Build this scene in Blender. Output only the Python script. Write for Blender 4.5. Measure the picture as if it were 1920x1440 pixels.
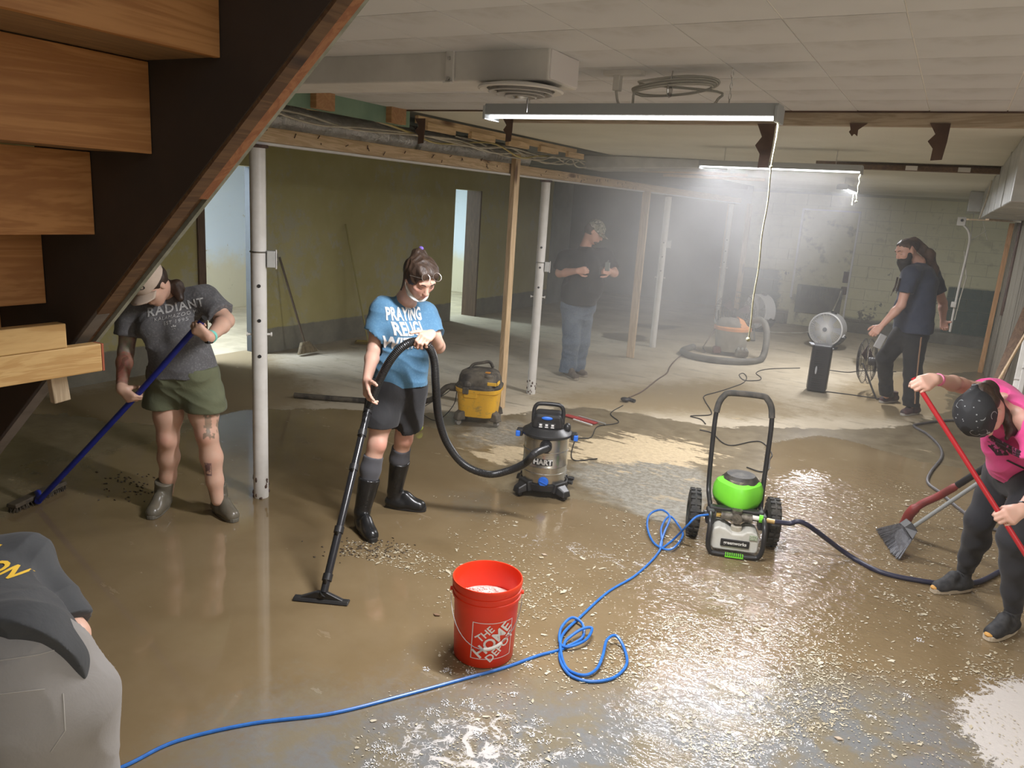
import bpy, bmesh, math, random
import numpy as np
from mathutils import Vector, Matrix, Quaternion
from mathutils.bvhtree import BVHTree
random.seed(7)
rng = np.random.default_rng(5)
for o in list(bpy.data.objects):
    bpy.data.objects.remove(o)
SC = bpy.context.scene
COL = SC.collection
# ------------------------------------------------------------ camera
FPX = 1443.0
CAMH = 1.95
_n = np.array([556-960.0, -(6800-720.0), -FPX]); _n /= np.linalg.norm(_n)
_v = np.array([1794-960.0, -(432-720.0), -FPX])
_up = -_n
_Y = _v - _up*np.dot(_v, _up); _Y /= np.linalg.norm(_Y)
_X = np.cross(_Y, _up)
RC = np.array([_X, _Y, _up])
CP = np.array([0.0, 0.0, CAMH])
cam_d = bpy.data.cameras.new('camera'); cam = bpy.data.objects.new('camera', cam_d)
COL.objects.link(cam)
cam_d.sensor_fit = 'HORIZONTAL'; cam_d.sensor_width = 36.0; cam_d.lens = 36.0*FPX/1920
cam_d.clip_start = 0.02; cam_d.clip_end = 100
cam.matrix_world = Matrix([[*RC[0], 0], [*RC[1], 0], [*RC[2], CAMH], [0, 0, 0, 1]])
SC.camera = cam
# ------------------------------------------------------------ world, exposure
w = bpy.data.worlds.new('world'); SC.world = w; w.use_nodes = True
w.node_tree.nodes['Background'].inputs[0].default_value = (0.75, 0.85, 1.0, 1)
w.node_tree.nodes['Background'].inputs[1].default_value = 1.0
SC.view_settings.view_transform = 'Standard'; SC.view_settings.look = 'None'
SC.view_settings.exposure = 0.28; SC.view_settings.gamma = 1.0
SC.view_settings.use_curve_mapping = False
SC.cycles.use_denoising = True; SC.cycles.use_adaptive_sampling = True; SC.cycles.adaptive_threshold = 0.035
SC.cycles.max_bounces = 5; SC.cycles.diffuse_bounces = 4; SC.cycles.glossy_bounces = 2
SC.cycles.transmission_bounces = 4; SC.cycles.volume_bounces = 1; SC.cycles.transparent_max_bounces = 8
SC.cycles.sample_clamp_indirect = 6.0; SC.cycles.caustics_reflective = False; SC.cycles.caustics_refractive = False
SC.cycles.volume_step_rate = 4.0; SC.cycles.volume_preview_step_rate = 3.0; SC.cycles.volume_max_steps = 28
def area_light(name, loc, sx, sy, power, col=(1, 1, 1), rot=(0, 0, 0), spread=180):
    d = bpy.data.lights.new(name, 'AREA'); d.shape = 'RECTANGLE'; d.size = sx; d.size_y = sy
    d.energy = power; d.color = col; d.spread = math.radians(spread)
    o = bpy.data.objects.new(name, d); COL.objects.link(o); o.location = loc; o.rotation_euler = rot
    return o
LW = (0.98, 0.97, 1.0)
# tubes of the hanging shop lights (the lamps themselves are built below)
FIX1 = (-1.23, 3.0, 2.30); FIX2 = (-1.29, 6.4, 2.325); FIX3 = (-1.25, 10.6, 2.35); FIX4 = (1.55, 1.1, 2.30)
area_light('tube_glow', (FIX1[0], FIX1[1], FIX1[2]-0.012), 1.19, 0.06, 84, LW)
area_light('tube_glow', (FIX2[0], FIX2[1], FIX2[2]-0.012), 1.19, 0.06, 74, LW)
area_light('tube_glow', (FIX3[0], FIX3[1], FIX3[2]-0.012), 0.07, 1.19, 62, LW)
area_light('tube_glow', (FIX4[0], FIX4[1], FIX4[2]-0.012), 1.19, 0.06, 52, (1.0, 0.93, 0.84))
# ------------------------------------------------------------ pixel <-> world (1920x1440 frame)
def ray(px, py):
    d = RC @ np.array([px-960.0, -(py-720.0), -FPX]); return d/np.linalg.norm(d)
def F(px, py, z=0.0):
    d = ray(px, py); return Vector(CP + d*(z-CAMH)/d[2])
def AX(px, py, x):
    d = ray(px, py); return Vector(CP + d*x/d[0])
def AY(px, py, y):
    d = ray(px, py); return Vector(CP + d*y/d[1])
_h = RC @ np.array([0, 0, -1.0]); _h[2] = 0; _h /= np.linalg.norm(_h)
HF = Vector(_h); HR = Vector((_h[1], -_h[0], 0))         # horizontal forward / right of the view
def D(px, py, dist):
    d = ray(px, py); return Vector(CP + d*dist/np.dot(d, _h))
UP = Vector((0, 0, 1))
# ------------------------------------------------------------ tags
def tag(o, label=None, cat=None, group=None, kind=None):
    if label: o['label'] = label
    if cat: o['category'] = cat
    if group: o['group'] = group
    if kind: o['kind'] = kind
    return o
def thing(name, label, cat, loc=(0, 0, 0), group=None, rz=0.0):
    o = bpy.data.objects.new(name, None); COL.objects.link(o); o.location = loc
    o.rotation_euler = (0, 0, rz); o.empty_display_size = 0.1
    return tag(o, label, cat, group)
# ------------------------------------------------------------ mesh builder
def frame(d):
    d = Vector(d).normalized()
    a = Vector((0, 0, 1)) if abs(d.z) < 0.9 else Vector((1, 0, 0))
    u = d.cross(a).normalized(); v = d.cross(u).normalized()
    return u, v
class MB:
    def __init__(s): s.v = []; s.f = []; s.m = []; s.cm = 0
    def add(s, vs, fs):
        b = len(s.v); s.v.extend([tuple(x) for x in vs]); s.f.extend([tuple(i+b for i in f) for f in fs])
        s.m.extend([s.cm]*len(fs)); return s
    def box(s, c, sz, R=None):
        c = Vector(c); x, y, z = sz[0]/2, sz[1]/2, sz[2]/2
        vs = [Vector((i*x, j*y, k*z)) for i in (-1, 1) for j in (-1, 1) for k in (-1, 1)]
        if R is not None: vs = [R @ q for q in vs]
        return s.add([q+c for q in vs], [(0, 1, 3, 2), (4, 6, 7, 5), (0, 4, 5, 1), (2, 3, 7, 6), (0, 2, 6, 4), (1, 5, 7, 3)])
    def bar(s, a, b, w_, h_, roll=0.0, up=None):
        a = Vector(a); b = Vector(b); d = (b-a).normalized()
        if up is None: up = Vector((0, 0, 1)) if abs(d.z) < 0.95 else Vector((0, 1, 0))
        u = d.cross(Vector(up)).normalized(); v = u.cross(d).normalized()
        if roll:
            q = Quaternion(d, roll); u = q @ u; v = q @ v
        R = Matrix((u, d, v)).transposed()
        return s.box((a+b)/2, (w_, (b-a).length, h_), R)
    def cyl(s, a, b, r0, r1=None, n=16, cap=True):
        return s.tube([a, b], [r0, r0 if r1 is None else r1], n, cap=cap)
    def tube(s, pts, r, n=8, closed=False, cap=True):
        P = [Vector(p) for p in pts]; m = len(P)
        rs = r if isinstance(r, (list, tuple)) else [r]*m
        def tan(i):
            if closed: return (P[(i+1) % m]-P[i-1]).normalized()
            return (P[min(i+1, m-1)]-P[max(i-1, 0)]).normalized()
        u, v = frame(tan(0)); vs = []; t0 = tan(0)
        for i in range(m):
            t = tan(i); q = t0.rotation_difference(t); u = q @ u; v = q @ v; t0 = t
            for k in range(n):
                a = 2*math.pi*k/n; vs.append(P[i]+(u*math.cos(a)+v*math.sin(a))*rs[i])
        fs = []
        for i in range(m if closed else m-1):
            j = (i+1) % m
            for k in range(n):
                l = (k+1) % n; fs.append((i*n+k, i*n+l, j*n+l, j*n+k))
        if cap and not closed:
            fs.append(tuple(range(n-1, -1, -1))); fs.append(tuple((m-1)*n+k for k in range(n)))
        return s.add(vs, fs)
    def lathe(s, prof, c=(0, 0, 0), n=32, R=None, closed=False):
        c = Vector(c); vs = []; m = len(prof)
        for (r, z) in prof:
            for k in range(n):
                a = 2*math.pi*k/n; q = Vector((r*math.cos(a), r*math.sin(a), z))
                if R is not None: q = R @ q
                vs.append(c+q)
        fs = []
        for i in range(m if closed else m-1):
            j = (i+1) % m
            for k in range(n):
                l = (k+1) % n; fs.append((i*n+k, i*n+l, j*n+l, j*n+k))
        if not closed:
            if prof[0][0] > 1e-4: fs.append(tuple(range(n-1, -1, -1)))
            if prof[-1][0] > 1e-4: fs.append(tuple((m-1)*n+k for k in range(n)))
        return s.add(vs, fs)
    def prism(s, poly, o, ux, uy, d):
        """poly in the plane (ux,uy) at o, extruded by vector d"""
        o = Vector(o); ux = Vector(ux); uy = Vector(uy); d = Vector(d); n = len(poly)
        a = [o+ux*p[0]+uy*p[1] for p in poly]
        return s.add(a+[q+d for q in a], [tuple(range(n-1, -1, -1)), tuple(range(n, 2*n))] +
                     [(i, (i+1) % n, n+(i+1) % n, n+i) for i in range(n)])
    def hexa(s, p8):
        return s.add(p8, [(3, 2, 1, 0), (4, 5, 6, 7), (0, 1, 5, 4), (1, 2, 6, 5), (2, 3, 7, 6), (3, 0, 4, 7)])
    def ball(s, c, r, nu=16, nv=10, R=None):
        r = (r, r, r) if not isinstance(r, (tuple, list)) else r
        prof = [(math.sin(math.pi*i/nv), -math.cos(math.pi*i/nv)) for i in range(nv+1)]
        prof[0] = (1e-5, -1); prof[-1] = (1e-5, 1)
        S = Matrix.Diagonal(r)
        return s.lathe(prof, c, nu, (R @ S) if R is not None else S)
    def build(s, name, mat=None, parent=None, smooth=False, bevel=0.0, seg=2, recalc=True, sub=0):
        me = bpy.data.meshes.new(name); me.from_pydata(s.v, [], s.f)
        if recalc:
            bm = bmesh.new(); bm.from_mesh(me)
            bmesh.ops.remove_doubles(bm, verts=bm.verts, dist=1e-6)
            bmesh.ops.recalc_face_normals(bm, faces=bm.faces); 
            if len(bm.faces) == len(s.m):
                bm.to_mesh(me)
            else:
                bm.to_mesh(me)
            bm.free()
        mats = mat if isinstance(mat, (list, tuple)) else [mat]
        for m_ in mats:
            if m_: me.materials.append(m_)
        if len(mats) > 1 and len(me.polygons) == len(s.m):
            me.polygons.foreach_set('material_index', s.m)
        o = bpy.data.objects.new(name, me); COL.objects.link(o)
        if smooth:
            me.polygons.foreach_set('use_smooth', [True]*len(me.polygons))
            try: me.set_sharp_from_angle(angle=math.radians(38))
            except Exception: pass
        if bevel:
            b = o.modifiers.new('bevel', 'BEVEL'); b.width = bevel; b.segments = seg
            b.limit_method = 'ANGLE'; b.angle_limit = math.radians(35)
            try: b.harden_normals = False
            except Exception: pass
        if sub:
            b = o.modifiers.new('sub', 'SUBSURF'); b.levels = sub; b.render_levels = sub
        if parent:
            o.parent = parent
            L = Matrix.LocRotScale(parent.location, parent.rotation_euler, None)
            PW[o.name] = 1
            if getattr(s, 'world', True):
                me.transform(parent_world(parent).inverted())
        return o
PW = {}
def parent_world(p):
    M = Matrix.LocRotScale(p.location, p.rotation_euler, p.scale)
    while p.parent:
        p = p.parent; M = Matrix.LocRotScale(p.location, p.rotation_euler, p.scale) @ M
    return M
def spline(pts, n=8, closed=False):
    P = [Vector(p) for p in pts]; m = len(P); out = []
    for i in range(m if closed else m-1):
        p0 = P[(i-1) % m] if (closed or i > 0) else P[0]*2-P[1]
        p1 = P[i]; p2 = P[(i+1) % m]
        p3 = P[(i+2) % m] if (closed or i < m-2) else P[-1]*2-P[-2]
        for k in range(n):
            t = k/n
            out.append(0.5*((2*p1)+(p2-p0)*t+(2*p0-5*p1+4*p2-p3)*t*t+(3*p1-p0-3*p2+p3)*t**3))
    if not closed: out.append(P[-1])
    return out
def copy_tree(o, parent=None):
    c = o.copy(); COL.objects.link(c); c.parent = parent
    for ch in list(o.children): copy_tree(ch, c)
    return c
# ------------------------------------------------------------ material node helper
class NT:
    def __init__(s, name):
        s.m = bpy.data.materials.new(name); s.m.use_nodes = True; s.t = s.m.node_tree
        s.n = s.t.nodes; s.b = s.n['Principled BSDF']
        s.tc = s.n.new('ShaderNodeTexCoord')
    def L(s, a, b): s.t.links.new(a, b)
    def put(s, sock, v):
        if hasattr(v, 'is_output') or isinstance(v, bpy.types.NodeSocket): s.L(v, sock)
        elif isinstance(v, (tuple, list)) and len(v) == 3 and sock.type == 'RGBA': sock.default_value = (*v, 1)
        else: sock.default_value = v
    def coord(s, sc=(1, 1, 1), kind='Object', rot=(0, 0, 0), loc=(0, 0, 0)):
        mp = s.n.new('ShaderNodeMapping'); s.L(s.tc.outputs[kind], mp.inputs[0])
        mp.inputs[3].default_value = sc; mp.inputs[2].default_value = rot; mp.inputs[1].default_value = loc
        return mp.outputs[0]
    def noise(s, scale, detail=3, rough=0.55, vec=None, dist=0.0, out=0):
        x = s.n.new('ShaderNodeTexNoise'); x.inputs['Scale'].default_value = scale
        x.inputs['Detail'].default_value = detail; x.inputs['Roughness'].default_value = rough
        x.inputs['Distortion'].default_value = dist
        s.L(vec if vec is not None else s.tc.outputs['Object'], x.inputs['Vector']); return x.outputs[out]
    def voro(s, scale, vec=None, feature='F1', out='Distance', rnd=1.0):
        x = s.n.new('ShaderNodeTexVoronoi'); x.feature = feature; x.inputs['Scale'].default_value = scale
        x.inputs['Randomness'].default_value = rnd
        s.L(vec if vec is not None else s.tc.outputs['Object'], x.inputs['Vector']); return x.outputs[out]
    def wave(s, scale, dist=2, detail=2, vec=None, dscale=1.0, kind='BANDS', direction='X'):
        x = s.n.new('ShaderNodeTexWave'); x.wave_type = kind
        if kind == 'BANDS': x.bands_direction = direction
        x.inputs['Scale'].default_value = scale; x.inputs['Distortion'].default_value = dist
        x.inputs['Detail'].default_value = detail; x.inputs['Detail Scale'].default_value = dscale
        s.L(vec if vec is not None else s.tc.outputs['Object'], x.inputs['Vector']); return x.outputs['Fac']
    def attr(s, name, out='Fac'):
        x = s.n.new('ShaderNodeAttribute'); x.attribute_name = name; return x.outputs[out]
    def ma(s, op, a, b=0.0, clamp=False):
        x = s.n.new('ShaderNodeMath'); x.operation = op; x.use_clamp = clamp
        s.put(x.inputs[0], a); s.put(x.inputs[1], b); return x.outputs[0]
    def ss(s, v, lo, hi, a=0.0, b=1.0):
        x = s.n.new('ShaderNodeMapRange'); x.interpolation_type = 'SMOOTHSTEP'
        s.put(x.inputs['Value'], v); x.inputs['From Min'].default_value = lo; x.inputs['From Max'].default_value = hi
        x.inputs['To Min'].default_value = a; x.inputs['To Max'].default_value = b; return x.outputs[0]
    def mix(s, f, a, b, mode='MIX'):
        x = s.n.new('ShaderNodeMix'); x.data_type = 'RGBA'; x.blend_type = mode
        s.put(x.inputs[0], f); s.put(x.inputs[6], a); s.put(x.inputs[7], b); return x.outputs[2]
    def xyz(s, vec=None):
        x = s.n.new('ShaderNodeSeparateXYZ'); s.L(vec if vec is not None else s.tc.outputs['Object'], x.inputs[0]); return x.outputs
    def bump(s, h, strength=0.3, dist=0.01, normal=None):
        x = s.n.new('ShaderNodeBump'); s.put(x.inputs['Height'], h); s.put(x.inputs['Strength'], strength)
        x.inputs['Distance'].default_value = dist
        if normal is not None: s.L(normal, x.inputs['Normal'])
        return x.outputs[0]
    def out(s, col, rough=0.5, metal=0.0, normal=None, **kw):
        s.put(s.b.inputs['Base Color'], col); s.put(s.b.inputs['Roughness'], rough); s.put(s.b.inputs['Metallic'], metal)
        if normal is not None: s.L(normal, s.b.inputs['Normal'])
        for k, v in kw.items(): s.put(s.b.inputs[k.replace('_', ' ')], v)
        return s.m
def pm(name, c1, c2=None, scale=6, rough=0.5, metal=0.0, bump=0.0, bscale=30, bdist=0.004, lo=0.35, hi=0.65, stretch=None, c3=None, s3=40, amt3=0.5, **kw):
    t = NT(name); vec = t.coord(stretch) if stretch else None
    col = c1
    if c2 is not None: col = t.mix(t.ss(t.noise(scale, 4, 0.6, vec), lo, hi), c1, c2)
    if c3 is not None: col = t.mix(t.ma('MULTIPLY', t.ss(t.noise(s3, 5, 0.7, vec), 0.52, 0.68), amt3), col, c3)
    nm = t.bump(t.noise(bscale, 4, 0.6, vec), bump, bdist) if bump else None
    return t.out(col, rough, metal, nm, **kw)
def wood(name, c1, c2, c3=None, axis='X', rough=0.6, sc=1.0, knots=True, seed=0.0):
    """boards: grain runs along the local axis"""
    t = NT(name); k = {'X': (0.6, 7, 7), 'Y': (7, 0.6, 7), 'Z': (7, 7, 0.6)}[axis]
    v = t.coord(tuple(q*sc for q in k), loc=(seed, seed*1.3, seed*0.7))
    g = t.noise(1.6, 5, 0.6, v, 0.8)
    rings = t.ma('SINE', t.ma('MULTIPLY', g, 42.0))
    fac = t.ma('ADD', t.ma('MULTIPLY', rings, 0.22), t.ma('MULTIPLY', t.noise(9, 3, 0.6, v), 0.9))
    col = t.mix(t.ss(fac, 0.2, 0.8), c1, c2)
    if knots:
        vk = t.coord({'X': (1.2, 5, 5), 'Y': (5, 1.2, 5), 'Z': (5, 5, 1.2)}[axis], loc=(seed*2, seed, 0))
        kd = t.voro(1.0*sc, vk)
        col = t.mix(t.ss(kd, 0.16, 0.06), col, c3 or tuple(q*0.35 for q in c1))
    elif c3: col = t.mix(t.ss(t.noise(4, 3, 0.6), 0.6, 0.75), col, c3)
    return t.out(col, rough, 0.0, t.bump(fac, 0.25, 0.003))
# ============================================================ MATERIALS (structure)
def floor_mat():
    t = NT('floor_mat'); P = t.tc.outputs['Object']
    n1 = t.noise(1.3, 5, 0.6); n2 = t.noise(5.5, 5, 0.65); n3 = t.noise(26, 4, 0.7)
    nn = t.ma('ADD', t.ma('MULTIPLY', t.ma('SUBTRACT', n2, 0.5), 0.75), t.ma('MULTIPLY', t.ma('SUBTRACT', n3, 0.5), 0.35))
    def m(name, lo=0.42, hi=0.58, k=1.0):
        return t.ss(t.ma('ADD', t.attr(name), t.ma('MULTIPLY', nn, k)), lo, hi)
    wet = m('wet', 0.46, 0.54, 1.5); water = m('water', 0.42, 0.58, 0.9); blue = m('blue', 0.35, 0.95, 1.3)
    tan = t.ss(t.ma('ADD', t.attr('tan'), t.ma('ADD', t.ma('MULTIPLY', nn, 1.2), t.ma('MULTIPLY', t.ma('SUBTRACT', t.noise(3.0, 5, 0.75, t.coord((0.8, 2.6, 1), rot=(0, 0, 0.5))), 0.5), 3.2))), 0.5, 0.62); dirt = m('dirt', 0.3, 0.9, 0.8); scuf = m('scuff', 0.3, 0.7, 1.4)
    dry = t.mix(t.ss(n1, 0.3, 0.7), (0.43, 0.365, 0.26), (0.56, 0.49, 0.37))
    dry = t.mix(t.ss(n2, 0.55, 0.8), dry, (0.30, 0.26, 0.18))
    st = t.noise(3.0, 5, 0.7, t.coord((0.5, 2.6, 1), rot=(0, 0, 0.4)))
    dry = t.mix(t.ma('MULTIPLY', t.ss(st, 0.56, 0.66), 0.5), dry, (0.19, 0.165, 0.125))
    cr = t.ss(t.voro(0.9, t.coord((1, 1, 1)), 'DISTANCE_TO_EDGE'), 0.02, 0.0)
    dry = t.mix(dirt, dry, (0.30, 0.23, 0.13))
    dry = t.mix(tan, dry, t.mix(t.ss(n3, 0.3, 0.7), (0.62, 0.5, 0.31), (0.5, 0.39, 0.23)))
    damp = t.mix(t.ss(n2, 0.3, 0.7), (0.145, 0.11, 0.06), (0.22, 0.175, 0.105))
    damp = t.mix(blue, damp, (0.16, 0.18, 0.19))
    grey = t.mix(t.ss(n3, 0.4, 0.6), (0.30, 0.285, 0.235), (0.20, 0.18, 0.135)); grey = t.mix(t.ss(t.noise(7, 5, 0.7, t.coord((0.6, 1.8, 1), rot=(0, 0, 0.5))), 0.56, 0.62), grey, (0.40, 0.33, 0.22))
    damp = t.mix(scuf, damp, grey); damp = t.mix(tan, damp, t.mix(t.ss(n3, 0.3, 0.7), (0.55, 0.44, 0.27), (0.42, 0.33, 0.2)))
    mud = t.mix(t.ss(n1, 0.3, 0.75), (0.18, 0.128, 0.066), (0.228, 0.168, 0.094))
    mud = t.mix(blue, mud, t.mix(t.ss(n2, 0.4, 0.6), (0.19, 0.198, 0.20), (0.21, 0.18, 0.125)))
    col = t.mix(wet, dry, damp); col = t.mix(water, col, mud)
    # grit and flake flecks, soap foam
    ripple = t.attr('ripple')
    fl = t.ss(t.voro(34, t.coord((1, 1.0, 1)), 'F1'), 0.15, 0.08)
    flm = t.ma('MULTIPLY', t.ma('MULTIPLY', fl, 0.55), t.ss(t.ma('ADD', t.attr('fleck'), t.ma('MULTIPLY', t.ma('SUBTRACT', n2, 0.5), 1.6)), 0.45, 0.8))
    col = t.mix(flm, col, (0.62, 0.58, 0.46))
    fo = t.attr('foam')
    fn = t.noise(11, 5, 0.62, None, 1.4)
    cells = t.ss(t.voro(42, None, 'DISTANCE_TO_EDGE'), 0.10, 0.03)
    fm = t.ss(t.ma('ADD', fo, t.ma('MULTIPLY', t.ma('SUBTRACT', fn, 0.5), 3.2)), 1.02, 1.22)
    fm2 = t.ma('MULTIPLY', cells, t.ss(t.ma('ADD', fo, t.ma('MULTIPLY', t.ma('SUBTRACT', fn, 0.5), 3.2)), 0.72, 1.0))
    fm = t.ma('MAXIMUM', fm, t.ma('MULTIPLY', fm2, 0.8))
    col = t.mix(t.ma('MULTIPLY', fm, 0.82), col, (0.60, 0.57, 0.54))
    r = t.mix(wet, (0.85,)*3, (0.30,)*3); r = t.mix(scuf, r, (0.42,)*3); r = t.mix(water, r, (0.055,)*3)
    r = t.mix(tan, r, (0.75,)*3)
    r = t.mix(fm, r, (0.45,)*3)
    hb = t.ma('ADD', t.ma('MULTIPLY', n3, 0.5), t.ma('MULTIPLY', st, 1.0))
    b1 = t.bump(hb, t.mix(water, (0.35,)*3, (0.02,)*3), 0.006)
    rp = t.noise(16, 3, 0.6, t.coord((1, 1.7, 1), rot=(0, 0, 0.5)), 1.2)
    b2 = t.bump(rp, t.ma('MULTIPLY', ripple, 0.5), 0.02, b1)
    b3 = t.bump(fm, 0.5, 0.004, b2)
    return t.out(col, r, 0.0, b3, Specular_IOR_Level=t.mix(wet, (0.3,)*3, (0.62,)*3))
def green_wall_mat():
    t = NT('old_olive_wall_paint')
    x, y, z = t.xyz()
    n1 = t.noise(1.1, 4, 0.6); n2 = t.noise(4.2, 6, 0.7); n3 = t.noise(18, 4, 0.7)
    c = t.mix(t.ss(n1, 0.3, 0.7), (0.42, 0.365, 0.135), (0.50, 0.45, 0.21))
    pe = t.ss(t.ma('ADD', n2, t.ma('MULTIPLY', t.ma('SUBTRACT', t.noise(0.55, 2, 0.5), 0.5), 0.7)), 0.50, 0.64)
    c = t.mix(t.ma('MULTIPLY', pe, 0.55), c, (0.44, 0.44, 0.37))
    c = t.mix(t.ss(n3, 0.68, 0.74), c, (0.46, 0.45, 0.38))
    band = t.ss(t.ma('ADD', z, t.ma('MULTIPLY', n2, 0.06)), 0.335, 0.315)
    c = t.mix(band, c, t.mix(t.ss(n2, 0.3, 0.7), (0.20, 0.19, 0.15), (0.27, 0.25, 0.19)))
    return t.out(c, 0.72, 0.0, t.bump(t.ma('ADD', n3, t.ma('MULTIPLY', pe, 0.6)), 0.25, 0.006))
def block_mat():
    t = NT('flaking_cream_block_paint'); x, y, z = t.xyz()
    n1 = t.noise(1.0, 4, 0.6); n2 = t.noise(3.4, 6, 0.72); n3 = t.noise(22, 4, 0.7)
    c = t.mix(t.ss(n1, 0.3, 0.7), (0.54, 0.51, 0.31), (0.62, 0.585, 0.39))
    lowz = t.ss(z, 1.25, 0.2)
    pe = t.ss(t.ma('ADD', n2, t.ma('MULTIPLY', lowz, 0.14)), 0.66, 0.72)
    c = t.mix(pe, c, (0.15, 0.14, 0.105))
    c = t.mix(t.ma('MULTIPLY', t.ss(t.noise(6, 4, 0.6), 0.55, 0.7), 0.3), c, (0.25, 0.23, 0.15))
    base = t.ss(t.ma('ADD', z, t.ma('MULTIPLY', n2, 0.12)), 0.36, 0.28)
    c = t.mix(base, c, (0.16, 0.145, 0.11))
    g = t.ma('MULTIPLY', t.ss(t.ma('ADD', z, t.ma('MULTIPLY', n3, 0.03)), 1.03, 1.0), t.ma('MAXIMUM', t.ss(x, 0.03, 0.06), t.ss(t.ma('ADD', x, t.ma('MULTIPLY', n2, 0.5)), -2.45, -2.55)))
    c = t.mix(g, c, (0.055, 0.085, 0.065))
    return t.out(c, 0.75, 0.0, t.bump(t.ma('ADD', n3, pe), 0.3, 0.006))
M = {}
M['floor'] = floor_mat(); M['green'] = green_wall_mat(); M['block'] = block_mat()
M['tile'] = pm('ceiling_tile_paint', (0.68, 0.685, 0.70), (0.61, 0.615, 0.63), 0.9, 0.85, bump=0.06, bscale=60, c3=(0.42, 0.40, 0.36), s3=1.7, amt3=0.35)
M['tileback'] = pm('tile_joint_white', (0.9, 0.88, 0.84), rough=0.8)
M['ceil'] = pm('plain_ceiling_board', (0.74, 0.74, 0.66), (0.64, 0.64, 0.56), 0.8, 0.85, bump=0.1, bscale=20)
M['white'] = pm('white_paint', (0.70, 0.685, 0.66), (0.60, 0.585, 0.56), 3, 0.6, bump=0.08, bscale=40)
M['postwhite'] = pm('post_white_paint', (0.72, 0.70, 0.66), (0.62, 0.60, 0.55), 5, 0.45, bump=0.15, bscale=25)
M['greywall'] = pm('side_wall_grey', (0.33, 0.35, 0.33), (0.25, 0.27, 0.25), 2, 0.8)
M['darkwall'] = pm('dark_wall', (0.13, 0.14, 0.135), (0.19, 0.20, 0.19), 1.5, 0.9)
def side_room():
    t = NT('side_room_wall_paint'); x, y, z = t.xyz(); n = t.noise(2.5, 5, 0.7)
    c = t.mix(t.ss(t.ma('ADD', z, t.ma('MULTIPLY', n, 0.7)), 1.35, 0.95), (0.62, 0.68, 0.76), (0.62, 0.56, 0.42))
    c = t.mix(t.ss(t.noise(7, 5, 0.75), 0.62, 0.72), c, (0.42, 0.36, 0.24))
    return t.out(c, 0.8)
M['side'] = side_room()
WA, WB, WK = (0.50, 0.35, 0.19), (0.66, 0.49, 0.30), (0.16, 0.08, 0.035)
M['wood_y'] = wood('raw_lumber_y', WA, WB, WK, 'Y'); M['wood_x'] = wood('raw_lumber_x', WA, WB, WK, 'X')
M['wood_z'] = wood('raw_lumber_z', WA, WB, WK, 'Z'); 
M['oldwood'] = wood('old_brown_wood', (0.085, 0.042, 0.018), (0.14, 0.075, 0.033), (0.03, 0.015, 0.01), 'Y')
M['brownwood_z'] = wood('brown_door_jamb', (0.10, 0.055, 0.03), (0.15, 0.09, 0.05), None, 'Z', knots=False)
M['foil'] = pm('foil_insulation', (0.86, 0.84, 0.80), (0.70, 0.68, 0.64), 8, 0.33, 0.6, bump=0.9, bscale=26, bdist=0.02)
M['galv'] = pm('galvanised_sheet', (0.55, 0.56, 0.54), (0.42, 0.43, 0.41), 4, 0.42, 0.55, bump=0.1, bscale=8, bdist=0.02)
M['mint'] = pm('mint_green_board', (0.22, 0.33, 0.24), (0.17, 0.27, 0.2), 4, 0.8)
M['black'] = pm('black_plastic', (0.018, 0.018, 0.019), (0.028, 0.027, 0.026), 12, 0.38, bump=0.05)
M['metal'] = pm('steel', (0.6, 0.6, 0.6), rough=0.3, metal=1.0)
M['rust'] = pm('rusty_dark_metal', (0.07, 0.04, 0.03), (0.11, 0.065, 0.045), 12, 0.7, bump=0.3)
M['romex'] = pm('cable_sheath_white', (0.6, 0.57, 0.48), (0.45, 0.42, 0.34), 6, 0.5)
M['romexy'] = pm('cable_sheath_yellow', (0.5, 0.42, 0.16), rough=0.5)
M['blackcord'] = pm('black_rubber_cord', (0.022, 0.02, 0.018), rough=0.5)
def structure(o): return tag(o, kind='structure')
CZ = 2.48
# ============================================================ FLOOR
FX0, FX1, FY0, FY1 = -7.2, 2.7, -1.6, 17.2
gx = np.arange(FX0, FX1+0.001, 0.045); gy = np.arange(FY0, FY1+0.001, 0.045)
GX, GY = np.meshgrid(gx, gy)
nx, ny = len(gx), len(gy)
def pip(poly, X, Y):
    ins = np.zeros(X.shape, bool); n = len(poly)
    for i in range(n):
        x1, y1 = poly[i]; x2, y2 = poly[(i+1) % n]
        if y1 == y2: continue
        c = ((y1 > Y) != (y2 > Y)) & (X < (x2-x1)*(Y-y1)/(y2-y1)+x1); ins ^= c
    return ins
def blur(a, r):
    for ax in (0, 1):
        for _ in range(2):
            p = np.pad(a, [(r, r) if k == ax else (0, 0) for k in (0, 1)], mode='edge'); c = np.cumsum(p, axis=ax)
            z = np.zeros_like(np.take(c, [0], axis=ax)); c = np.concatenate([z, c], axis=ax)
            n = a.shape[ax]
            a = (np.take(c, range(2*r+1, 2*r+1+n), axis=ax)-np.take(c, range(0, n), axis=ax))/(2*r+1)
    return a
def mask(polys, r):
    a = np.zeros(GX.shape)
    for p in polys:
        v = 1.0
        if not isinstance(p[0], tuple): v, p = p[0], p[1]
        q = [tuple(F(x, y)[:2]) for x, y in p]; m_ = pip(q, GX, GY); a[m_] = v
    return blur(a, r)
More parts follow.
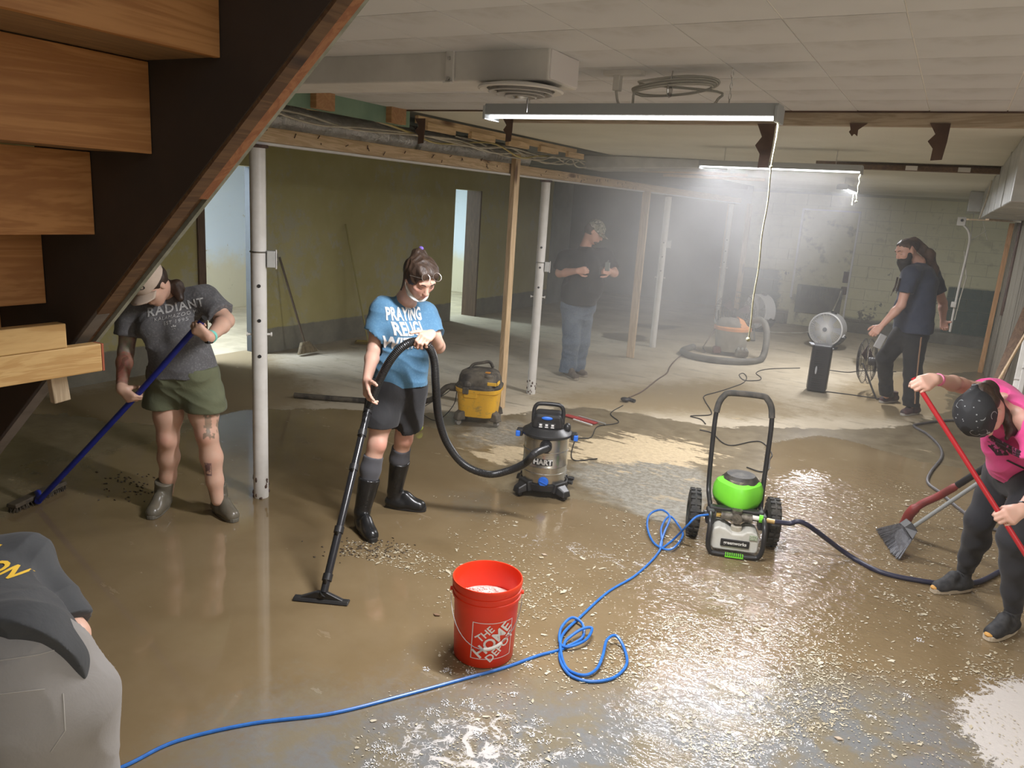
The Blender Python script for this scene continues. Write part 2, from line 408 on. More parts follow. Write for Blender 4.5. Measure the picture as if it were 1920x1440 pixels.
# stains and puddles of the real floor, read off the photograph and laid on the ground plane
wet = mask([[(-700, 1900), (-500, 1000), (-60, 900), (0, 790), (90, 770), (260, 800), (330, 790), (430, 775), (640, 768), (760, 778), (850, 770), (960, 780), (1000, 770),
             (1110, 762), (1240, 785), (1330, 800), (1440, 798), (1560, 806), (1700, 800), (1800, 760), (1990, 790), (2300, 1200), (2600, 1900)],
            [(1120, 628), (1150, 622), (1225, 632), (1200, 642), (1160, 640)], [(1160, 605), (1290, 612), (1240, 620)],
            [(1780, 700), (1920, 690), (1920, 800), (1780, 790)], [(1600, 672), (1700, 668), (1700, 700), (1610, 694)]], 3)
tanp = [[(880, 850), (960, 832), (1040, 838), (1060, 860), (960, 868), (900, 872)],
        [(1055, 862), (1090, 826), (1160, 812), (1270, 828), (1300, 850), (1360, 855), (1345, 872), (1230, 874), (1140, 858), (1090, 872)],
        [(1160, 840), (1250, 815), (1310, 840), (1370, 858), (1300, 868)], [(1110, 870), (1180, 862), (1150, 890)]]
tan = mask(tanp, 3)
for p in tanp: pass
scuff = mask([[(1060, 875), (1170, 860), (1320, 868), (1330, 930), (1280, 1010), (1120, 925), (1060, 900)], [(1440, 900), (1640, 880), (1640, 960), (1440, 960)],
              [(880, 800), (960, 780), (1000, 800), (960, 840), (850, 850)]], 4)
water = mask([[(-700, 1900), (-500, 1100), (0, 985), (60, 950), (200, 900), (235, 835), (330, 825), (400, 785), (440, 768), (642, 766), (765, 778), (800, 800), (860, 815), (850, 870),
               (960, 935), (1080, 935), (1180, 960), (1290, 1000), (1330, 940), (1440, 900), (1440, 830), (1560, 815), (1700, 860), (1800, 880), (1990, 900), (2300, 1200), (2600, 1900)],
              [0.55, [(0, 860), (150, 850), (230, 835), (250, 900), (0, 960)]]], 3)
blue = mask([[(380, 1320), (480, 1260), (560, 1180), (620, 1200), (560, 1300), (640, 1440), (600, 1600), (200, 1600), (230, 1400)], [(780, 930), (870, 900), (960, 935), (960, 990), (860, 985)],
             [(760, 1240), (900, 1250), (1100, 1290), (1400, 1230), (1700, 1260), (1920, 1350), (2100, 1700), (500, 1700), (620, 1400)],
             [(1000, 1000), (1150, 1040), (1100, 1070)], [(1150, 1160), (1290, 1170), (1210, 1230)]], 6)
dirt = mask([[(430, 600), (520, 660), (650, 765), (330, 800), (100, 900), (-50, 860), (-50, 760), (200, 720)], [(960, 740), (1400, 700), (1500, 790), (1000, 770)],
             [(1560, 720), (1900, 640), (1900, 790), (1500, 790)]], 8)
ripple = mask([[(1280, 920), (1440, 900), (1700, 900), (1900, 1010), (1900, 1150), (1500, 1180), (1250, 1080)], [0.6, [(900, 1000), (1300, 1020), (1500, 1200), (1100, 1180), (840, 1060)]],
               [0.5, [(700, 1290), (1100, 1260), (1500, 1200), (1900, 1200), (2000, 1600), (600, 1600)]]], 8)
fleck = mask([[(620, 1015), (720, 1020), (860, 1060), (1000, 1040), (1290, 1000), (1500, 930), (1900, 1000), (2100, 1300), (2100, 1600), (640, 1600), (760, 1330), (800, 1120), (640, 1060)],
              [0.5, [(800, 930), (1000, 900), (1300, 940), (1300, 1020), (900, 1010)]]], 7)
foam = mask([[(690, 1440), (700, 1390), (760, 1350), (830, 1320), (900, 1320), (960, 1350), (1040, 1340), (1090, 1400), (1080, 1500), (680, 1500)],
             [2.6, [(1790, 1340), (1840, 1290), (1930, 1275), (2050, 1300), (2050, 1500), (1900, 1500), (1850, 1400)]],
             [0.7, [(770, 1270), (850, 1230), (870, 1280), (1000, 1250), (980, 1290), (880, 1310)]], [0.7, [(980, 1180), (1050, 1190), (1040, 1290), (960, 1260)]],
             [0.75, [(1130, 1300), (1430, 1250), (1560, 1330), (1480, 1440), (1200, 1440)]],
             [1.1, [(1250, 1120), (1500, 1160), (1650, 1200), (1500, 1180), (1300, 1142)]], [1.3, [(890, 985), (1100, 1025), (1290, 1072), (1500, 1150), (1420, 1150), (1230, 1078), (1080, 1042), (960, 1015)]],
             [0.55, [(1440, 1010), (1640, 1030), (1700, 1080), (1560, 1090), (1450, 1080)]]], 2)
me = bpy.data.meshes.new('floor')
V = np.stack([GX.ravel(), GY.ravel(), np.zeros(GX.size)], 1)
idx = np.arange(nx*ny).reshape(ny, nx)
Q = np.stack([idx[:-1, :-1].ravel(), idx[:-1, 1:].ravel(), idx[1:, 1:].ravel(), idx[1:, :-1].ravel()], 1)
def np_mesh(me, V, Q):
    me.vertices.add(len(V)); me.vertices.foreach_set('co', np.ascontiguousarray(V, dtype=np.float32).ravel())
    me.loops.add(Q.size); me.loops.foreach_set('vertex_index', Q.ravel().astype(np.int32))
    me.polygons.add(len(Q)); me.polygons.foreach_set('loop_start', np.arange(0, Q.size, Q.shape[1], dtype=np.int32))
    me.update(calc_edges=True); me.validate()
np_mesh(me, V, Q)
for nm, a in dict(wet=wet, water=water, blue=blue, tan=tan, dirt=dirt, ripple=ripple, fleck=fleck, foam=foam, scuff=scuff).items():
    at = me.attributes.new(nm, 'FLOAT', 'POINT'); at.data.foreach_set('value', a.ravel().astype(np.float32))
me.materials.append(M['floor'])
fo = bpy.data.objects.new('floor', me); COL.objects.link(fo); structure(fo)
# ============================================================ CEILING
def slab(name, x0, x1, y0, y1, z0, z1, m, parent=None, bevel=0.0):
    return MB().box(((x0+x1)/2, (y0+y1)/2, (z0+z1)/2), (x1-x0, y1-y0, z1-z0)).build(name, m, parent, bevel=bevel)
b = MB()
b.box(((-3.22+2.7)/2, (1.33+4.2)/2, CZ+0.0225), (2.7+3.22, 2.87, 0.05))
b.box((-1.1-1.06, (1.33-1.6)/2, CZ+0.03), (2.12, 2.93, 0.05)) if False else None
ceil = structure(b.build('ceiling', M['tileback']))
tx0 = -0.2-0.305*10; ty0 = 1.99-0.305*2
tile_me = None; nt_ = 0
for j in range(10):
    for i in range(19):
        x0 = tx0+0.305*i; y0 = ty0+0.305*j; x1 = x0+0.305; y1 = min(y0+0.305, 4.2)
        if y1-y0 < 0.05: continue
        if tile_me is None:
            o = MB().box((0, 0, 0), (0.3005, 0.3038, 0.012)).build('tile', M['tile'], None, bevel=0.002, seg=1); tile_me = o.data
            o.parent = ceil; o.location = ((x0+x1)/2, (y0+y1)/2, CZ+0.0005)
        else:
            o = bpy.data.objects.new('tile', tile_me); COL.objects.link(o); o.parent = ceil
            if y1-y0 < 0.3: o.scale = (1, (y1-y0)/0.305, 1)
            o.location = ((x0+x1)/2+random.uniform(-.0006, .0006), (y0+y1)/2, CZ+0.0005+random.uniform(-0.0006, 0.0006))
        nt_ += 1
structure(slab('ceiling_rear', -3.22, 2.7, 4.2, 15.6, CZ+0.0, CZ+0.05, M['ceil']))
structure(slab('ceiling_side', -7.2, -3.22, 1.0, 17.2, CZ+0.04, CZ+0.09, M['darkwall']))
structure(slab('ceiling_front', -7.2, -1.75, -1.6, 1.33, CZ, CZ+0.05, M['darkwall']))
structure(slab('ceiling_near', 1.2, 2.7, -1.6, 1.33, CZ, CZ+0.05, M['tile']))
structure(slab('ceiling_behind', -1.75, 1.2, -1.6, -0.3, CZ, CZ+0.05, M['tile']))
# ============================================================ WALLS
def wall_x(name, x, y0, y1, z1, holes, m, t=0.25, side=-1):
    """wall in a plane of constant x, thickness to `side`, with (ya,yb,ztop) openings"""
    b = MB(); xs = x+side*t/2; cur = y0
    for ya, yb, zb, zt in sorted(holes):
        b.box((xs, (cur+ya)/2, z1/2), (t, ya-cur, z1))
        b.box((xs, (ya+yb)/2, (zt+z1)/2), (t, yb-ya, z1-zt))
        if zb > 0: b.box((xs, (ya+yb)/2, zb/2), (t, yb-ya, zb))
        cur = yb
    b.box((xs, (cur+y1)/2, z1/2), (t, y1-cur, z1))
    return structure(b.build(name, m))
WX = -6.9
wall_x('wall_left', WX, -1.6, 13.75, CZ+0.05, [(5.6, 6.42, 0, 2.14), (10.35, 11.12, 0, 2.08)], M['green'])
wall_x('wall_left_rear', WX+0.02, 13.75, 14.6, CZ+0.05, [], M['greywall'])
structure(slab('wall_left_recess', -9.2, -9.0, 14.0, 17.2, 0, CZ+.1, M['darkwall']))
structure(slab('floor_recess', -9.2, -7.1, 14.0, 17.4, -0.1, 0.0, M['darkwall']))
structure(slab('ceiling_recess', -9.2, -7.1, 14.0, 17.4, CZ+0.05, CZ+0.1, M['darkwall']))
# jambs of the two openings
structure(MB().box((WX-0.125, 6.405, 1.07), (0.26, 0.03, 2.14)).build('trim_1', pm('grey_jamb', (0.06, 0.065, 0.065), rough=0.7)))
structure(MB().box((WX-0.125, 11.1, 1.04), (0.27, 0.04, 2.08)).build('trim_2', M['brownwood_z']))
structure(MB().box((WX+0.012, 5.56, 1.06), (0.025, 0.09, 2.14)).build('trim_3', M['brownwood_z']))
# side rooms seen through the openings
for k, (y0, y1) in enumerate(((4.6, 9.6), (9.9, 17.4))):
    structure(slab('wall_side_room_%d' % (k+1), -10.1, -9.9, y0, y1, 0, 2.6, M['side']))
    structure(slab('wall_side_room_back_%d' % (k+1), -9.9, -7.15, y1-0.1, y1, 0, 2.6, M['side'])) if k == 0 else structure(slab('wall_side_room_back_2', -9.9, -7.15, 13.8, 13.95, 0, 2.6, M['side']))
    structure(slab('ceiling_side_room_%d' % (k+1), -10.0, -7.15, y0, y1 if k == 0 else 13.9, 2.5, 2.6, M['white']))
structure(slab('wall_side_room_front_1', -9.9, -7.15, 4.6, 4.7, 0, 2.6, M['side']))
fs = pm('side_room_floor', (0.5, 0.43, 0.3), (0.38, 0.32, 0.22), 3, 0.8)
structure(slab('floor_side_room', -10.1, -7.18, 4.6, 13.95, -0.06, -0.001, fs))
area_light('side_room_fill', (-8.0, 5.2, 2.44), 1.0, 0.5, 170, (0.74, 0.85, 1.0))  # added fill light kept out of view, stands in for side room daylight
area_light('side_room_fill', (-9.3, 10.9, 2.44), 0.8, 0.5, 130, (0.76, 0.93, 1.0))  # second added fill, brightens the room behind the far opening
# rear wall: painted blocks, each its own piece
RY = 15.45
rear = structure(slab('wall_rear', -3.5, 2.7, RY, RY+0.2, 0, CZ+0.05, pm('mortar', (0.42, 0.40, 0.27), rough=0.9)))
o0 = None; BW, BH = 0.406, 0.203
for r_ in range(13):
    z0 = BH*r_; 
    off = -3.5-(0.203 if r_ % 2 else 0)
    for c_ in range(17):
        x0 = max(off+BW*c_, -3.5); x1 = min(off+BW*(c_+1), 2.69)
        if x1-x0 < 0.08 or z0 > 2.4: continue
        zt = min(z0+BH, CZ+0.04)
        if o0 is None:
            o0 = MB().box((0, 0, 0), (1, 0.03, 1)).build('block', M['block'])
            # unit box scaled below; the material reads world-like coordinates from the generated mesh
            o = o0
        bb = MB().box(((x0+x1)/2, RY-0.004+random.uniform(-0.002, 0.002), (z0+zt)/2), (x1-x0-0.005, 0.02, zt-z0-0.005))
        o = bb.build('block', M['block'], rear)
bpy.data.objects.remove(o0)
structure(slab('wall_rear_side', -3.62, -3.5, RY, 17.2, 0, CZ+.05, M['darkwall']))
structure(slab('wall_rear_left', -9.2, -3.5, 17.0, 17.2, 0, CZ+.1, M['darkwall']))
structure(slab('wall_front', -7.2, 2.8, -1.8, -1.6, 0, CZ+.05, M['white']))
structure(slab('wall_right_near', 2.7, 2.9, -1.8, 6.4, 0, CZ+.05, M['white']))
structure(slab('wall_right_step', 0.67, 2.9, 6.4, 6.55, 0, CZ+.05, M['white']))
structure(slab('wall_right_recess', 2.7, 2.9, 12.7, 15.65, 0, CZ+.05, M['block']))
# right wall: vertical weathered boards with a slit of daylight
wm = NT('weathered_wall_boards'); _c = wm.coord((9, 9, 0.7))
wmat = wm.out(wm.mix(wm.ss(wm.noise(1.4, 5, 0.7, _c), 0.35, 0.7), (0.24, 0.225, 0.185), (0.12, 0.105, 0.08)), 0.75, 0, wm.bump(wm.noise(3, 4, 0.6, _c), 0.4, 0.01))
wr = wall_x('wall_right', 0.70, 6.4, 12.9, CZ+0.05, [(11.5, 11.78, 1.05, 2.12)], wmat, 0.2, 1)
yy = 7.0
while yy < 12.88:
    wd = random.uniform(0.13, 0.16); y1 = min(yy+wd, 12.9)
    if not (yy < 11.78 and y1 > 11.5):
        MB().box((0.69+random.uniform(-.003, .003), (yy+y1)/2, CZ/2), (0.02, y1-yy-0.006, CZ)).build('plank', wmat, wr, bevel=0.003, seg=1)
    yy += wd
win = structure(MB().box((0.80, 11.64, 1.585), (0.01, 0.28, 1.07)).build('window_1', pm('frosted_pane', (0.7, 0.8, 0.9), rough=0.3, Emission_Color=(0.7, 0.85, 1.0, 1), Emission_Strength=1.0)))
MB().box((0.685, 11.80, 1.55), (0.03, 0.05, 1.25)).box((0.685, 11.485, 1.58), (0.03, 0.03, 1.15)).build('window_frame', M['rust'], win)
# rear wall door and vent
dr = structure(MB().box((-2.045, RY-0.025, 1.08), (0.98, 0.02, 2.14)).build('door_1', pm('painted_door', (0.60, 0.57, 0.39), (0.52, 0.49, 0.32), 2, 0.7, c3=(0.16, 0.14, 0.1), s3=3.5, amt3=0.7, bump=.2)))
for q in (((-2.53, 1.35), (0.04, 1.65)), ((-1.555, 1.2), (0.03, 1.95))):
    MB().box((q[0][0], RY-0.045, q[0][1]), (q[1][0], 0.03, q[1][1])).build('door_strip', M['white'], dr)
MB().box((-2.045, RY-0.045, 2.16), (1.0, 0.03, 0.03)).build('door_strip', M['white'], dr)
vm = pm('dusty_vent_metal', (0.115, 0.11, 0.095), (0.16, 0.15, 0.12), 5, 0.6)
vt = tag(MB().box((-2.03, RY-0.06, 0.52), (0.80, 0.05, 0.52)).build('wall_vent', vm, None, bevel=0.008), 'grey dusty louvred vent panel low on the painted rear wall', 'vent')
for k in range(14):
    MB().box((-2.36+0.05*k, RY-0.092, 0.655), (0.022, 0.012, 0.2)).build('slat', vm, vt)
for nm, x0, x1 in (('baseboard_rear', -3.5, -2.6), ('baseboard_rear_right', -1.5, 2.69)):
    structure(slab(nm, x0, x1, RY-0.05, RY-0.012, 0, 0.2, pm('dark_base_ledge', (0.15, 0.135, 0.1), (0.2, 0.185, 0.14), 6, 0.8, bump=0.4, bscale=9), bevel=0.01))
# ============================================================ BEAMS, STRIPS, STUDS (lumber)
beam = tag(MB().box((-3.6, 8.35, 2.235), (0.04, 13.2, 0.088)).build('ceiling_beam', M['wood_y'], None, bevel=0.004), 'long raw lumber beam running over the white round posts', 'beam')
MB().box((-3.6, 8.35, 2.183), (0.065, 13.2, 0.014)).build('edge_trim', M['white'], beam)
for (py, x0) in ((0, 0),):
    pass
nail = M['rust']
b = MB()
for k in range(46):
    y_ = 2.5+random.random()*7; z_ = 2.235+random.uniform(-0.03, 0.03)
    b.bar((-3.575, y_, z_), (-3.572, y_+random.uniform(-0.03, 0.03), z_+random.uniform(-0.03, 0.03)), 0.004, 0.004)
tag(b.build('nail_mark', nail, beam), kind='stuff')
st1 = tag(MB().box((-0.55, 4.19, 2.443), (3.75, 0.04, 0.072)).build('nailing_strip', wood('strip_lumber', (0.33, 0.26, 0.18), (0.46, 0.38, 0.28), WK, 'X'), None, bevel=0.003), 'pale knotty wood strip across the ceiling at the tile edge', 'wood strip')
structure(MB().box((-0.3, 4.165, 2.474), (5.9, 0.012, 0.014)).build('trim_4', M['rust']))
st2 = tag(MB().box((-0.25, 7.6, 2.45), (1.9, 0.05, 0.06)).box((-0.15, 7.54, 2.44), (1.7, 0.04, 0.04)).build('nailing_strip', M['oldwood'], None, bevel=0.003), 'dark brown wood strip on the ceiling behind the second shop light', 'wood strip')
for x_ in (-0.42, -0.03, 0.36):
    MB().box((x_, 7.515, 2.44), (0.09, 0.02, 0.036)).build('white_patch', M['white'], st2)
# mint board with joist ends and segmented strip at the edge of the tiled ceiling
mb_ = tag(MB().box((-3.23, 2.95, 2.425), (0.02, 2.6, 0.10)).build('mint_board', M['mint'], None), 'mint green board edging the ceiling above the foil duct', 'board')
for y_ in (3.42, 4.08):
    tag(MB().box((-3.235, y_, 2.43), (0.12, 0.15, 0.10)).build('joist_block', wood('joist_end', (0.38, 0.2, 0.09), (0.46, 0.27, 0.13), None, 'X', knots=False), None, bevel=0.003),
        ('sawn joist block in the mint board nearer the stairs' if y_ < 3.7 else 'sawn joist block at the far end of the mint board'), 'wood block', 'joist blocks')
lad = tag(MB().box((-3.24, 5.6, 2.44), (0.03, 2.5, 0.05)).build('lath_strip', M['wood_y'], None, bevel=0.003), 'narrow lath strip edging the ceiling above the cables', 'wood strip')
for k in range(5):
    MB().box((-3.22, 4.6+0.55*k, 2.405), (0.035, 0.34, 0.05)).build('spacer_block', M['wood_y'], lad, bevel=0.003)
# torn straps hanging from the strips
def strap(p, w_, h_, fork=False, lab=''):
    q = Vector(p); b = MB(); r = HR
    if fork:
        b.prism([(-.03, 0), (.05, 0), (.012, -.03), (.012, -h_), (0, -h_+.01), (-.005, -.05), (-.012, -h_), (-.028, -h_+.02), (-.022, -.03)], q, (1, 0, 0), UP, (0, .004, 0))
    else:
        b.prism([(-w_/2-.02, 0), (w_/2, 0), (w_/2*.95, -h_*.5), (w_/2*.7, -h_), (-w_/2*.75, -h_*1.03), (-w_/2*.7, -h_*.7), (-w_*.75, -h_*.5), (-w_/2*.7, -h_*.3)], q, (1, 0, 0), UP, (0, .004, 0))
    return tag(b.build('hanging_strap', M['rust'], None), lab, 'strap', 'torn straps on the ceiling strip')
strap(AY(790, 222, 4.16), .06, .15, lab='dark torn strap hanging at the left end of the wood strip')
strap(AY(955, 222, 4.16), .05, .13, lab='dark torn strap hanging left of the near shop light middle')
strap(AY(1441, 232, 4.16), .07, .21, lab='ragged dark strap hanging just left of the long pull cord')
strap(AY(1768, 231, 4.16), .065, .16, lab='dark strap with a hooked top hanging at the far right of the ceiling strip')
strap(AY(1606, 231, 4.16), .05, .06, True, 'small two pronged dark scrap under the ceiling strip')
# foil duct and loose cables above the beam
prof = [(.22*math.cos(a), .13*math.sin(a)) for a in [2*math.pi*k/20 for k in range(20)]]
b = MB(); N_ = 60; vs = []
for i in range(N_+1):
    y_ = 2.3+4.4*i/N_
    for (px_, pz_) in prof:
        k_ = 1+0.05*math.sin(i*1.7)+0.03*math.sin(i*0.63+px_*9)+random.uniform(-.012, .012)
        if i in (26, 42): k_ *= 0.93
        vs.append((-3.86+px_*k_, y_, 2.345+pz_*k_))
fs_ = [(i*20+k, i*20+(k+1) % 20, (i+1)*20+(k+1) % 20, (i+1)*20+k) for i in range(N_) for k in range(20)]
b.add(vs, fs_+[tuple(range(19, -1, -1)), tuple(N_*20+k for k in range(20))])
fd = tag(b.build('foil_duct', M['foil'], None, smooth=True), 'crinkled silver foil wrapped duct above the lumber beam', 'duct')
MB().lathe([(.232, 0), (.232, .03)], (-3.86, 4.93, 2.345), 24, Matrix.Rotation(math.radians(-90), 3, 'X') @ Matrix.Diagonal((1, .6, 1))).build('duct_strap', M['galv'], fd)
labs = ['white cable lying along the front of the foil duct', 'pale cable sagging above the beam towards the first wood post', 'yellow cable curving up over the foil duct',
        'white cable crossing beneath the lath strip', 'grey cable drooping over the beam beyond the wood post', 'white cable bundle strand over the far beam', 'pale cable tucked under the mint board']
for k, lab in enumerate(labs):
    rr = random.Random(k+3); y0 = 2.4+0.55*k; L_ = 4.0-0.25*k
    pts = [(-3.5+0.16*rr.random(), y0+L_*j/7, 2.36+0.05*rr.random()-(0.045 if j in (2, 3, 5) else 0)) for j in range(8)]
    tag(MB().tube(spline(pts, 6), 0.007, 6).build('electrical_cable', M['romexy'] if k == 2 else M['romex'], None, smooth=True), lab, 'cable', 'cables above the beam')
hd = tag(MB().hexa([(-3.5, 7.6, 2.33), (-2.2, 7.9, 2.40), (-2.2, 8.4, 2.40), (-3.5, 8.1, 2.33), (-3.5, 7.6, 2.47), (-2.2, 7.9, 2.478), (-2.2, 8.4, 2.478), (-3.5, 8.1, 2.47)])
         .build('branch_duct', M['galv'], None, bevel=0.01), 'pale sheet metal branch duct flat against the ceiling in the steam', 'duct')
for k, (y_, lab) in enumerate(((9.2, 'short lumber scrap bridging the beam beyond the branch duct'), (10.2, 'second short lumber scrap above the far beam'))):
    tag(MB().bar((-3.5, y_, 2.42), (-2.4, y_+0.9, 2.455), 0.09, 0.035).build('lumber_scrap', M['wood_x'], None, bevel=.003), lab, 'wood strip', 'lumber scraps above the beam')
# white boxed duct with round diffuser
wd = tag(MB().box((-2.33, 2.66, 2.425), (2.0, 0.24, 0.108)).build('boxed_duct', M['white'], None, bevel=0.006), 'white painted rectangular duct hanging under the tiled ceiling', 'duct')
MB().box((-1.328, 2.66, 2.425), (0.008, 0.225, 0.098)).build('end_cap', pm('cap_white', (0.74, 0.71, 0.71), rough=.6), wd, bevel=.003)
_q = AY(845, 88, 2.53)
MB().box((_q.x, 2.532, 2.425), (0.035, 0.012, 0.11)).box((_q.x, 2.522, 2.365), (0.035, 0.02, 0.006)).build('bracket', M['white'], wd, bevel=.002)
for _z in (2.45, 2.38): MB().cyl((_q.x, 2.528, _z), (_q.x, 2.518, _z), .006).build('screw', M['metal'], wd)
dv = thing('ceiling_diffuser', 'round white air diffuser hanging under the boxed duct', 'vent', (-1.47, 2.60, 2.36))
MB().lathe([(.03, 0), (.10, -.0), (.155, -.012), (.158, -.02), (.150, -.024), (.125, -.018), (.125, -.008), (.03, -.0)], (-1.47, 2.60, 2.365), 40).build('rim', M['white'], dv, smooth=True)
for k, (r_, z_) in enumerate(((.115, -.030), (.085, -.036), (.055, -.042))):
    MB().lathe([(r_-.012, z_+.010), (r_, z_-.002), (r_+.006, z_), (r_-.004, z_+.014)], (-1.47, 2.60, 2.365), 36, closed=True).build('ring', pm('diffuser_grey_%d' % k, (0.42, .41, .40), rough=.5), dv, smooth=True)
MB().lathe([(1e-4, -.050), (.022, -.05), (.028, -.042), (.024, 0), (1e-4, 0)], (-1.47, 2.60, 2.365), 20).build('hub', M['metal'], dv, smooth=True)
MB().box((-1.44, 2.6, 2.295), (.004, .004, .05)).build('damper_lever', M['metal'], dv)
# right hand ducts
gd = thing('sheet_metal_duct', 'large galvanised duct box along the top of the right wall', 'duct', (0.6, 9, 2.3))
MB().box((0.66, 9.0, 2.30), (0.86, 7.6, 0.35)).build('near_section', M['galv'], gd, bevel=.006)
MB().box((0.60, 13.0, 2.345), (1.05, 1.6, 0.26)).build('far_section', M['galv'], gd, bevel=.006)
for y_ in (6.2, 7.5, 8.8, 10.1, 11.4):
    MB().box((0.657, y_, 2.30), (0.866, 0.012, 0.356)).build('seam', M['galv'], gd, bevel=.003)
tag(MB().bar((0.1, 11.9, 2.105), (0.66, 12.1, 2.115), 0.09, 0.02).bar((0.3, 11.2, 2.11), (0.66, 11.6, 2.11), .05, .02).build('duct_support', M['wood_x'], None), 'thin splintered lumber lying under the right hand duct', 'wood strip')
tag(MB().tube(spline([(0.21, 8.9, 2.44), (0.205, 9.0, 2.3), (0.2, 9.4, 2.2), (0.19, 9.8, 2.1)], 5), .008, 6).build('loose_wire', M['romex'], None, smooth=True), 'thin wire hanging down the side of the right hand duct', 'cable')
# ============================================================ POSTS AND STUDS
holes_m = M['black']
def post(px, py, lab, rust=True, box=True, zbox=1.35, dup=False):
    p = F(px, py); p.x = -3.6 if not dup else p.x; 
    t = thing('support_post', lab, 'post', p, 'white steel posts under the beam')
    r = 0.046 if px < 600 else 0.045
    b = MB(); N_ = 30
    b.lathe([(r, 0.0), (r*1.02, .02), (r, .06)]+[(r, 2.17*k/12) for k in range(1, 13)], p, 24)
    b.build('shaft', M['postwhite'], t, smooth=True)
    MB().lathe([(r*.96, 2.155), (r*1.35, 2.158), (r*1.35, 2.174), (r*.9, 2.175)], p, 20).build('top_plate', M['rust'], t)
    c = (Vector((0, 0, 0))-Vector((p.x, p.y, 0))).normalized()
    for z in (1.36, 1.15, 0.93) if px < 600 else (1.52, 1.32, 1.12):
        s_ = Vector((p.x, p.y, z))+c*(r-.006)
        MB().cyl(s_, s_+c*.0085, .011, n=14).build('bolt_hole', holes_m, t)
    z = 0.93 if px < 600 else 1.02
    l = c.cross(UP)
    if px < 600: z = 1.06
    MB().cyl(Vector((p.x, p.y, z))-l*.068, Vector((p.x, p.y, z))+l*.068, .007, n=10).cyl(Vector((p.x, p.y, z))-l*.075, Vector((p.x, p.y, z))-l*.066, .013, n=8).cyl(Vector((p.x, p.y, z))+l*.066, Vector((p.x, p.y, z))+l*.075, .013, n=8).build('pin', M['postwhite'], t)
    if rust:
        rr = random.Random(int(px)); b = MB()
        for k in range(26):
            a = rr.random()*6.28; z_ = rr.random()**1.6*.16; q = Vector((p.x+r*math.cos(a), p.y+r*math.sin(a), z_))
            b.ball(q, (.004+.008*rr.random(), .004+.008*rr.random(), .006+.012*rr.random()), 6, 4)
        tag(b.build('rust_flake', M['rust'], t), kind='stuff')
    return t, p, c, l, r
def outlet(t, p, c, l, r, z, right=True, lit=True):
    s_ = Vector((p.x, p.y, z)); dd = l*(-1 if right else 1)
    q = s_+dd*(r+.025)+c*.01
    R = Matrix((c, dd, UP)).transposed()
    o = MB().box(q, (.05, .05, .1), R).build('outlet_box', M['galv'] if lit else M['rust'], t, bevel=.004)
    MB().box(q+dd*.03, (.055, .008, .115), R).build('outlet_face', M['postwhite'], o, bevel=.003)
    MB().box(q+dd*.036+UP*.022, (.03, .004, .028), R).box(q+dd*.036-UP*.022, (.03, .004, .028), R).build('socket', M['black'], o, bevel=.002)
    MB().lathe([(r+.004, -.004), (r+.007, 0), (r+.004, .004)], s_+UP*.04, 20).build('cable_tie', M['metal'], t)
P1 = post(503, 935, 'white round steel post nearest the stairs with a rusted foot')
outlet(*P1, 1.52)
P2 = post(997, 738, 'white round steel post beside the raw wood stud behind the yellow vacuum')
outlet(*P2, 1.33)
P3 = post(1219, 650, 'third white round post, right of the leaning wood stud', rust=False)
outlet(*P3, 1.5)
tag(post(1352, 606, 'hazy white post by the far end of the beam', rust=False)[0])
def stud(px, py, w_, d_, lab, top=2.19, lean=(0, 0), m='wood_z', x=None, nm='wood_stud'):
    p = F(px, py)
    if x is not None: p.x = x
    b = MB(); q = Vector((p.x+lean[0], p.y+lean[1], top))
    b.bar(p, q, w_, d_, up=(0, 1, 0))
    return tag(b.build(nm, M[m], None, bevel=.004), lab, 'wood stud', 'raw wood studs along the beam')
stud(951, 768, .05, .088, 'raw wood stud beside the yellow vacuum', top=2.37, lean=(0, 0), x=-3.54)
stud(1165, 668, .10, .04, 'raw wood stud with knots standing by the man in the haze', lean=(0.0, 0.0), x=-3.545)
stud(1330, 597, .10, .06, 'pale hazy stud near the far end of the beam', x=-3.72)
stud(1372, 600, .09, .06, 'pale hazy stud against the corner of the rear wall', x=-3.42)
tag(MB().bar((0.63, 12.75, 0.0), (0.645, 12.82, 2.1), .06, .05, up=(0, 1, 0)).build('wood_prop', wood('orange_prop', (0.5, .26, .1), (.62, .36, .17), None, 'Z', knots=False), None, bevel=.003), 'orange toned wood prop standing at the corner of the right wall', 'wood stud')
# boards leaning near the right edge
q0 = AX(1868, 705, 0.50); q1 = AX(1935, 560, 0.64)
tag(MB().bar(AX(1862, 735, .45), AX(1930, 575, .6), .07, .02).build('leaning_board', M['brownwood_z'], None), 'brown board leaning against the right wall behind the pink shirt', 'board')
tag(MB().bar(AX(1873, 712, .40), AX(1925, 622, .5), .012, .012).build('leaning_dowel', M['wood_z'], None), 'thin pale dowel leaning beside the white trim', 'board')
a_ = F(1893, 800); 
tag(MB().bar(AX(1893, 790, .46), AX(1925, 640, .56), .05, .03).bar(AX(1900, 790, .47), AX(1933, 640, .57), .03, .045).build('leaning_trim', M['postwhite'], None, bevel=.004), 'white plastic trim length leaning on the right wall', 'board')
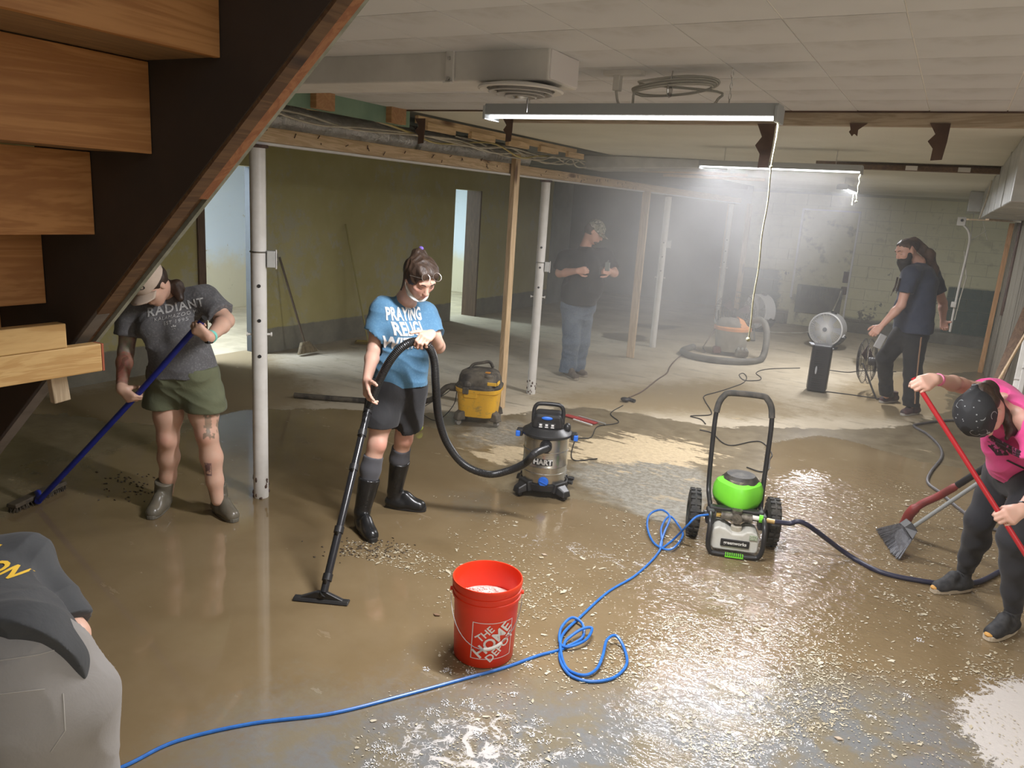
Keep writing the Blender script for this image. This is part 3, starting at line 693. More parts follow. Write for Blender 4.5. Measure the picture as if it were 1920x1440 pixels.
# ============================================================ helpers for objects
class LB(MB):
    world = False
BVS = {}
def bvh_of(o):
    me = o.data; dg = None
    return BVHTree.FromPolygons([v.co.copy() for v in me.vertices], [tuple(p.vertices) for p in me.polygons])
def text2d(s, size, bold=0.02, shear=0.0, spacing=1.0, sub=0.02):
    c = bpy.data.curves.new('t', 'FONT'); c.body = s; c.size = size; c.offset = bold*size; c.space_character = spacing
    c.shear = shear; c.align_x = 'CENTER'; c.align_y = 'CENTER'; c.resolution_u = 3
    o = bpy.data.objects.new('t', c); COL.objects.link(o)
    bpy.context.view_layer.update()
    me = bpy.data.meshes.new_from_object(o.evaluated_get(bpy.context.evaluated_depsgraph_get()))
    bpy.data.objects.remove(o); bpy.data.curves.remove(c)
    bm = bmesh.new(); bm.from_mesh(me); bpy.data.meshes.remove(me)
    return bm
def rect2d(w_, h_, t=None):
    bm = bmesh.new()
    def r(x0, x1, y0, y1):
        bm.faces.new([bm.verts.new((x, y, 0)) for x, y in ((x0, y0), (x1, y0), (x1, y1), (x0, y1))])
    if t is None: r(-w_/2, w_/2, -h_/2, h_/2)
    else:
        r(-w_/2, w_/2, -h_/2, -h_/2+t); r(-w_/2, w_/2, h_/2-t, h_/2); r(-w_/2, -w_/2+t, -h_/2+t, h_/2-t); r(w_/2-t, w_/2, -h_/2+t, h_/2-t)
    return bm
def decal(bm, name, mat, target, o, ux, uy, parent=None, off=0.0015, step=0.012, rot=0.0, world=False, far=0.6):
    """prints a flat shape on to the surface of `target` (vectors in the frame of target's mesh)"""
    bmesh.ops.triangulate(bm, faces=bm.faces)
    for _ in range(6):
        es = [e for e in bm.edges if e.calc_length() > step]
        if not es: break
        bmesh.ops.subdivide_edges(bm, edges=es, cuts=1, use_grid_fill=False)
        bmesh.ops.triangulate(bm, faces=bm.faces)
    ux = Vector(ux).normalized(); uy = Vector(uy); uy = (uy-ux*ux.dot(uy)).normalized(); n = ux.cross(uy); o = Vector(o)
    c, s = math.cos(rot), math.sin(rot); bad = []
    for v in bm.verts:
        x, y = v.co.x*c-v.co.y*s, v.co.x*s+v.co.y*c
        p = o+ux*x+uy*y
        hit = target.ray_cast(p+n*far*0.5, -n, far)
        if hit[0] is None: bad.append(v); continue
        v.co = hit[0]+n*off
    if bad: bmesh.ops.delete(bm, geom=bad, context='VERTS')
    me = bpy.data.meshes.new(name); bm.to_mesh(me); bm.free(); me.materials.append(mat)
    ob = bpy.data.objects.new(name, me); COL.objects.link(ob)
    if parent:
        ob.parent = parent
        if world: me.transform(parent_world(parent).inverted())
    return ob
M['ink_white'] = pm('white_print', (0.78, 0.77, 0.74), rough=0.6)
M['ink_black'] = pm('black_print', (0.02, 0.02, 0.02), rough=0.6)
RZC = math.atan2(HR.y, HR.x)
# ============================================================ STAIRCASE
sx0, sz0, run, rise = -1.47, 2.214, 0.245, 0.21
stw = wood('stair_pine', (0.31, 0.125, 0.03), (0.42, 0.19, 0.055), (0.10, 0.035, 0.012), 'Y', sc=0.8)
std = wood('stair_pine_dark', (0.17, 0.09, 0.035), (0.23, 0.125, 0.05), (0.06, 0.03, 0.01), 'Y')
sdark = pm('stringer_shade_tone', (0.048, 0.032, 0.021), (0.035, 0.024, 0.016), 3, 0.75, bump=.1)  # shade of the unlit inner face put into the stringer colour
stair = thing('staircase', 'open backed wooden staircase with dark stringer crossing the upper left corner', 'staircase', (-2.2, 0.8, 0))
k0, k1 = -4, 9
for k in range(k0, k1):
    x = sx0-run*k; z = sz0-rise*k
    if z < 0.1: break
    MB().box((x-0.010, 0.775, z+rise/2), (0.02, 0.95, rise-0.002)).build('riser', stw, stair, bevel=.001, seg=1)
    MB().box((x-0.146, 0.775, z+0.018), (0.248, 0.95, 0.032)).build('tread', std, stair, bevel=.003)
def strp(y0, y1, dlow, dhigh, xa, xb):
    """board along the pitch; dlow/dhigh are heights measured from the lower edge line"""
    zl = lambda x: 1.452+0.872*(x+2.14)
    return [(xa, y0, zl(xa)+dlow), (xb, y0, zl(xb)+dlow), (xb, y1, zl(xb)+dlow), (xa, y1, zl(xa)+dlow), (xa, y0, zl(xa)+dhigh), (xb, y0, zl(xb)+dhigh), (xb, y1, zl(xb)+dhigh), (xa, y1, zl(xa)+dhigh)]
XB = 0.9
MB().hexa(strp(1.252, 1.29, 0, 0.62, -3.6, XB)).build('stringer', sdark, stair)
MB().hexa(strp(1.255, 1.292, -0.012, 0.0, -1.98, XB)).build('stringer_edge', M['oldwood'], stair); MB().hexa(strp(1.255, 1.292, -0.012, 0.0, -3.6, -1.982)).build('stringer_edge', pm('dusty_edge', (0.15, .13, .115), (.10, .085, .07), 6, .85), stair)
MB().hexa(strp(1.293, 1.332, -0.0, 0.09, -1.62, XB)).build('edge_strip', wood('orange_edge', (0.27, 0.105, 0.045), (0.36, 0.16, 0.07), (0.03, .015, .01), 'X'), stair, bevel=.002)
MB().hexa(strp(1.334, 1.346, 0.005, 0.50, -2.25, XB)).build('drywall_edge', pm('drywall_edge', (0.33, 0.34, 0.28), (0.22, .23, .18), 20, .9), stair)
MB().hexa(strp(1.293, 1.333, 0.02, 0.4, -2.3, -1.62)).build('backing_board', M['oldwood'], stair)
MB().hexa(strp(0.26, 0.30, 0, 0.62, -3.6, XB)).build('stringer', sdark, stair)
cw = wood('cross_lumber', (0.50, 0.29, 0.10), (0.62, 0.40, 0.16), (0.15, 0.08, 0.02), 'Y')
cp = tag(MB().bar((-2.035, 0.20, 1.452), (-2.035, 1.285, 1.452), 0.038, 0.078).bar((-2.035, 0.20, 1.525), (-2.035, 1.19, 1.525), 0.038, 0.066).build('cross_plank', cw, None, bevel=.003), 'yellow lumber cross plank fixed beneath the staircase at the left edge', 'plank')
MB().box((-2.035, 1.289, 1.452), (0.037, 0.006, 0.077)).build('red_stain_end', pm('red_end_stain', (0.35, 0.09, 0.04), rough=.8), cp)
tag(MB().bar(AX(103, 688, -2.06), AX(114, 752, -2.06), 0.022, 0.045, up=(0, 1, 0)).build('stub_block', wood('pale_stub', (0.36, 0.27, 0.17), (0.45, .35, .23), None, 'Z', knots=False), None, bevel=.002), 'short pale wood stub hanging from the cross plank end', 'wood block')
structure(MB().hexa([(-2.95, -0.6, 0), (-2.07, -0.6, 0), (-2.07, 1.32, 0), (-2.95, 1.32, 0), (-2.95, -0.6, .06), (-2.09, -0.6, .06), (-2.09, 1.30, .06), (-2.95, 1.30, .06)]).build('trim_5', pm('concrete_pad', (0.25, 0.21, 0.13), (0.15, .125, .075), 8, .7, bump=.5, bscale=18), None, bevel=.01))
# ============================================================ SHOP LIGHTS
em = NT('lit_tube'); em.out((1, 1, 1), 0.5, 0, None, Emission_Color=(0.97, 0.98, 1.0, 1), Emission_Strength=5.0); M['tube'] = em.m
housing = pm('light_housing_grey', (0.40, 0.43, 0.45), rough=0.45)
def shop_light(c, lab, along='X', chains=True, cord=None):
    c = Vector(c); t = thing('shop_light', lab, 'light', c, 'hanging tube shop lights', 0.0 if along == 'X' else math.pi/2)
    b = LB(); L_ = 1.22
    b.prism([(-.06, 0.0), (.06, 0.0), (.045, .045), (-.045, .045)], (-L_/2, 0, 0.004), (0, 1, 0), UP, (L_, 0, 0))
    b.build('housing', housing, t, bevel=.002)
    LB().box((0, 0, 0.0), (L_-.02, .045, .010)).build('tube', M['tube'], t, bevel=.005)
    for s_ in (-1, 1):
        LB().box((s_*(L_/2-.004), 0, .012), (.012, .122, .055)).build('end_cap', housing, t, bevel=.002)
    if chains:
        for s_ in (-1, 1):
            x = s_*.42; b = LB(); z = .05; top = CZ-c.z; k = 0
            while z < top-.004:
                pts = [(x+(.005*math.cos(a) if k % 2 else 0), (0 if k % 2 else .005*math.cos(a)), z+.009+.011*math.sin(a)) for a in [j*math.pi/3 for j in range(6)]]
                b.tube(pts, .0013, 4, closed=True); z += .0185; k += 1
            b.build('chain', M['metal'], t)
    return t
l1 = shop_light(FIX1, 'nearest long shop light hanging by chains under the tiled ceiling')
l2 = shop_light(FIX2, 'second long shop light hanging further back in the steam')
l3 = shop_light(FIX3, 'small looking shop light seen end on near the rear wall', along='Y')
l4 = shop_light(FIX4, 'shop light outside the picture on the right')
# pull cords
cordw = pm('braided_cord', (0.42, 0.40, 0.28), (0.28, .27, .18), 60, .8)
def cord(p, z1, lab, r=.0035, sway=.0022):
    p = Vector(p); n_ = 24
    pts = [(p.x+sway*math.sin(i*.9), p.y+sway*math.cos(i*.7), p.z+(z1-p.z)*i/n_) for i in range(n_+1)]
    o = tag(MB().tube(pts, r, 6).build('pull_cord', cordw, None, smooth=True), lab, 'cord', 'pull cords of the shop lights')
    MB().ball((pts[-1][0], pts[-1][1], pts[-1][2]-.006), .009, 8, 6).build('knot', cordw, o, smooth=True)
    MB().ball(pts[5], .006, 8, 6).build('knot', cordw, o, smooth=True)
cord((-.625, 3.0, 2.30), 1.5, 'long cream pull cord hanging from the nearest shop light', .0032)
cord((-.69, 6.4, 2.33), 2.12, 'short cord at the right end of the second shop light', .004, .003)
cord((-1.25, 11.19, 2.34), 2.2, 'short cord below the end-on shop light', .004, .002)
# ceiling socket bar, coiled flex
cs = tag(MB().box((-1.235, 3.0, 2.468), (0.16, 0.05, 0.022)).build('ceiling_socket_bar', M['white'], None, bevel=.003), 'small white socket bar screwed to the tiled ceiling', 'socket')
MB().box((-1.26, 3.0, 2.43), (0.028, 0.035, 0.06)).build('plug', M['white'], cs, bevel=.004)
fm_ = pm('white_flex', (0.55, 0.54, 0.50), rough=.5)
pc = Vector((-1.04, 3.02, 2.405)); pts = [(-1.26, 2.99, 2.40), (-1.245, 3.0, 2.35), (-1.2, 3.02, 2.345)]
for k in range(4):
    for a in range(10):
        t_ = a/10*2*math.pi; 
        pts.append((pc.x+(.155+.006*k)*math.cos(t_+math.pi), pc.y+.02*math.sin(t_)+.008*k, pc.z+(.020+.005*k)*math.sin(t_+math.pi)+.012*math.cos(t_+.4)*-1+.006*k))
pts += [(pc.x+.17, 3.03, 2.40), (pc.x+.18, 3.02, 2.37), (pc.x+.17, 3.0, 2.345)]
cf = tag(MB().tube(spline(pts, 4), .0048, 6).build('coiled_flex', fm_, None, smooth=True), 'white flex bundled in a loop above the nearest shop light', 'cord')
MB().lathe([(.026, -.004), (.03, 0), (.026, .004)], (pc.x-.01, pc.y, pc.z), 12, Matrix.Rotation(math.pi/2, 3, 'Y')).tube([(pc.x-.01, pc.y, pc.z+.03), (pc.x-.005, pc.y, 2.474)], .003, 5).build('tie_wrap', M['metal'], cf)
# ============================================================ ORANGE BUCKET
bk = thing('bucket', 'orange red plastic pail with a white logo and wire handle, soapy water inside', 'bucket', F(906, 1222), None, 0.22)
om = NT('pail_orange'); om.out((0.78, 0.045, 0.012), 0.38, 0, None, Subsurface_Weight=0.12, Subsurface_Radius=(0.3, 0.05, 0.02), Subsurface_Scale=0.02); M['orange'] = om.m
bb = LB()
out_ = [(.05, .002), (.128, .002), (.131, .006), (.141, .27), (.1415, .288), (.150, .290), (.150, .300), (.146, .302), (.146, .318), (.151, .320), (.151, .328), (.147, .330), (.147, .342), (.152, .344), (.153, .362), (.151, .368), (.147, .368), (.145, .360), (.138, .27), (.127, .01), (.0001, .01)]
bb.lathe([(.0001, .002)]+out_, (0, 0, 0), 64)
shell = bb.build('shell', M['orange'], bk, smooth=True)
LB().lathe([(.0001, .252), (.08, .256), (.136, .251), (.1365, .248), (.0001, .246)], (0, 0, 0), 40).build('soapy_water', pm('soap_froth', (0.50, 0.24, 0.20), (0.66, .48, .44), 14, .4, bump=.6, bscale=60, bdist=.01), bk, smooth=True)
bb = LB(); rr = random.Random(4)
for k in range(260):
    a = rr.random()*6.28; r_ = .115*math.sqrt(rr.random()); q = (r_*math.cos(a)-.018, r_*math.sin(a)-.01, .254+.004*rr.random())
    bb.ball(q, .003+.004*rr.random(), 6, 4)
tag(bb.build('soap_bubble', pm('bubble_film', (0.62, .5, .47), rough=.15), bk, smooth=True), kind='stuff')
# bail: hangs down in front, with a white grip
import itertools
ax = Vector((math.cos(.30), math.sin(.30), 0)); fr_ = Vector((ax.y, -ax.x, 0)); pts = []
for i in range(25):
    t_ = math.pi*i/24; drop = .185*math.sin(t_); x_ = .152*math.cos(t_)
    rad = math.sqrt(max(.158**2-x_*x_, 0)) if abs(x_) < .158 else 0
    pts.append(ax*(-x_)+fr_*(rad*1.0+.006)+UP*(.300-drop))
bail = LB().tube(pts, .0019, 6).build('wire_handle', M['metal'], bk, smooth=True)
LB().tube(pts[12:17], .0075, 12).build('grip', M['postwhite'], bail, smooth=True)
for s_ in (-1, 1):
    LB().cyl(ax*(.148*s_)+UP*.302, ax*(.160*s_)+UP*.302, .009, n=12).build('ear', M['orange'], bk)
tb = bvh_of(shell); fd_ = Vector((.56, -.83, 0)).normalized(); rx = Vector((-fd_.y, fd_.x, 0))
lo_ = Vector((0, 0, .135))+fd_*.13
decal(rect2d(.175, .175, .003), 'logo_frame', M['ink_white'], tb, lo_, rx, UP, bk)
for s_, sz_, off in (('THE', .046, (-.036, .034)), ('HOME', .070, (.0, -.0)), ('DEPOT', .050, (.035, -.036))):
    a_ = math.radians(45)
    decal(text2d(s_, sz_, .02, spacing=1.0), 'logo_letters', M['ink_white'], tb, lo_+rx*off[0]*1.0+UP*(off[1]*1.0), rx, UP, bk, rot=a_, off=.002, step=.008)
# ============================================================ BLUE PRESSURE HOSE
hb_m = pm('blue_hose', (0.02, 0.13, 0.46), (0.03, 0.17, 0.55), 30, .35)
def fp(*ps, z=.006): return [F(x, y, z) for x, y in ps]
W_ = F(1385, 1000)
pts = fp((60, 1500), (225, 1440), (330, 1390), (470, 1357), (620, 1338), (760, 1303), (880, 1270), (945, 1252), (1010, 1229), (1052, 1217))
pts += [F(1062, 1200, .02), F(1090, 1180, .04), F(1110, 1178, .04), F(1098, 1200, .03), F(1065, 1213, .02), F(1050, 1205, .02), F(1052, 1178, .03), F(1072, 1158, .03), F(1092, 1170, .02), F(1092, 1195, .015), F(1062, 1213, .01)]
pts += [F(1050, 1222, .01), F(1053, 1245, .008), F(1072, 1268, .008), F(1110, 1278, .008), F(1152, 1270, .008), F(1175, 1245, .01), F(1170, 1215, .02), F(1155, 1192, .04), F(1138, 1200, .04), F(1130, 1230, .03), F(1118, 1255, .02), F(1095, 1266, .012), F(1065, 1255, .012), F(1052, 1225, .016), F(1055, 1190, .02)]
pts += [F(1090, 1155, .008), F(1140, 1110, .006), F(1195, 1076, .006), F(1238, 1030, .01), F(1240, 990, .04), F(1255, 968, .05), F(1272, 985, .04), F(1280, 1005, .03), F(1258, 1030, .02), F(1228, 1020, .012), F(1214, 990, .02), F(1218, 965, .04), F(1240, 956, .06), F(1256, 970, .05), F(1245, 1000, .03), F(1238, 1028, .012), F(1262, 1012, .015), D(1288, 986, 4.23)]
hz = D(1306, 969, 4.235)
pts += [hz, D(1328, 965, 4.265)]
bh = tag(MB().tube(spline(pts, 7), .0068, 8).build('pressure_hose', hb_m, None, smooth=True), 'bright blue hose with tangled loops snaking across the wet floor', 'hose')
# ============================================================ PRESSURE WASHER
ws = thing('pressure_washer', 'lime green wheeled pressure washer with tall black handle', 'pressure washer', (-.905, 4.59, 0), None, math.atan2(.14, .41))
gm = pm('lime_plastic', (0.20, 0.72, 0.04), (0.17, .62, .04), 5, .35); blk = M['black']
tire = pm('tyre_rubber', (0.018, .018, .017), (0.05, .045, .035), 14, .7, bump=.6, bscale=25, bdist=.01)
for s_ in (-1, 1):
    t_ = Matrix.Rotation(math.pi/2, 3, 'Y')
    wo = LB().lathe([(.07, -.035), (.125, -.035), (.142, -.024), (.146, 0), (.142, .024), (.125, .035), (.07, .035)], (s_*.235, 0, .146), 36, t_, closed=True).build('wheel', tire, ws, smooth=True)
    b = LB()
    for k in range(22):
        a = 2*math.pi*k/22
        for d_ in (-1, 1):
            R = Matrix.Rotation(a, 3, 'X'); c_ = Vector((s_*.235+d_*.018, 0, .146))+R @ Vector((0, 0, .1465))
            b.box(c_, (.026, .018, .008), R)
    tag(b.build('tread_lug', tire, wo), kind='stuff')
    LB().lathe([(.0001, .012), (.03, .016), (.06, .006), (.078, .012), (.08, -.012), (.0001, -.012)], (s_*.245, 0, .146), 28, t_ if s_ > 0 else Matrix.Rotation(-math.pi/2, 3, 'Y')).build('rim', gm, wo, smooth=True)
LB().cyl((-.25, 0, .146), (.25, 0, .146), .01).build('axle', blk, ws)
# base loop in front
fz = -.27
loop = spline([(-.15, -.05, .24), (-.155, -.22, .22), (-.155, fz, .17), (-.155, fz-.01, .08), (-.14, fz-.01, .03), (-.10, fz-.01, .016), (.10, fz-.01, .016), (.14, fz-.01, .03), (.155, fz-.01, .08), (.155, fz, .17), (.155, -.22, .22), (.15, -.05, .24)], 6)
LB().tube(loop, .0145, 10).build('base_frame', blk, ws, smooth=True)
LB().tube(spline([(-.15, -.05, .24), (-.16, .03, .30), (-.165, .07, .45), (-.168, .10, .68), (-.165, .115, .78)], 6), .0145, 10).tube(spline([(.15, -.05, .24), (.16, .03, .30), (.165, .07, .45), (.168, .10, .68), (.165, .115, .78)], 6), .0145, 10).build('handle_tube', blk, ws, smooth=True)
LB().tube(spline([(-.165, .113, .77), (-.155, .12, .83), (-.13, .125, .875), (-.09, .13, .895), (.09, .13, .895), (.13, .125, .875), (.155, .12, .83), (.165, .113, .77)], 6), .019, 12).build('handle_grip', pm('foam_grip', (0.06, .058, .052), (.1, .09, .075), 20, .85, bump=.3), ws, smooth=True)
# motor body
LB().lathe([(.0001, .16), (.09, .17), (.125, .22), (.13, .30), (.12, .38), (.085, .42), (.0001, .43)], (0.02, .02, 0), 28).build('motor_body', pm('dusty_black_shell', (.03, .028, .024), (.09, .08, .062), 10, .6, bump=.3), ws, smooth=True)
b = LB(); n_ = 28; vs = []
for j, (r_, z_) in enumerate(((.150, .265), (.160, .30), (.158, .35), (.140, .385), (.105, .400), (.098, .395), (.098, .37))):
    for k in range(n_+1):
        a = math.radians(-215+250*k/n_); e = .02*max(0, -math.sin(a))
        rr_ = r_*(.88+.06*math.cos(4*a)); zz = z_+(-.035*(1 if j < 2 else .3))*max(0, -math.sin(a)) + .0
        if k in (0, n_): zz += .03 if j < 2 else 0
        vs.append((.010+rr_*math.cos(a), -.01+rr_*.95*math.sin(a), zz))
fs_ = [(j*(n_+1)+k, j*(n_+1)+k+1, (j+1)*(n_+1)+k+1, (j+1)*(n_+1)+k) for j in range(6) for k in range(n_)]
b.add(vs, fs_); cw_ = b.build('green_cowl', gm, ws, smooth=True)
sm_ = cw_.modifiers.new('th', 'SOLIDIFY'); sm_.thickness = .006
LB().lathe([(.0001, .402), (.05, .405), (.080, .40), (.085, .388), (.0001, .38)], (.010, -.01, 0), 8).build('top_grille', pm('grimy_grille', (.06, .055, .045), (.2, .17, .12), 18, .6), ws)
LB().lathe([(.0001, .412), (.012, .412), (.014, .404), (.0001, .402)], (.03, -.05, 0), 14).build('badge', M['ink_white'], ws)
# pump and fittings
LB().cyl((-.09, -.17, .215), (.09, -.17, .215), .026, n=14).cyl((0, -.17, .19), (0, -.17, .26), .032, n=14).cyl((0, -.215, .215), (0, -.14, .215), .03, n=14).build('pump', pm('grimy_pump', (.22, .2, .16), (.06, .05, .04), 22, .5, .4, bump=.4), ws, smooth=True)
LB().box((0, -.13, .235), (.32, .05, .04)).box((-.15, -.16, .2), (.05, .07, .09)).box((.15, -.16, .2), (.045, .07, .09)).build('cross_bracket', blk, ws, bevel=.008)
LB().cyl((-.09, -.17, .215), (-.12, -.175, .215), .012).build('brass_fitting', pm('brass', (.75, .5, .14), rough=.3, metal=.9), ws)
LB().cyl((-.12, -.175, .215), (-.19, -.18, .215), .021, n=12).build('hose_collar', blk, ws)
LB().cyl((.09, -.175, .225), (.13, -.18, .225), .014).build('inlet_fitting', M['postwhite'], ws)
LB().cyl((.128, -.18, .225), (.15, -.183, .225), .024, n=10).build('green_nut', gm, ws)
LB().cyl((.15, -.183, .225), (.215, -.19, .222), .014, n=12).build('brass_coupling', pm('brass2', (.7, .5, .22), rough=.35, metal=.8), ws)
# detergent tank
b = LB(); prof_ = [(-.135, .045), (-.12, .03), (.12, .03), (.135, .045), (.135, .125), (.12, .15), (.09, .165), (.06, .16), (.035, .14), (-.02, .14), (-.06, .165), (-.10, .175), (-.13, .16), (-.138, .13)]
b.prism(prof_, (0, -.255, 0), (1, 0, 0), UP, (0, .16, 0))
tk = b.build('detergent_tank', pm('white_tank_plastic', (.62, .62, .57), (.5, .49, .43), 6, .45, bump=.1), ws, bevel=.014, seg=3)
LB().lathe([(.0001, .03), (.026, .03), (.032, .026), (.032, 0), (.0001, 0)], (.005, -.19, .14), 18).build('tank_cap', pm('dirty_cap', (.5, .46, .38), (.36, .33, .26), 30, .6, bump=.3), tk, smooth=True)
nb = LB().box((0, -.259, .082), (.165, .008, .046)).build('name_plate', blk, tk, bevel=.004)
bx = text2d('greenworks', .028, .02, spacing=.98); bmesh.ops.transform(bx, matrix=Matrix.Translation((0, -.2642, .0835)) @ Matrix.Rotation(math.pi/2, 4, 'X'), verts=bx.verts)
me = bpy.data.meshes.new('letters'); bx.to_mesh(me); bx.free(); me.materials.append(M['ink_white']); lt = bpy.data.objects.new('lettering', me); COL.objects.link(lt); lt.parent = nb
LB().box((.10, -.2585, .13), (.045, .006, .03)).build('spec_label', pm('label_greenish', (.45, .5, .38), (.2, .25, .16), 120, .6), tk, bevel=.002)
b = LB().box((0.0, fz-.022, .012), (.105, .02, .006))
for k in range(9): b.box((-.048+.012*k, fz-.022, .022), (.005, .02, .02))
tag(b.build('green_foot', gm, ws), None, None, None)
# inlet hose (dark navy) from washer to the right
nav = pm('navy_hose', (0.018, 0.02, 0.045), (.03, .03, .055), 20, .45)
Lw = parent_world(ws)
s0 = Lw @ Vector((.205, -.188, .222))
pts = [s0, s0+HR*.10+Vector((0, 0, -.005)), D(1510, 982, 4.22), F(1590, 1040, .03), F(1650, 1072, .014), F(1720, 1088, .013), F(1780, 1095, .013), F(1830, 1092, .013), F(1868, 1075, .013), F(1925, 1040, .013), F(2000, 980, .013)]
tag(MB().tube(spline(pts, 8), .0145, 10).build('water_hose', nav, None, smooth=True), 'dark navy water hose curving from the washer to the black sneakers', 'hose')
pts = fp((2000, 1010), (1900, 1000), (1845, 985), (1800, 955), (1765, 925), (1740, 905), (1745, 885), (1765, 858), (1762, 838), (1740, 815), (1715, 800), (1722, 795), (1780, 788), (1850, 790), z=.012)
tag(MB().tube(spline(pts, 8), .012, 8).build('grey_hose', pm('grey_hose', (.09, .085, .09), (.13, .12, .12), 12, .45), None, smooth=True), 'grey hose in an S curve on the wet floor behind the pink shirt', 'hose')
# ============================================================ STAINLESS VACUUM
vb = Vector((-2.2, 4.56, 0)); RZV = .42
vc = thing('shop_vacuum', 'stainless steel drum vacuum with black lid and four black feet', 'vacuum cleaner', vb, None, RZV)
ss_ = NT('brushed_stainless'); _c = ss_.coord((1, 1, 60)); ss_.out(ss_.mix(ss_.noise(2, 2, .5, _c), (.62, .6, .55), (.5, .48, .43)), .24, .95, ss_.bump(ss_.noise(3, 2, .5, _c), .03, .002)); M['steel'] = ss_.m
dr_ = [(.0001, .075), (.150, .075), (.152, .08), (.152, .165), (.156, .168), (.156, .176), (.152, .18), (.152, .215), (.156, .218), (.156, .226), (.153, .23), (.153, .32), (.157, .322), (.157, .328), (.153, .332), (.154, .425), (.0001, .426)]
drum = LB().lathe(dr_, (0, 0, 0), 48).build('drum', M['steel'], vc, smooth=True)
bs = LB().lathe([(.0001, .05), (.145, .05), (.165, .06), (.168, .10), (.158, .105), (.152, .085), (.0001, .085)], (0, 0, 0), 40).build('base_ring', blk, vc, smooth=True)
for k, a in enumerate((-2.45, -.75, .75, 2.45)):
    d_ = Vector((math.cos(a), math.sin(a), 0)); s_ = Vector((-d_.y, d_.x, 0)); b = LB()
    o_ = d_*.12
    b.prism([(-.07, .05), (.07, .05), (.055, .115), (-.055, .115)], o_-d_*.0, s_, UP, d_*.055)
    b.hexa([o_+d_*.05-s_*.05+UP*.045, o_+d_*.115-s_*.036+UP*.03, o_+d_*.115+s_*.036+UP*.03, o_+d_*.05+s_*.05+UP*.045, o_+d_*.05-s_*.04+UP*.10, o_+d_*.11-s_*.028+UP*.07, o_+d_*.11+s_*.028+UP*.07, o_+d_*.05+s_*.04+UP*.10])
    ft = b.build('foot', blk, vc, bevel=.008, seg=3)
    LB().ball(o_+d_*.082+UP*.022, (.022, .022, .022), 14, 8).lathe([(.026, 0), (.026, .035), (.016, .05)], o_+d_*.082+UP*.014, 12).build('caster', blk, ft, smooth=True)
LB().lathe([(.0001, .42), (.165, .42), (.174, .428), (.175, .442), (.165, .452), (.135, .47), (.125, .48), (.0001, .48)], (0, 0, 0), 48).build('lid', blk, vc, smooth=True)
hb = LB(); hb.prism([(-.105, .475), (.105, .475), (.10, .53), (.085, .575), (-.085, .575), (-.10, .53)], (0, .085, 0), (1, 0, 0), UP, (0, -.17, 0))
hd_ = hb.build('motor_head', blk, vc, bevel=.018, seg=3)
LB().tube(spline([(-.10, -.01, .50), (-.10, 0, .58), (-.085, 0, .618), (-.05, 0, .63), (.05, 0, .63), (.085, 0, .618), (.10, 0, .58), (.10, -.01, .50)], 5), .014, 10).build('carry_handle', blk, vc, smooth=True)
LB().box((-.005, -.0885, .50), (.12, .008, .038)).build('switch_panel', pm('panel_dark', (.03, .03, .03), rough=.4), hd_, bevel=.002)
for k in range(3):
    LB().box((-.045+.04*k, -.094, .507), (.018, .004, .012)).box((-.045+.04*k, -.094, .492), (.022, .004, .006)).build('panel_symbol', M['ink_white'], hd_)
bl = pm('bright_blue_plastic', (.03, .17, .72), rough=.35)
LB().ball((-.005, -.088, .552), (.038, .008, .013), 16, 8).build('blue_switch', bl, hd_, smooth=True)
for s_ in (-1, 1):
    lt_ = LB().box((s_*.185, -.02, .425), (.045, .06, .05)).build('latch', blk, vc, bevel=.01, seg=3)
    LB().box((s_*.197, -.045, .42), (.03, .03, .04)).build('latch_button', bl, lt_, bevel=.006)
LB().ball((.135, -.02, .48), (.025, .03, .035), 12, 8).build('filter_cap', blk, vc, smooth=True)
pd = Vector((.02, -1, 0)).normalized()
LB().cyl(pd*.145+UP*.382, pd*.175+UP*.379, .041, n=20).cyl(pd*.17+UP*.379, pd*.205+UP*.372, .034, .03, n=20).build('inlet_port', blk, vc, smooth=True)
LB().lathe([(.0001, .012), (.028, .012), (.034, .006), (.036, 0), (.0001, 0)], pd*.152+UP*.125, 24, Matrix.Rotation(math.pi/2, 3, 'X')).build('drain_knob', bl, vc, smooth=True)
LB().box(pd*.168+UP*.123, (.056, .006, .009), Matrix.Rotation(.4, 3, 'Y')).build('drain_grip', bl, vc, bevel=.002)
tb = bvh_of(drum)
pl = decal(rect2d(.135, .046), 'name_plate', M['ink_black'], tb, (-.012, -.16, .262), (1, 0, 0), UP, vc)
decal(text2d('HART', .05, .05, spacing=1.0), 'lettering', pm('silver_ink', (.6, .6, .58), rough=.4), tb, (-.010, -.16, .262), (1, 0, 0), UP, vc, off=.003)
for s_ in (0,):
    LB().cyl((.17, .05, .10), (.21, .04, .10), .013).cyl((.17, .05, .07), (.20, .04, .07), .016).build('cord_wrap', blk, vc)
# hose: port -> sweep -> hand -> wand
Vw = parent_world(vc)
h0 = Vw @ (pd*.19+UP*.374); h1 = D(990, 866, 4.30)
hosepts = [h0, D(1003, 850, 4.33), D(985, 868, 4.36), D(955, 882, 4.42), D(915, 889, 4.45), D(870, 871, 4.42), D(838, 830, 4.36), D(822, 780, 4.28), D(817, 720, 4.18), D(814, 676, 4.14), D(803, 650, 4.10), D(780, 640, 4.07), D(755, 650, 4.04), D(733, 674, 4.04), D(712, 712, 4.07), D(700, 742, 4.09), D(692, 764, 4.10)]
hs = NT('vac_hose_black'); hs.out((.02, .02, .02), .32, 0, None)
sp = spline(hosepts, 12); rad = []
L_ = [0]
for i in range(1, len(sp)): L_.append(L_[-1]+(sp[i]-sp[i-1]).length)
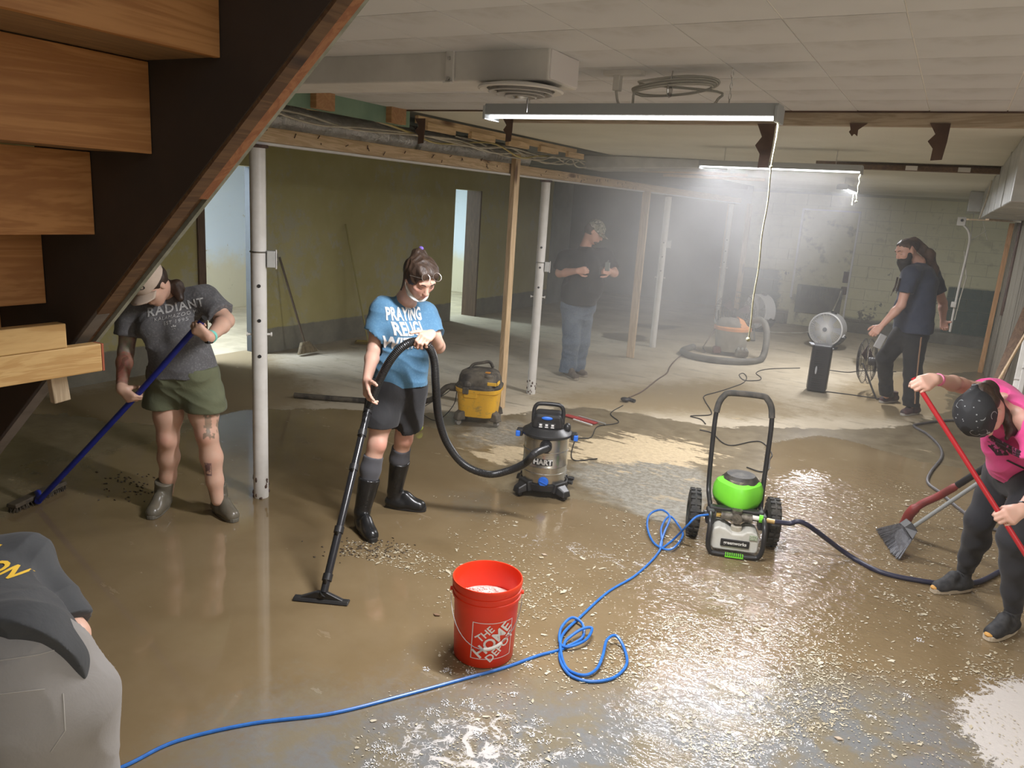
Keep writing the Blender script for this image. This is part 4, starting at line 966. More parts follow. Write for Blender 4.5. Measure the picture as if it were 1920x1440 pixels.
# resample finely for corrugations
n_ = int(L_[-1]/.0045); res = []; j = 0
for i in range(n_+1):
    s_ = L_[-1]*i/n_
    while j < len(L_)-2 and L_[j+1] < s_: j += 1
    res.append(sp[j].lerp(sp[j+1], (s_-L_[j])/(L_[j+1]-L_[j])))
MB().tube(res, [.0235 if i % 2 else .0215 for i in range(len(res))], 14).build('vacuum_hose', hs.m, vc, smooth=True)
wt, wb_ = D(690, 768, 4.10), F(607, 1112, .045)
wnd = thing('vacuum_wand', 'long black vacuum wand with wide floor nozzle in the muddy water', 'vacuum wand', F(605, 1122))
gl = NT('wand_gloss'); gl.out((.022, .022, .024), .22, 0, None)
MB().tube([wt, wt.lerp(wb_, .36)], [.021, .0195], 16).tube([wt.lerp(wb_, .33), wt.lerp(wb_, .70)], [.021, .019], 16).tube([wt.lerp(wb_, .68), wb_], [.0205, .019], 16).build('tube', gl.m, wnd, smooth=True)
for f_ in (0.0, .14, .34, .68, .92):
    q = wt.lerp(wb_, f_); d_ = (wb_-wt).normalized()
    MB().cyl(q-d_*.012, q+d_*.022, .0245, n=16).build('collar', blk, wnd, smooth=True)
    if f_ > 0: MB().box(q-HF*.022+d_*.02, (.014, .014, .045), Matrix((HR, (-HF).cross(HR), d_)).transposed() if False else None).build('release_clip', blk, wnd, bevel=.003)
nz0, nz1 = F(552, 1122), F(655, 1132); nd = (nz1-nz0); nn = nd.length; nd.normalize(); nf = Vector((nd.y, -nd.x, 0))
mid = (nz0+nz1)/2
b = MB(); b.hexa([nz0-nf*.02+UP*.004, nz1-nf*.02+UP*.004, nz1+nf*.03+UP*.004, nz0+nf*.03+UP*.004, nz0-nf*.012+UP*.018, nz1-nf*.012+UP*.018, nz1+nf*.018+UP*.018, nz0+nf*.018+UP*.018])
b.hexa([mid-nd*.11-nf*.012+UP*.016, mid+nd*.11-nf*.012+UP*.016, mid+nd*.11+nf*.014+UP*.016, mid-nd*.11+nf*.014+UP*.016, mid-nd*.025-nf*.012+UP*.052, mid+nd*.025-nf*.012+UP*.052, mid+nd*.025+nf*.012+UP*.052, mid-nd*.025+nf*.012+UP*.052])
b.build('floor_nozzle', blk, wnd, bevel=.004)
MB().tube([wb_, mid+UP*.035], [.021, .02], 14).build('neck', blk, wnd, smooth=True)
# ============================================================ YELLOW VACUUM
yv = thing('shop_vacuum', 'yellow tub vacuum with dusty black lid on casters', 'vacuum cleaner', (-3.46, 5.72, 0), None, .35)
yel = NT('scuffed_yellow'); _x, _y, _z = yel.xyz(); cst = yel.mix(yel.ss(yel.noise(9, 5, .7), .52, .7), (.78, .43, .03), (.42, .26, .06)); cst = yel.mix(yel.ss(yel.noise(30, 4, .7), .6, .72), cst, (.22, .15, .06))
yel.out(cst, .5, 0, yel.bump(yel.noise(40, 3), .1)); yl = yel.m
dk = pm('dusty_black_lid', (.035, .03, .025), (.13, .11, .08), 8, .75, bump=.3, c3=(.2, .17, .12), s3=14)
tub = LB(); vs = []; nn_ = 40
for (r_, z_) in ((.150, .075), (.168, .085), (.178, .20), (.188, .300), (.200, .305), (.202, .335), (.194, .338)):
    for k in range(nn_):
        a = 2*math.pi*k/nn_; e = 4.0; c_, s_ = math.cos(a), math.sin(a); q = (abs(c_)**e+abs(s_)**e)**(-1/e)
        vs.append((r_*c_*q, r_*s_*q, z_))
m_ = 7; fs_ = [(i*nn_+k, i*nn_+(k+1) % nn_, (i+1)*nn_+(k+1) % nn_, (i+1)*nn_+k) for i in range(m_-1) for k in range(nn_)]
tub.add(vs, fs_+[tuple(range(nn_-1, -1, -1)), tuple((m_-1)*nn_+k for k in range(nn_))]); tub.build('tub', yl, yv, smooth=True)
LB().prism([(-.07, 0), (.07, 0), (.06, -.07), (-.06, -.07)], (-.045, -.195, .325), (1, 0, 0), UP, (0, .04, 0)).build('front_lip', yl, yv, bevel=.012, seg=3)
ld = LB(); vs = []
for (r_, z_) in ((.202, .335), (.203, .352), (.190, .365), (.182, .42), (.165, .46), (.12, .485), (.05, .492)):
    for k in range(nn_):
        a = 2*math.pi*k/nn_; e = 3.2; c_, s_ = math.cos(a), math.sin(a); q = (abs(c_)**e+abs(s_)**e)**(-1/e); rr_ = r_*(1+.03*math.cos(6*a)*(1 if z_ > .36 else 0))
        vs.append((rr_*c_*q, rr_*s_*q, z_))
ld.add(vs, fs_+[tuple(range(nn_-1, -1, -1)), tuple((m_-1)*nn_+k for k in range(nn_))]); lid = ld.build('lid', dk, yv, smooth=True)
LB().tube(spline([(-.10, -.02, .475), (-.07, -.0, .52), (0, .01, .54), (.07, .03, .55), (.10, .05, .50)], 5), .014, 8).build('carry_handle', dk, lid, smooth=True)
LB().ball((-.085, -.165, .37), (.055, .04, .045), 14, 8).box((-.085, -.205, .325), (.055, .02, .06)).build('latch', dk, lid, smooth=False, bevel=.01)
LB().lathe([(.0001, .3), (.05, .3), (.052, .46), (.035, .475), (.0001, .475)], (.09, -.12, 0), 16).build('motor_bulge', dk, lid, smooth=True)
LB().box((.085, -.105, .482), (.045, .04, .01)).build('orange_switch', pm('orange_sw', (.6, .25, .03), rough=.5), lid, bevel=.004)
LB().box((.185, -.115, .40), (.012, .10, .028)).box((.14, -.185, .40), (.08, .012, .028)).build('yellow_badge', pm('badge_yellow', (.85, .5, .05), rough=.5), lid, bevel=.003)
for a in (-2.3, -.55, .8, 2.35):
    d_ = Vector((math.cos(a), math.sin(a), 0)); s_ = Vector((-d_.y, d_.x, 0)); o_ = d_*.175
    ft = LB().hexa([o_-s_*.05+UP*.05, o_+d_*.08-s_*.035+UP*.05, o_+d_*.08+s_*.035+UP*.05, o_+s_*.05+UP*.05, o_-s_*.045+UP*.14, o_+d_*.065-s_*.03+UP*.115, o_+d_*.065+s_*.03+UP*.115, o_+s_*.045+UP*.14]).build('foot', dk, yv, bevel=.01, seg=2)
    LB().lathe([(.0001, -.014), (.024, -.014), (.026, 0), (.024, .014), (.0001, .014)], o_+d_*.045+UP*.027, 16, Matrix.Rotation(a, 3, 'Z') @ Matrix.Rotation(math.pi/2, 3, 'X')).build('caster', pm('caster_grey', (.25, .23, .2), rough=.5), ft, smooth=True)
Yw = parent_world(yv); y0_ = Yw @ Vector((-.19, .0, .30))
LB().cyl((-.16, 0, .30), (-.27, .0, .295), .042, .036, n=16).build('hose_port', dk, yv, smooth=True)
pts = [y0_, Yw @ Vector((-.30, 0, .29)), Yw @ Vector((-.42, .02, .17)), F(780, 756, .04), F(740, 757, .03), F(680, 751, .028), F(610, 746, .028), F(552, 741, .028)]
MB().tube(spline(pts, 10), .026, 12).build('vacuum_hose', dk, yv, smooth=True)
pts = [Yw @ Vector((-.2, -.02, .30)), F(850, 760, .12), F(820, 788, .02), F(790, 776, .02), F(780, 772, .01), F(840, 735, .01), F(850, 720, .005), F(900, 715, .006)]
MB().tube(spline(pts, 8), .004, 6).build('power_cord', M['blackcord'], yv, smooth=True)
tag(MB().ball(F(786, 801, .033), .033, 18, 12).build('tennis_ball', pm('fluoro_ball', (.5, .62, .02), (.42, .55, .02), 40, .8, bump=.3, bscale=120), None, smooth=True), 'small lime yellow ball on the wet floor left of the yellow vacuum', 'ball')
# red bladed packaging / tool tray on floor
rt = thing('red_tool_tray', 'flat red and grey tool lying on the damp floor behind the steel vacuum', 'tool', F(1085, 785))
a_, b_ = F(1060, 778, .01), F(1118, 794, .01)
MB().bar(a_, b_, .07, .012).build('red_handle', pm('dull_red', (.30, .035, .03), rough=.6), rt, bevel=.004)
MB().bar(F(1085, 780, .02), F(1135, 795, .02), .018, .01).build('blade', M['galv'], rt); MB().bar(F(1075, 786, .018), F(1110, 797, .018), .012, .01).build('blade', M['ink_white'], rt)
# ============================================================ GREY AND ORANGE VACUUM FAR
gv = thing('shop_vacuum', 'dusty grey tub vacuum with orange rim and coiled hose in the haze', 'vacuum cleaner', (-2.56, 11.15, 0), None, .4)
gvm = pm('dusty_grey_tub', (.36, .34, .28), (.28, .26, .21), 7, .8); orr = pm('faded_orange', (.62, .25, .07), (.45, .2, .08), 8, .6)
LB().lathe([(.0001, .06), (.20, .06), (.215, .09), (.235, .36), (.245, .375), (.0001, .38)], (0, 0, 0), 32).build('tub', gvm, gv, smooth=True)
LB().lathe([(.23, .36), (.262, .365), (.262, .405), (.22, .42), (.0001, .42)], (0, 0, 0), 32).build('orange_rim', orr, gv, smooth=True)
LB().lathe([(.0001, .40), (.21, .40), (.2, .46), (.14, .52), (.0001, .54)], (-.03, 0, 0), 20).build('lid', pm('dust_grey_lid', (.10, .09, .075), (.2, .18, .15), 6, .8), gv, smooth=True)
LB().hexa([(.08, -.2, .42), (.2, -.12, .42), (.2, .1, .42), (.08, .1, .42), (.05, -.1, .55), (.13, -.08, .52), (.12, .08, .52), (.05, .08, .55)]).build('orange_handle', orr, gv, bevel=.01)
LB().box((.13, -.22, .07), (.18, .10, .11)).build('foot', dk, gv, bevel=.03, seg=3); LB().box((-.2, -.1, .07), (.12, .12, .10)).build('foot', pm('reddish_caster', (.14, .06, .05), rough=.7), gv, bevel=.03, seg=3)
for k in range(3): LB().cyl((.07+.055*k, -.26, .128), (.08+.055*k, -.2, .132), .017, n=10).build('foot_stud', M['galv'], gv)
gp = [D(1405, 603, 11.05), D(1425, 600, 10.9), D(1436, 612, 10.8), D(1437, 640, 10.7), F(1428, 672, .05), F(1400, 678, .045), F(1350, 676, .045), F(1300, 668, .045), F(1280, 658, .045), F(1300, 650, .045)]
MB().tube(spline(gp, 9), .045, 12).build('vacuum_hose', pm('dusty_hose', (.09, .085, .07), (.14, .13, .11), 8, .7), gv, smooth=True)
cd = pm('brown_cord', (.12, .07, .04), rough=.6)
tag(MB().tube(spline([D(1342, 615, 11.0), D(1325, 640, 10.9), F(1318, 652, .02), F(1322, 660, .02), F(1295, 655, .01), F(1275, 668, .008), F(1262, 680, .008), F(1255, 690, .008), F(1250, 700, .008), F(1232, 712, .008), F(1205, 733, .008), F(1180, 745, .008)], 8), .008, 6).build('extension_cord', cd, None, smooth=True), 'thin brown extension cord zigzagging from the grey vacuum over dry concrete', 'cord')
tag(MB().ball(F(1172, 749, .03), (.05, .03, .025), 12, 8).cyl(F(1178, 748, .02), F(1190, 752, .02), .018).build('cord_plug', blk, None, smooth=True), 'black cord plug lying on the dry concrete', 'plug')
# ============================================================ FANS
fw = pm('fan_white', (.66, .66, .66), rough=.4); fg = pm('fan_light_grey', (.5, .52, .56), rough=.4)
def drum_fan(c, rz, lab, base=True, R_=.30):
    t = thing('drum_fan', lab, 'fan', (c[0], c[1], 0), 'white round drum fans', rz); z = .05+R_
    X_ = Matrix.Rotation(math.pi/2, 3, 'X')
    LB().lathe([(R_, -.10), (R_*1.0, .10), (R_*.93, .11), (R_*.9, .06), (R_*.9, -.10)], (0, 0, z), 40, X_, closed=True).build('shroud', fw, t, smooth=True)
    b = LB()
    for k in range(64):
        a = 2*math.pi*k/64; b.bar((.045*math.cos(a), -.115, z+.045*math.sin(a)), (R_*.92*math.cos(a+.25), -.108, z+R_*.92*math.sin(a+.25)), .008, .006)
    tag(b.build('grille_spoke', fw, t), kind='stuff')
    LB().lathe([(.0001, .01), (.05, .01), (.055, 0), (.0001, 0)], (0, -.115, z), 20, X_).build('hub_badge', fw, t, smooth=True)
    LB().lathe([(.0001, .004), (.034, .004), (.034, 0), (.0001, 0)], (0, -.127, z), 18, X_).build('hub_disc', pm('hub_dark', (.25, .26, .28), rough=.4), t)
    for k in range(5):
        a = 2*math.pi*k/5; u = Vector((math.cos(a), 0, math.sin(a))); s_ = Vector((-math.sin(a), 0, math.cos(a))); c_ = Vector((0, 0, z))
        LB().hexa([c_+u*.04-s_*.02+Vector((0, .0, 0)), c_+u*.24-s_*.08+Vector((0, .03, 0)), c_+u*.26+s_*.05+Vector((0, -.03, 0)), c_+u*.04+s_*.02, c_+u*.04-s_*.02+Vector((0, .006, 0)), c_+u*.24-s_*.08+Vector((0, .036, 0)), c_+u*.26+s_*.05+Vector((0, -.024, 0)), c_+u*.04+s_*.02+Vector((0, .006, 0))]).build('blade', fg, t)
    LB().cyl((0, .10, z), (0, .13, z), .06, n=16).build('motor', fg, t)
    for a in (1.35, -.35):
        LB().lathe([(.0001, .02), (.045, .02), (.05, 0), (.0001, 0)], (R_*math.cos(a), .0, z+R_*math.sin(a)), 16, Matrix.Rotation(math.pi/2-a, 3, 'Y')).build('pivot_knob', fw if a < 0 else blk, t, smooth=True)
    LB().lathe([(.0001, .025), (.03, .025), (.03, 0), (.0001, 0)], (R_*1.06*math.cos(-.35), 0, z+R_*1.06*math.sin(-.35)), 14, Matrix.Rotation(math.pi/2+.35, 3, 'Y')).build('knob_cap', blk, t)
    b = LB(); n_ = 16; vs = []
    for k in range(n_+1):
        a = math.radians(200+140*k/n_)
        for r_, y_ in ((R_*1.01, -.09), (R_*1.10, -.09), (R_*1.10, .12), (R_*1.01, .12)): vs.append((r_*math.cos(a), y_, z+r_*math.sin(a)))
    b.add(vs, [(4*k+j, 4*k+(j+1) % 4, 4*k+4+(j+1) % 4, 4*k+4+j) for k in range(n_) for j in range(4)]+[(3, 2, 1, 0), (4*n_, 4*n_+1, 4*n_+2, 4*n_+3)])
    b.box((0, .02, .02), (.30, .28, .04)); b.build('stand', blk, t, bevel=.004)
    return t
fc = D(1548, 640, 12.1)
drum_fan((fc.x, fc.y), RZC-.7, 'white drum fan standing behind the black tower heater', R_=.265)
fc2 = D(1420, 610, 13.6)
drum_fan((fc2.x, fc2.y), RZC-1.15, 'white drum fan turned side on behind the grey tub vacuum')
tw = thing('tower_heater', 'black tall tower heater standing on the floor near the walking man', 'heater', F(1529, 733), None, RZC-.25)
LB().prism([(-.11, -.09), (.09, -.12), (.13, .06), (.05, .12), (-.10, .10)], (0, 0, .015), (1, 0, 0), (0, 1, 0), (0, 0, .545)).build('body', pm('heater_black', (.022, .022, .024), rough=.45), tw, bevel=.015, seg=3)
b = LB()
for k in range(18): b.box((.0, -.108, .06+.026*k), (.16, .01, .004))
tag(b.build('front_slat', blk, tw), kind='stuff')
LB().ball((-.045, -.112, .27), (.012, .006, .05), 10, 6).build('control_strip', fg, tw, smooth=True)
tag(MB().box(D(1540, 648, 8.93), (.26, .16, .012), Matrix.Rotation(RZC-.2, 3, 'Z') @ Matrix.Rotation(.12, 3, 'Y')).build('paper_tray', fg, None, bevel=.004), 'light grey flat panel lying on top of the black tower heater', 'panel')
# dark wire fan on floor
def wire_fan(c, rz, lab, R_=.27, tilt=0.0, z=.37, m=None, stand=True):
    t = thing('floor_fan', lab, 'fan', (c[0], c[1], 0), 'dark wire cage fans', rz)
    m = m or pm('dark_wire', (.05, .045, .042), rough=.5); X_ = Matrix.Rotation(tilt, 3, 'X') @ Matrix.Rotation(math.pi/2, 3, 'X')
    cc = Vector((0, 0, z))
    for s_ in (-1, 1):
        b = LB()
        for rr_ in (.98, .72, .46):
            yy_ = .08*math.sqrt(max(0, 1-(rr_)**2))+.02
            b.tube([cc+X_ @ Vector((R_*rr_*math.cos(a), R_*rr_*math.sin(a), s_*yy_)) for a in [2*math.pi*k/36 for k in range(36)]], .003, 5, closed=True)
        for k in range(44):
            a = 2*math.pi*k/44
            b.tube([cc+X_ @ Vector((R_*q*math.cos(a+.2*q), R_*q*math.sin(a+.2*q), s_*(.08*math.sqrt(max(0, 1-q*q))+.02))) for q in (.12, .35, .6, .82, 1.0)], .0014, 4)
        tag(b.build('wire_cage', m, t), kind='stuff')
        LB().lathe([(.0001, .015*s_), (.05, .01*s_), (.055, 0), (.0001, 0)], cc+X_ @ Vector((0, 0, s_*.10)), 16, X_).build('hub_plate', m, t)
    for k in range(3):
        a = 2*math.pi*k/3+.4; u = X_ @ Vector((math.cos(a), math.sin(a), 0)); s2 = X_ @ Vector((-math.sin(a), math.cos(a), 0)); n = X_ @ Vector((0, 0, 1))
        q = [cc+u*.04-s2*.02, cc+u*.22-s2*.09+n*.02, cc+u*.24+s2*.05-n*.02, cc+u*.04+s2*.03]
        LB().hexa(q+[p+n*.003 for p in q]).build('blade', pm('blade_maroon', (.10, .045, .05), rough=.5), t)
    LB().cyl(cc+X_ @ Vector((0, 0, .02)), cc+X_ @ Vector((0, 0, .13)), .05, n=14).build('motor', m, t)
    if stand:
        LB().tube(spline([(-.28, .0, z), (-.285, -.03, z-.02), (-.30, -.2, .05), (-.29, -.24, .016), (-.2, -.25, .014), (.2, -.25, .014), (.29, -.24, .016), (.30, -.2, .05), (.285, -.03, z-.02), (.28, 0, z)], 6), .011, 8).build('stand', m, t, smooth=True)
    return t
wf = F(1614, 738)
wire_fan((wf.x, wf.y+.1), RZC+.95, 'dark wire cage floor fan turned edge-on before the walking man', tilt=-.1, z=.38)
wf2 = D(1372, 640, 12.6)
wire_fan((wf2.x, wf2.y), RZC, 'hazy dark wire fan behind the grey tub vacuum', R_=.34, z=.42)
# floor cords
def fcord(ps, name, lab, m=None, r=.006, z=.006):
    return tag(MB().tube(spline([F(x, y, z) for x, y in ps], 8), r, 6).build(name, m or M['blackcord'], None, smooth=True), lab, 'cord')
fcord([(1500, 690), (1440, 692), (1418, 699), (1427, 708), (1422, 713), (1396, 713), (1386, 703), (1394, 700), (1400, 708), (1393, 718), (1370, 727), (1345, 735), (1321, 742), (1322, 752), (1333, 770), (1330, 778), (1295, 780), (1314, 786), (1323, 795)], 'extension_cord', 'black cord with a small loop lying before the tall washer handle', r=.0055)
fcord([(1312, 806), (1335, 812), (1355, 830), (1375, 835), (1410, 828), (1430, 830), (1447, 850), (1443, 862), (1440, 880), (1425, 884), (1400, 876)], 'power_cord', 'dark washer cord wandering behind the green machine', r=.005)
fcord([(1555, 694), (1590, 698), (1620, 695), (1680, 697)], 'extension_cord', 'cord passing behind the black tower heater', r=.006)
fcord([(1120, 860), (1075, 862), (1075, 835), (1085, 822), (1108, 820), (1120, 800), (1150, 795), (1160, 790), (1145, 775), (1168, 760)], 'power_cord', 'dark cord of the steel vacuum zigzagging to the plug', r=.0045)
fcord([(1540, 733), (1580, 738), (1610, 742), (1650, 748)], 'power_cord', 'cord leaving the foot of the tower heater', r=.006)
tag(MB().tube(spline([D(1432, 612, 13.3), F(1440, 622, .01), F(1500, 624, .01), F(1516, 622, .01)], 6), .012, 6).build('extension_cord', M['romex'], None, smooth=True), 'white cord between the two drum fans', 'cord')
tag(MB().tube(spline([AY(1577, 545, 15.36), AY(1572, 560, 15.2), D(1562, 582, 12.6)], 6), .012, 6).build('power_cord', M['romex'], None, smooth=True), 'white cord rising from the drum fan to the rear wall socket', 'cord')
tag(MB().box(AY(1582, 545, 15.40), (.10, .06, .14)).build('wall_socket', M['rust'], None, bevel=.01), 'small dark socket at the right of the rear vent', 'socket')
tag(MB().box(AY(1586, 520, 15.42), (.09, .05, .2)).build('switch_box', M['rust'], None, bevel=.006), 'dark switch box on the rear wall near the door edge', 'socket')
# ============================================================ BROOMS ON THE LEFT WALL
def straight_broom(hx, hy, bx, by, lab, col, straw, wood_m, spread=True, xw=-6.86):
    top = AX(hx, hy, xw+.02); bt = F(bx, by, .02); bt2 = top.lerp(bt, .88)
    t = thing('corn_broom', lab, 'broom', (bt.x, bt.y, 0), None)
    MB().tube([top, bt2], .013, 8).build('handle', wood_m, t, smooth=True)
    d_ = (bt-bt2).normalized(); s_ = Vector((0, 1, 0)); n_ = d_.cross(s_).normalized()
    b = MB(); w0, w1 = .05, .15
    b.hexa([bt2-s_*w0-n_*.03, bt2+s_*w0-n_*.03, bt2+s_*w0+n_*.03, bt2-s_*w0+n_*.03, bt-s_*w1-n_*.03, bt+s_*w1-n_*.03, bt+s_*w1+n_*.03, bt-s_*w1+n_*.03]).build('bristle_block', straw, t, bevel=.01)
    rr = random.Random(int(hx)); b = MB()
    for k in range(160):
        u = rr.uniform(-1, 1); v = rr.uniform(-1, 1)
        b.bar(bt2+s_*w0*u+n_*.03*v, bt+s_*(w1*1.02)*u+n_*.034*v-d_*rr.uniform(0, .03), .004, .004)
    tag(b.build('bristle', straw, t), kind='stuff')
    return t
straw1 = pm('old_straw', (.16, .12, .07), (.24, .19, .11), 30, .9); straw2 = pm('yellow_bristle', (.55, .40, .06), (.45, .33, .05), 30, .8)
straight_broom(524, 482, 577, 662, 'old straw broom leaning on the olive wall right of the front post', None, straw1, pm('brown_handle', (.11, .075, .045), rough=.7))
t = thing('yellow_broom', 'thin yellow handled broom leaning on the olive wall behind the blue shirt', 'broom', F(682, 641), None)
MB().tube([AX(648, 420, -6.87), F(690, 640, .06)], .011, 8).build('handle', pm('yellow_handle', (.38, .33, .10), rough=.6), t, smooth=True)
MB().hexa([F(664, 645, .0), F(700, 647, .0), F(702, 641, .0), F(667, 638, .0), F(668, 641, .06), F(698, 641, .06), F(698, 638, .06), F(669, 637, .06)]).build('bristle_head', straw2, t, bevel=.005)
# wall conduit with boxes at the right
cd_ = thing('wall_conduit', 'white bent conduit with socket boxes by the dark green wall patch', 'conduit', AY(1790, 600, 12.9))
p_ = [AY(1803, 418, 12.9), AY(1815, 432, 12.9), AY(1818, 450, 12.9), AY(1812, 480, 12.95), AY(1800, 530, 13), AY(1790, 575, 13), AY(1781, 622, 13)]
MB().tube(spline(p_, 6), .016, 8).build('pipe', M['postwhite'], cd_, smooth=True)
MB().box(AY(1803, 415, 12.88), (.11, .06, .12)).build('socket_box', M['postwhite'], cd_, bevel=.008); MB().box(AY(1788, 571, 12.98), (.07, .06, .08)).build('socket_box', M['postwhite'], cd_, bevel=.008)
MB().cyl(AY(1804, 413, 12.84), AY(1804, 413, 12.83), .02, n=12).build('hole', blk, cd_)
MB().tube([AY(1808, 470, 13), AY(1812, 520, 13), AY(1800, 560, 13), AY(1790, 600, 13)], .008, 6).tube([AY(1826, 395, 13), AY(1820, 450, 13)], .006, 6).tube([AY(1840, 400, 13), AY(1851, 450, 13)], .006, 6).tube([AY(1818, 452, 12.97), AY(1850, 432, 12.97)], .006, 6).build('wire', M['romex'], cd_)
# ============================================================ LOBBY BROOM and hidden dustpan
ab = thing('angle_broom', 'angled broom with grey bristles and grey pole held near the pink shirt', 'broom', F(1680, 1030))
a0, a1 = D(1709, 990, 4.47), D(1850, 895, 4.38)
MB().tube([a0, a1], .0125, 10).build('pole', pm('grey_pole', (.28, .29, .28), rough=.4), ab, smooth=True)
hd0, hd1 = D(1690, 985, 4.47), D(1706, 1010, 4.40)
f0, f1 = F(1648, 1000), F(1678, 1046)
pt = lambda p, q: p-(q-p)
b = MB(); tk = HF*.035
for p in (): pass
b.hexa([hd0-tk, hd1-tk, hd1+tk, hd0+tk, D(1705, 975, 4.5)-tk, D(1716, 992, 4.42)-tk, D(1716, 992, 4.42)+tk, D(1705, 975, 4.5)+tk]).build('head', blk, ab, bevel=.006)
bm_ = pm('grey_bristles', (.16, .165, .18), (.09, .09, .10), 50, .6); b = MB(); rr = random.Random(9)
for k in range(420):
    u = rr.random(); v = rr.uniform(-1, 1); s0_ = hd0.lerp(hd1, u)+tk*v*.9; e0 = f0.lerp(f1, min(1, max(0, u*1.1-.05)))+HF*.05*v+Vector((0, 0, .004+rr.random()*.014))
    b.bar(s0_, e0+Vector((rr.uniform(-.006, .006), rr.uniform(-.006, .006), 0)), .0036, .0036)
tag(b.build('bristle', bm_, ab), kind='stuff')
MB().hexa([hd0.lerp(f0, .05)-tk*.8, hd1.lerp(f1, .05)-tk*.8, hd1.lerp(f1, .05)+tk*.8, hd0.lerp(f0, .05)+tk*.8, hd0.lerp(f0, .93)-tk*1.1, hd1.lerp(f1, .93)-tk*1.1, hd1.lerp(f1, .93)+tk*1.1, hd0.lerp(f0, .93)+tk*1.1]).build('bristle_core', bm_, ab)
rb = thing('red_scrubber', 'red and black plastic scrubber lying behind the angled broom', 'brush', F(1700, 985))
rm = pm('worn_red', (.27, .035, .03), (.18, .03, .025), 12, .5)
MB().tube(spline([D(1695, 985, 4.75), D(1707, 962, 4.72), D(1728, 945, 4.7), D(1760, 930, 4.66), D(1795, 910, 4.6)], 6), [.032]*10+[.024]*14+[.018], 10).build('red_body', rm, rb, smooth=True)
MB().tube([D(1795, 910, 4.6), D(1850, 875, 4.5)], .022, 10).build('black_grip', blk, rb, smooth=True)
# ============================================================ LOOSE PAINT FLAKES (countless) AND LITTER
b = MB(); rr = np.random.default_rng(11)
def flakes(poly, n, s0=.003, s1=.009, clump=1.0):
    P = [tuple(F(x, y)[:2]) for x, y in poly]; xs = [p[0] for p in P]; ys = [p[1] for p in P]
    m_ = n*14; X = rr.uniform(min(xs), max(xs), m_); Y = rr.uniform(min(ys), max(ys), m_); ok = pip(P, X, Y)
    X, Y = X[ok], Y[ok]; dn = vn2(X, Y); ok = rr.random(len(X)) < np.clip(.5+dn*1.5*clump, .03, 1)
    X, Y, dn = X[ok][:n], Y[ok][:n], dn[ok][:n]
    for x, y, q in zip(X, Y, dn):
        s = rr.uniform(s0, s1)*(1 if rr.random() < .95 else 2.3); a = .5+rr.normal()*.7; m = rr.integers(4, 7); el = rr.uniform(1.0, 2.6)
        tl = rr.uniform(-.5, .5); z = .0035; vs = []; ca, sa = math.cos(a), math.sin(a)
        for k in range(m):
            aa = 6.283*k/m; r_ = s*rr.uniform(.4, 1.1); u, v = r_*math.cos(aa)*el**.5, r_*math.sin(aa)/el**.5
            vs.append((x+u*ca-v*sa, y+u*sa+v*ca, z+u*tl*.5))
        b.add(vs, [tuple(range(m))])
def vn2(X, Y):
    o = np.sin(X*3.1+2*np.sin(Y*2.3+1))+np.sin(Y*4.3+2*np.sin(X*3.7))+.8*np.sin(X*9+Y*5+2*np.sin(Y*7))+.7*np.sin(Y*13-X*8+2*np.sin(X*11)); return o/3.2
flakes([(650, 1015), (740, 1015), (870, 1060), (860, 1100), (720, 1060), (640, 1040)], 420, .003, .008)
flakes([(800, 930), (960, 930), (1180, 960), (1300, 1010), (1500, 940), (1700, 900), (1900, 1000), (1900, 1280), (1200, 1300), (860, 1050)], 2300)
flakes([(1150, 1150), (1560, 1150), (1600, 1340), (1440, 1440), (1150, 1400), (1100, 1290)], 2600, .0025, .006)
flakes([(700, 1300), (1100, 1250), (1900, 1250), (1920, 1440), (650, 1440)], 1500, .0025, .006)
flakes([(820, 1100), (1150, 1100), (1180, 1300), (960, 1290), (820, 1260)], 900, .003, .007)
flakes([(1640, 1100), (1900, 1200), (1900, 1300), (1500, 1240)], 350)
me = bpy.data.meshes.new('paint_flakes'); me.from_pydata(b.v, [], b.f); me.materials.append(pm('flake_cream', (.60, .55, .42), (.42, .36, .24), 9, .45)); pf = bpy.data.objects.new('paint_flakes', me); COL.objects.link(pf)
tag(pf, 'cream paint flakes scattered over the wet muddy floor', 'debris', kind='stuff')
# mud clumps round the nozzle path and damp scraps
b = MB(); r2 = random.Random(21)
for k in range(140):
    q = F(r2.gauss(690, 40), r2.gauss(1030, 9)); b.ball((q.x, q.y, .002), (.003+.006*r2.random(), .003+.006*r2.random(), .004), 6, 4)
for k in range(60):
    q = F(r2.gauss(245, 30), r2.gauss(912, 14)); b.ball((q.x, q.y, .002), (.004+.008*r2.random(), .003+.006*r2.random(), .005), 6, 4)
tag(b.build('mud_clumps', pm('wet_mud', (.07, .05, .03), rough=.4), None, smooth=True), 'small dark mud clumps pushed up on the wet floor', 'debris', kind='stuff')
for (x, y, a, lab) in ((1572, 1385, .3, 'torn pale paint chip near the bottom of the picture, right of centre'), (818, 1153, .8, 'brown leaf scrap left of the orange bucket'), (1020, 1040, 1.2, 'thin straw standing beside the steel vacuum reflection'), (1700, 948, .2, 'flat pale chip left of the scrubber')):
    q = F(x, y, .004); w_ = .018
    tag(MB().hexa([(q.x-w_, q.y, .003), (q.x, q.y-w_*.5, .003), (q.x+w_*1.1, q.y+.004, .003), (q.x, q.y+w_*.6, .003), (q.x-w_, q.y, .006), (q.x, q.y-w_*.5, .008), (q.x+w_*1.1, q.y+.004, .006), (q.x, q.y+w_*.6, .007)]).build('litter_scrap', pm('scrap_%d' % x, (.5, .4, .3) if x != 818 else (.2, .12, .07), rough=.6), None), lab, 'scrap')

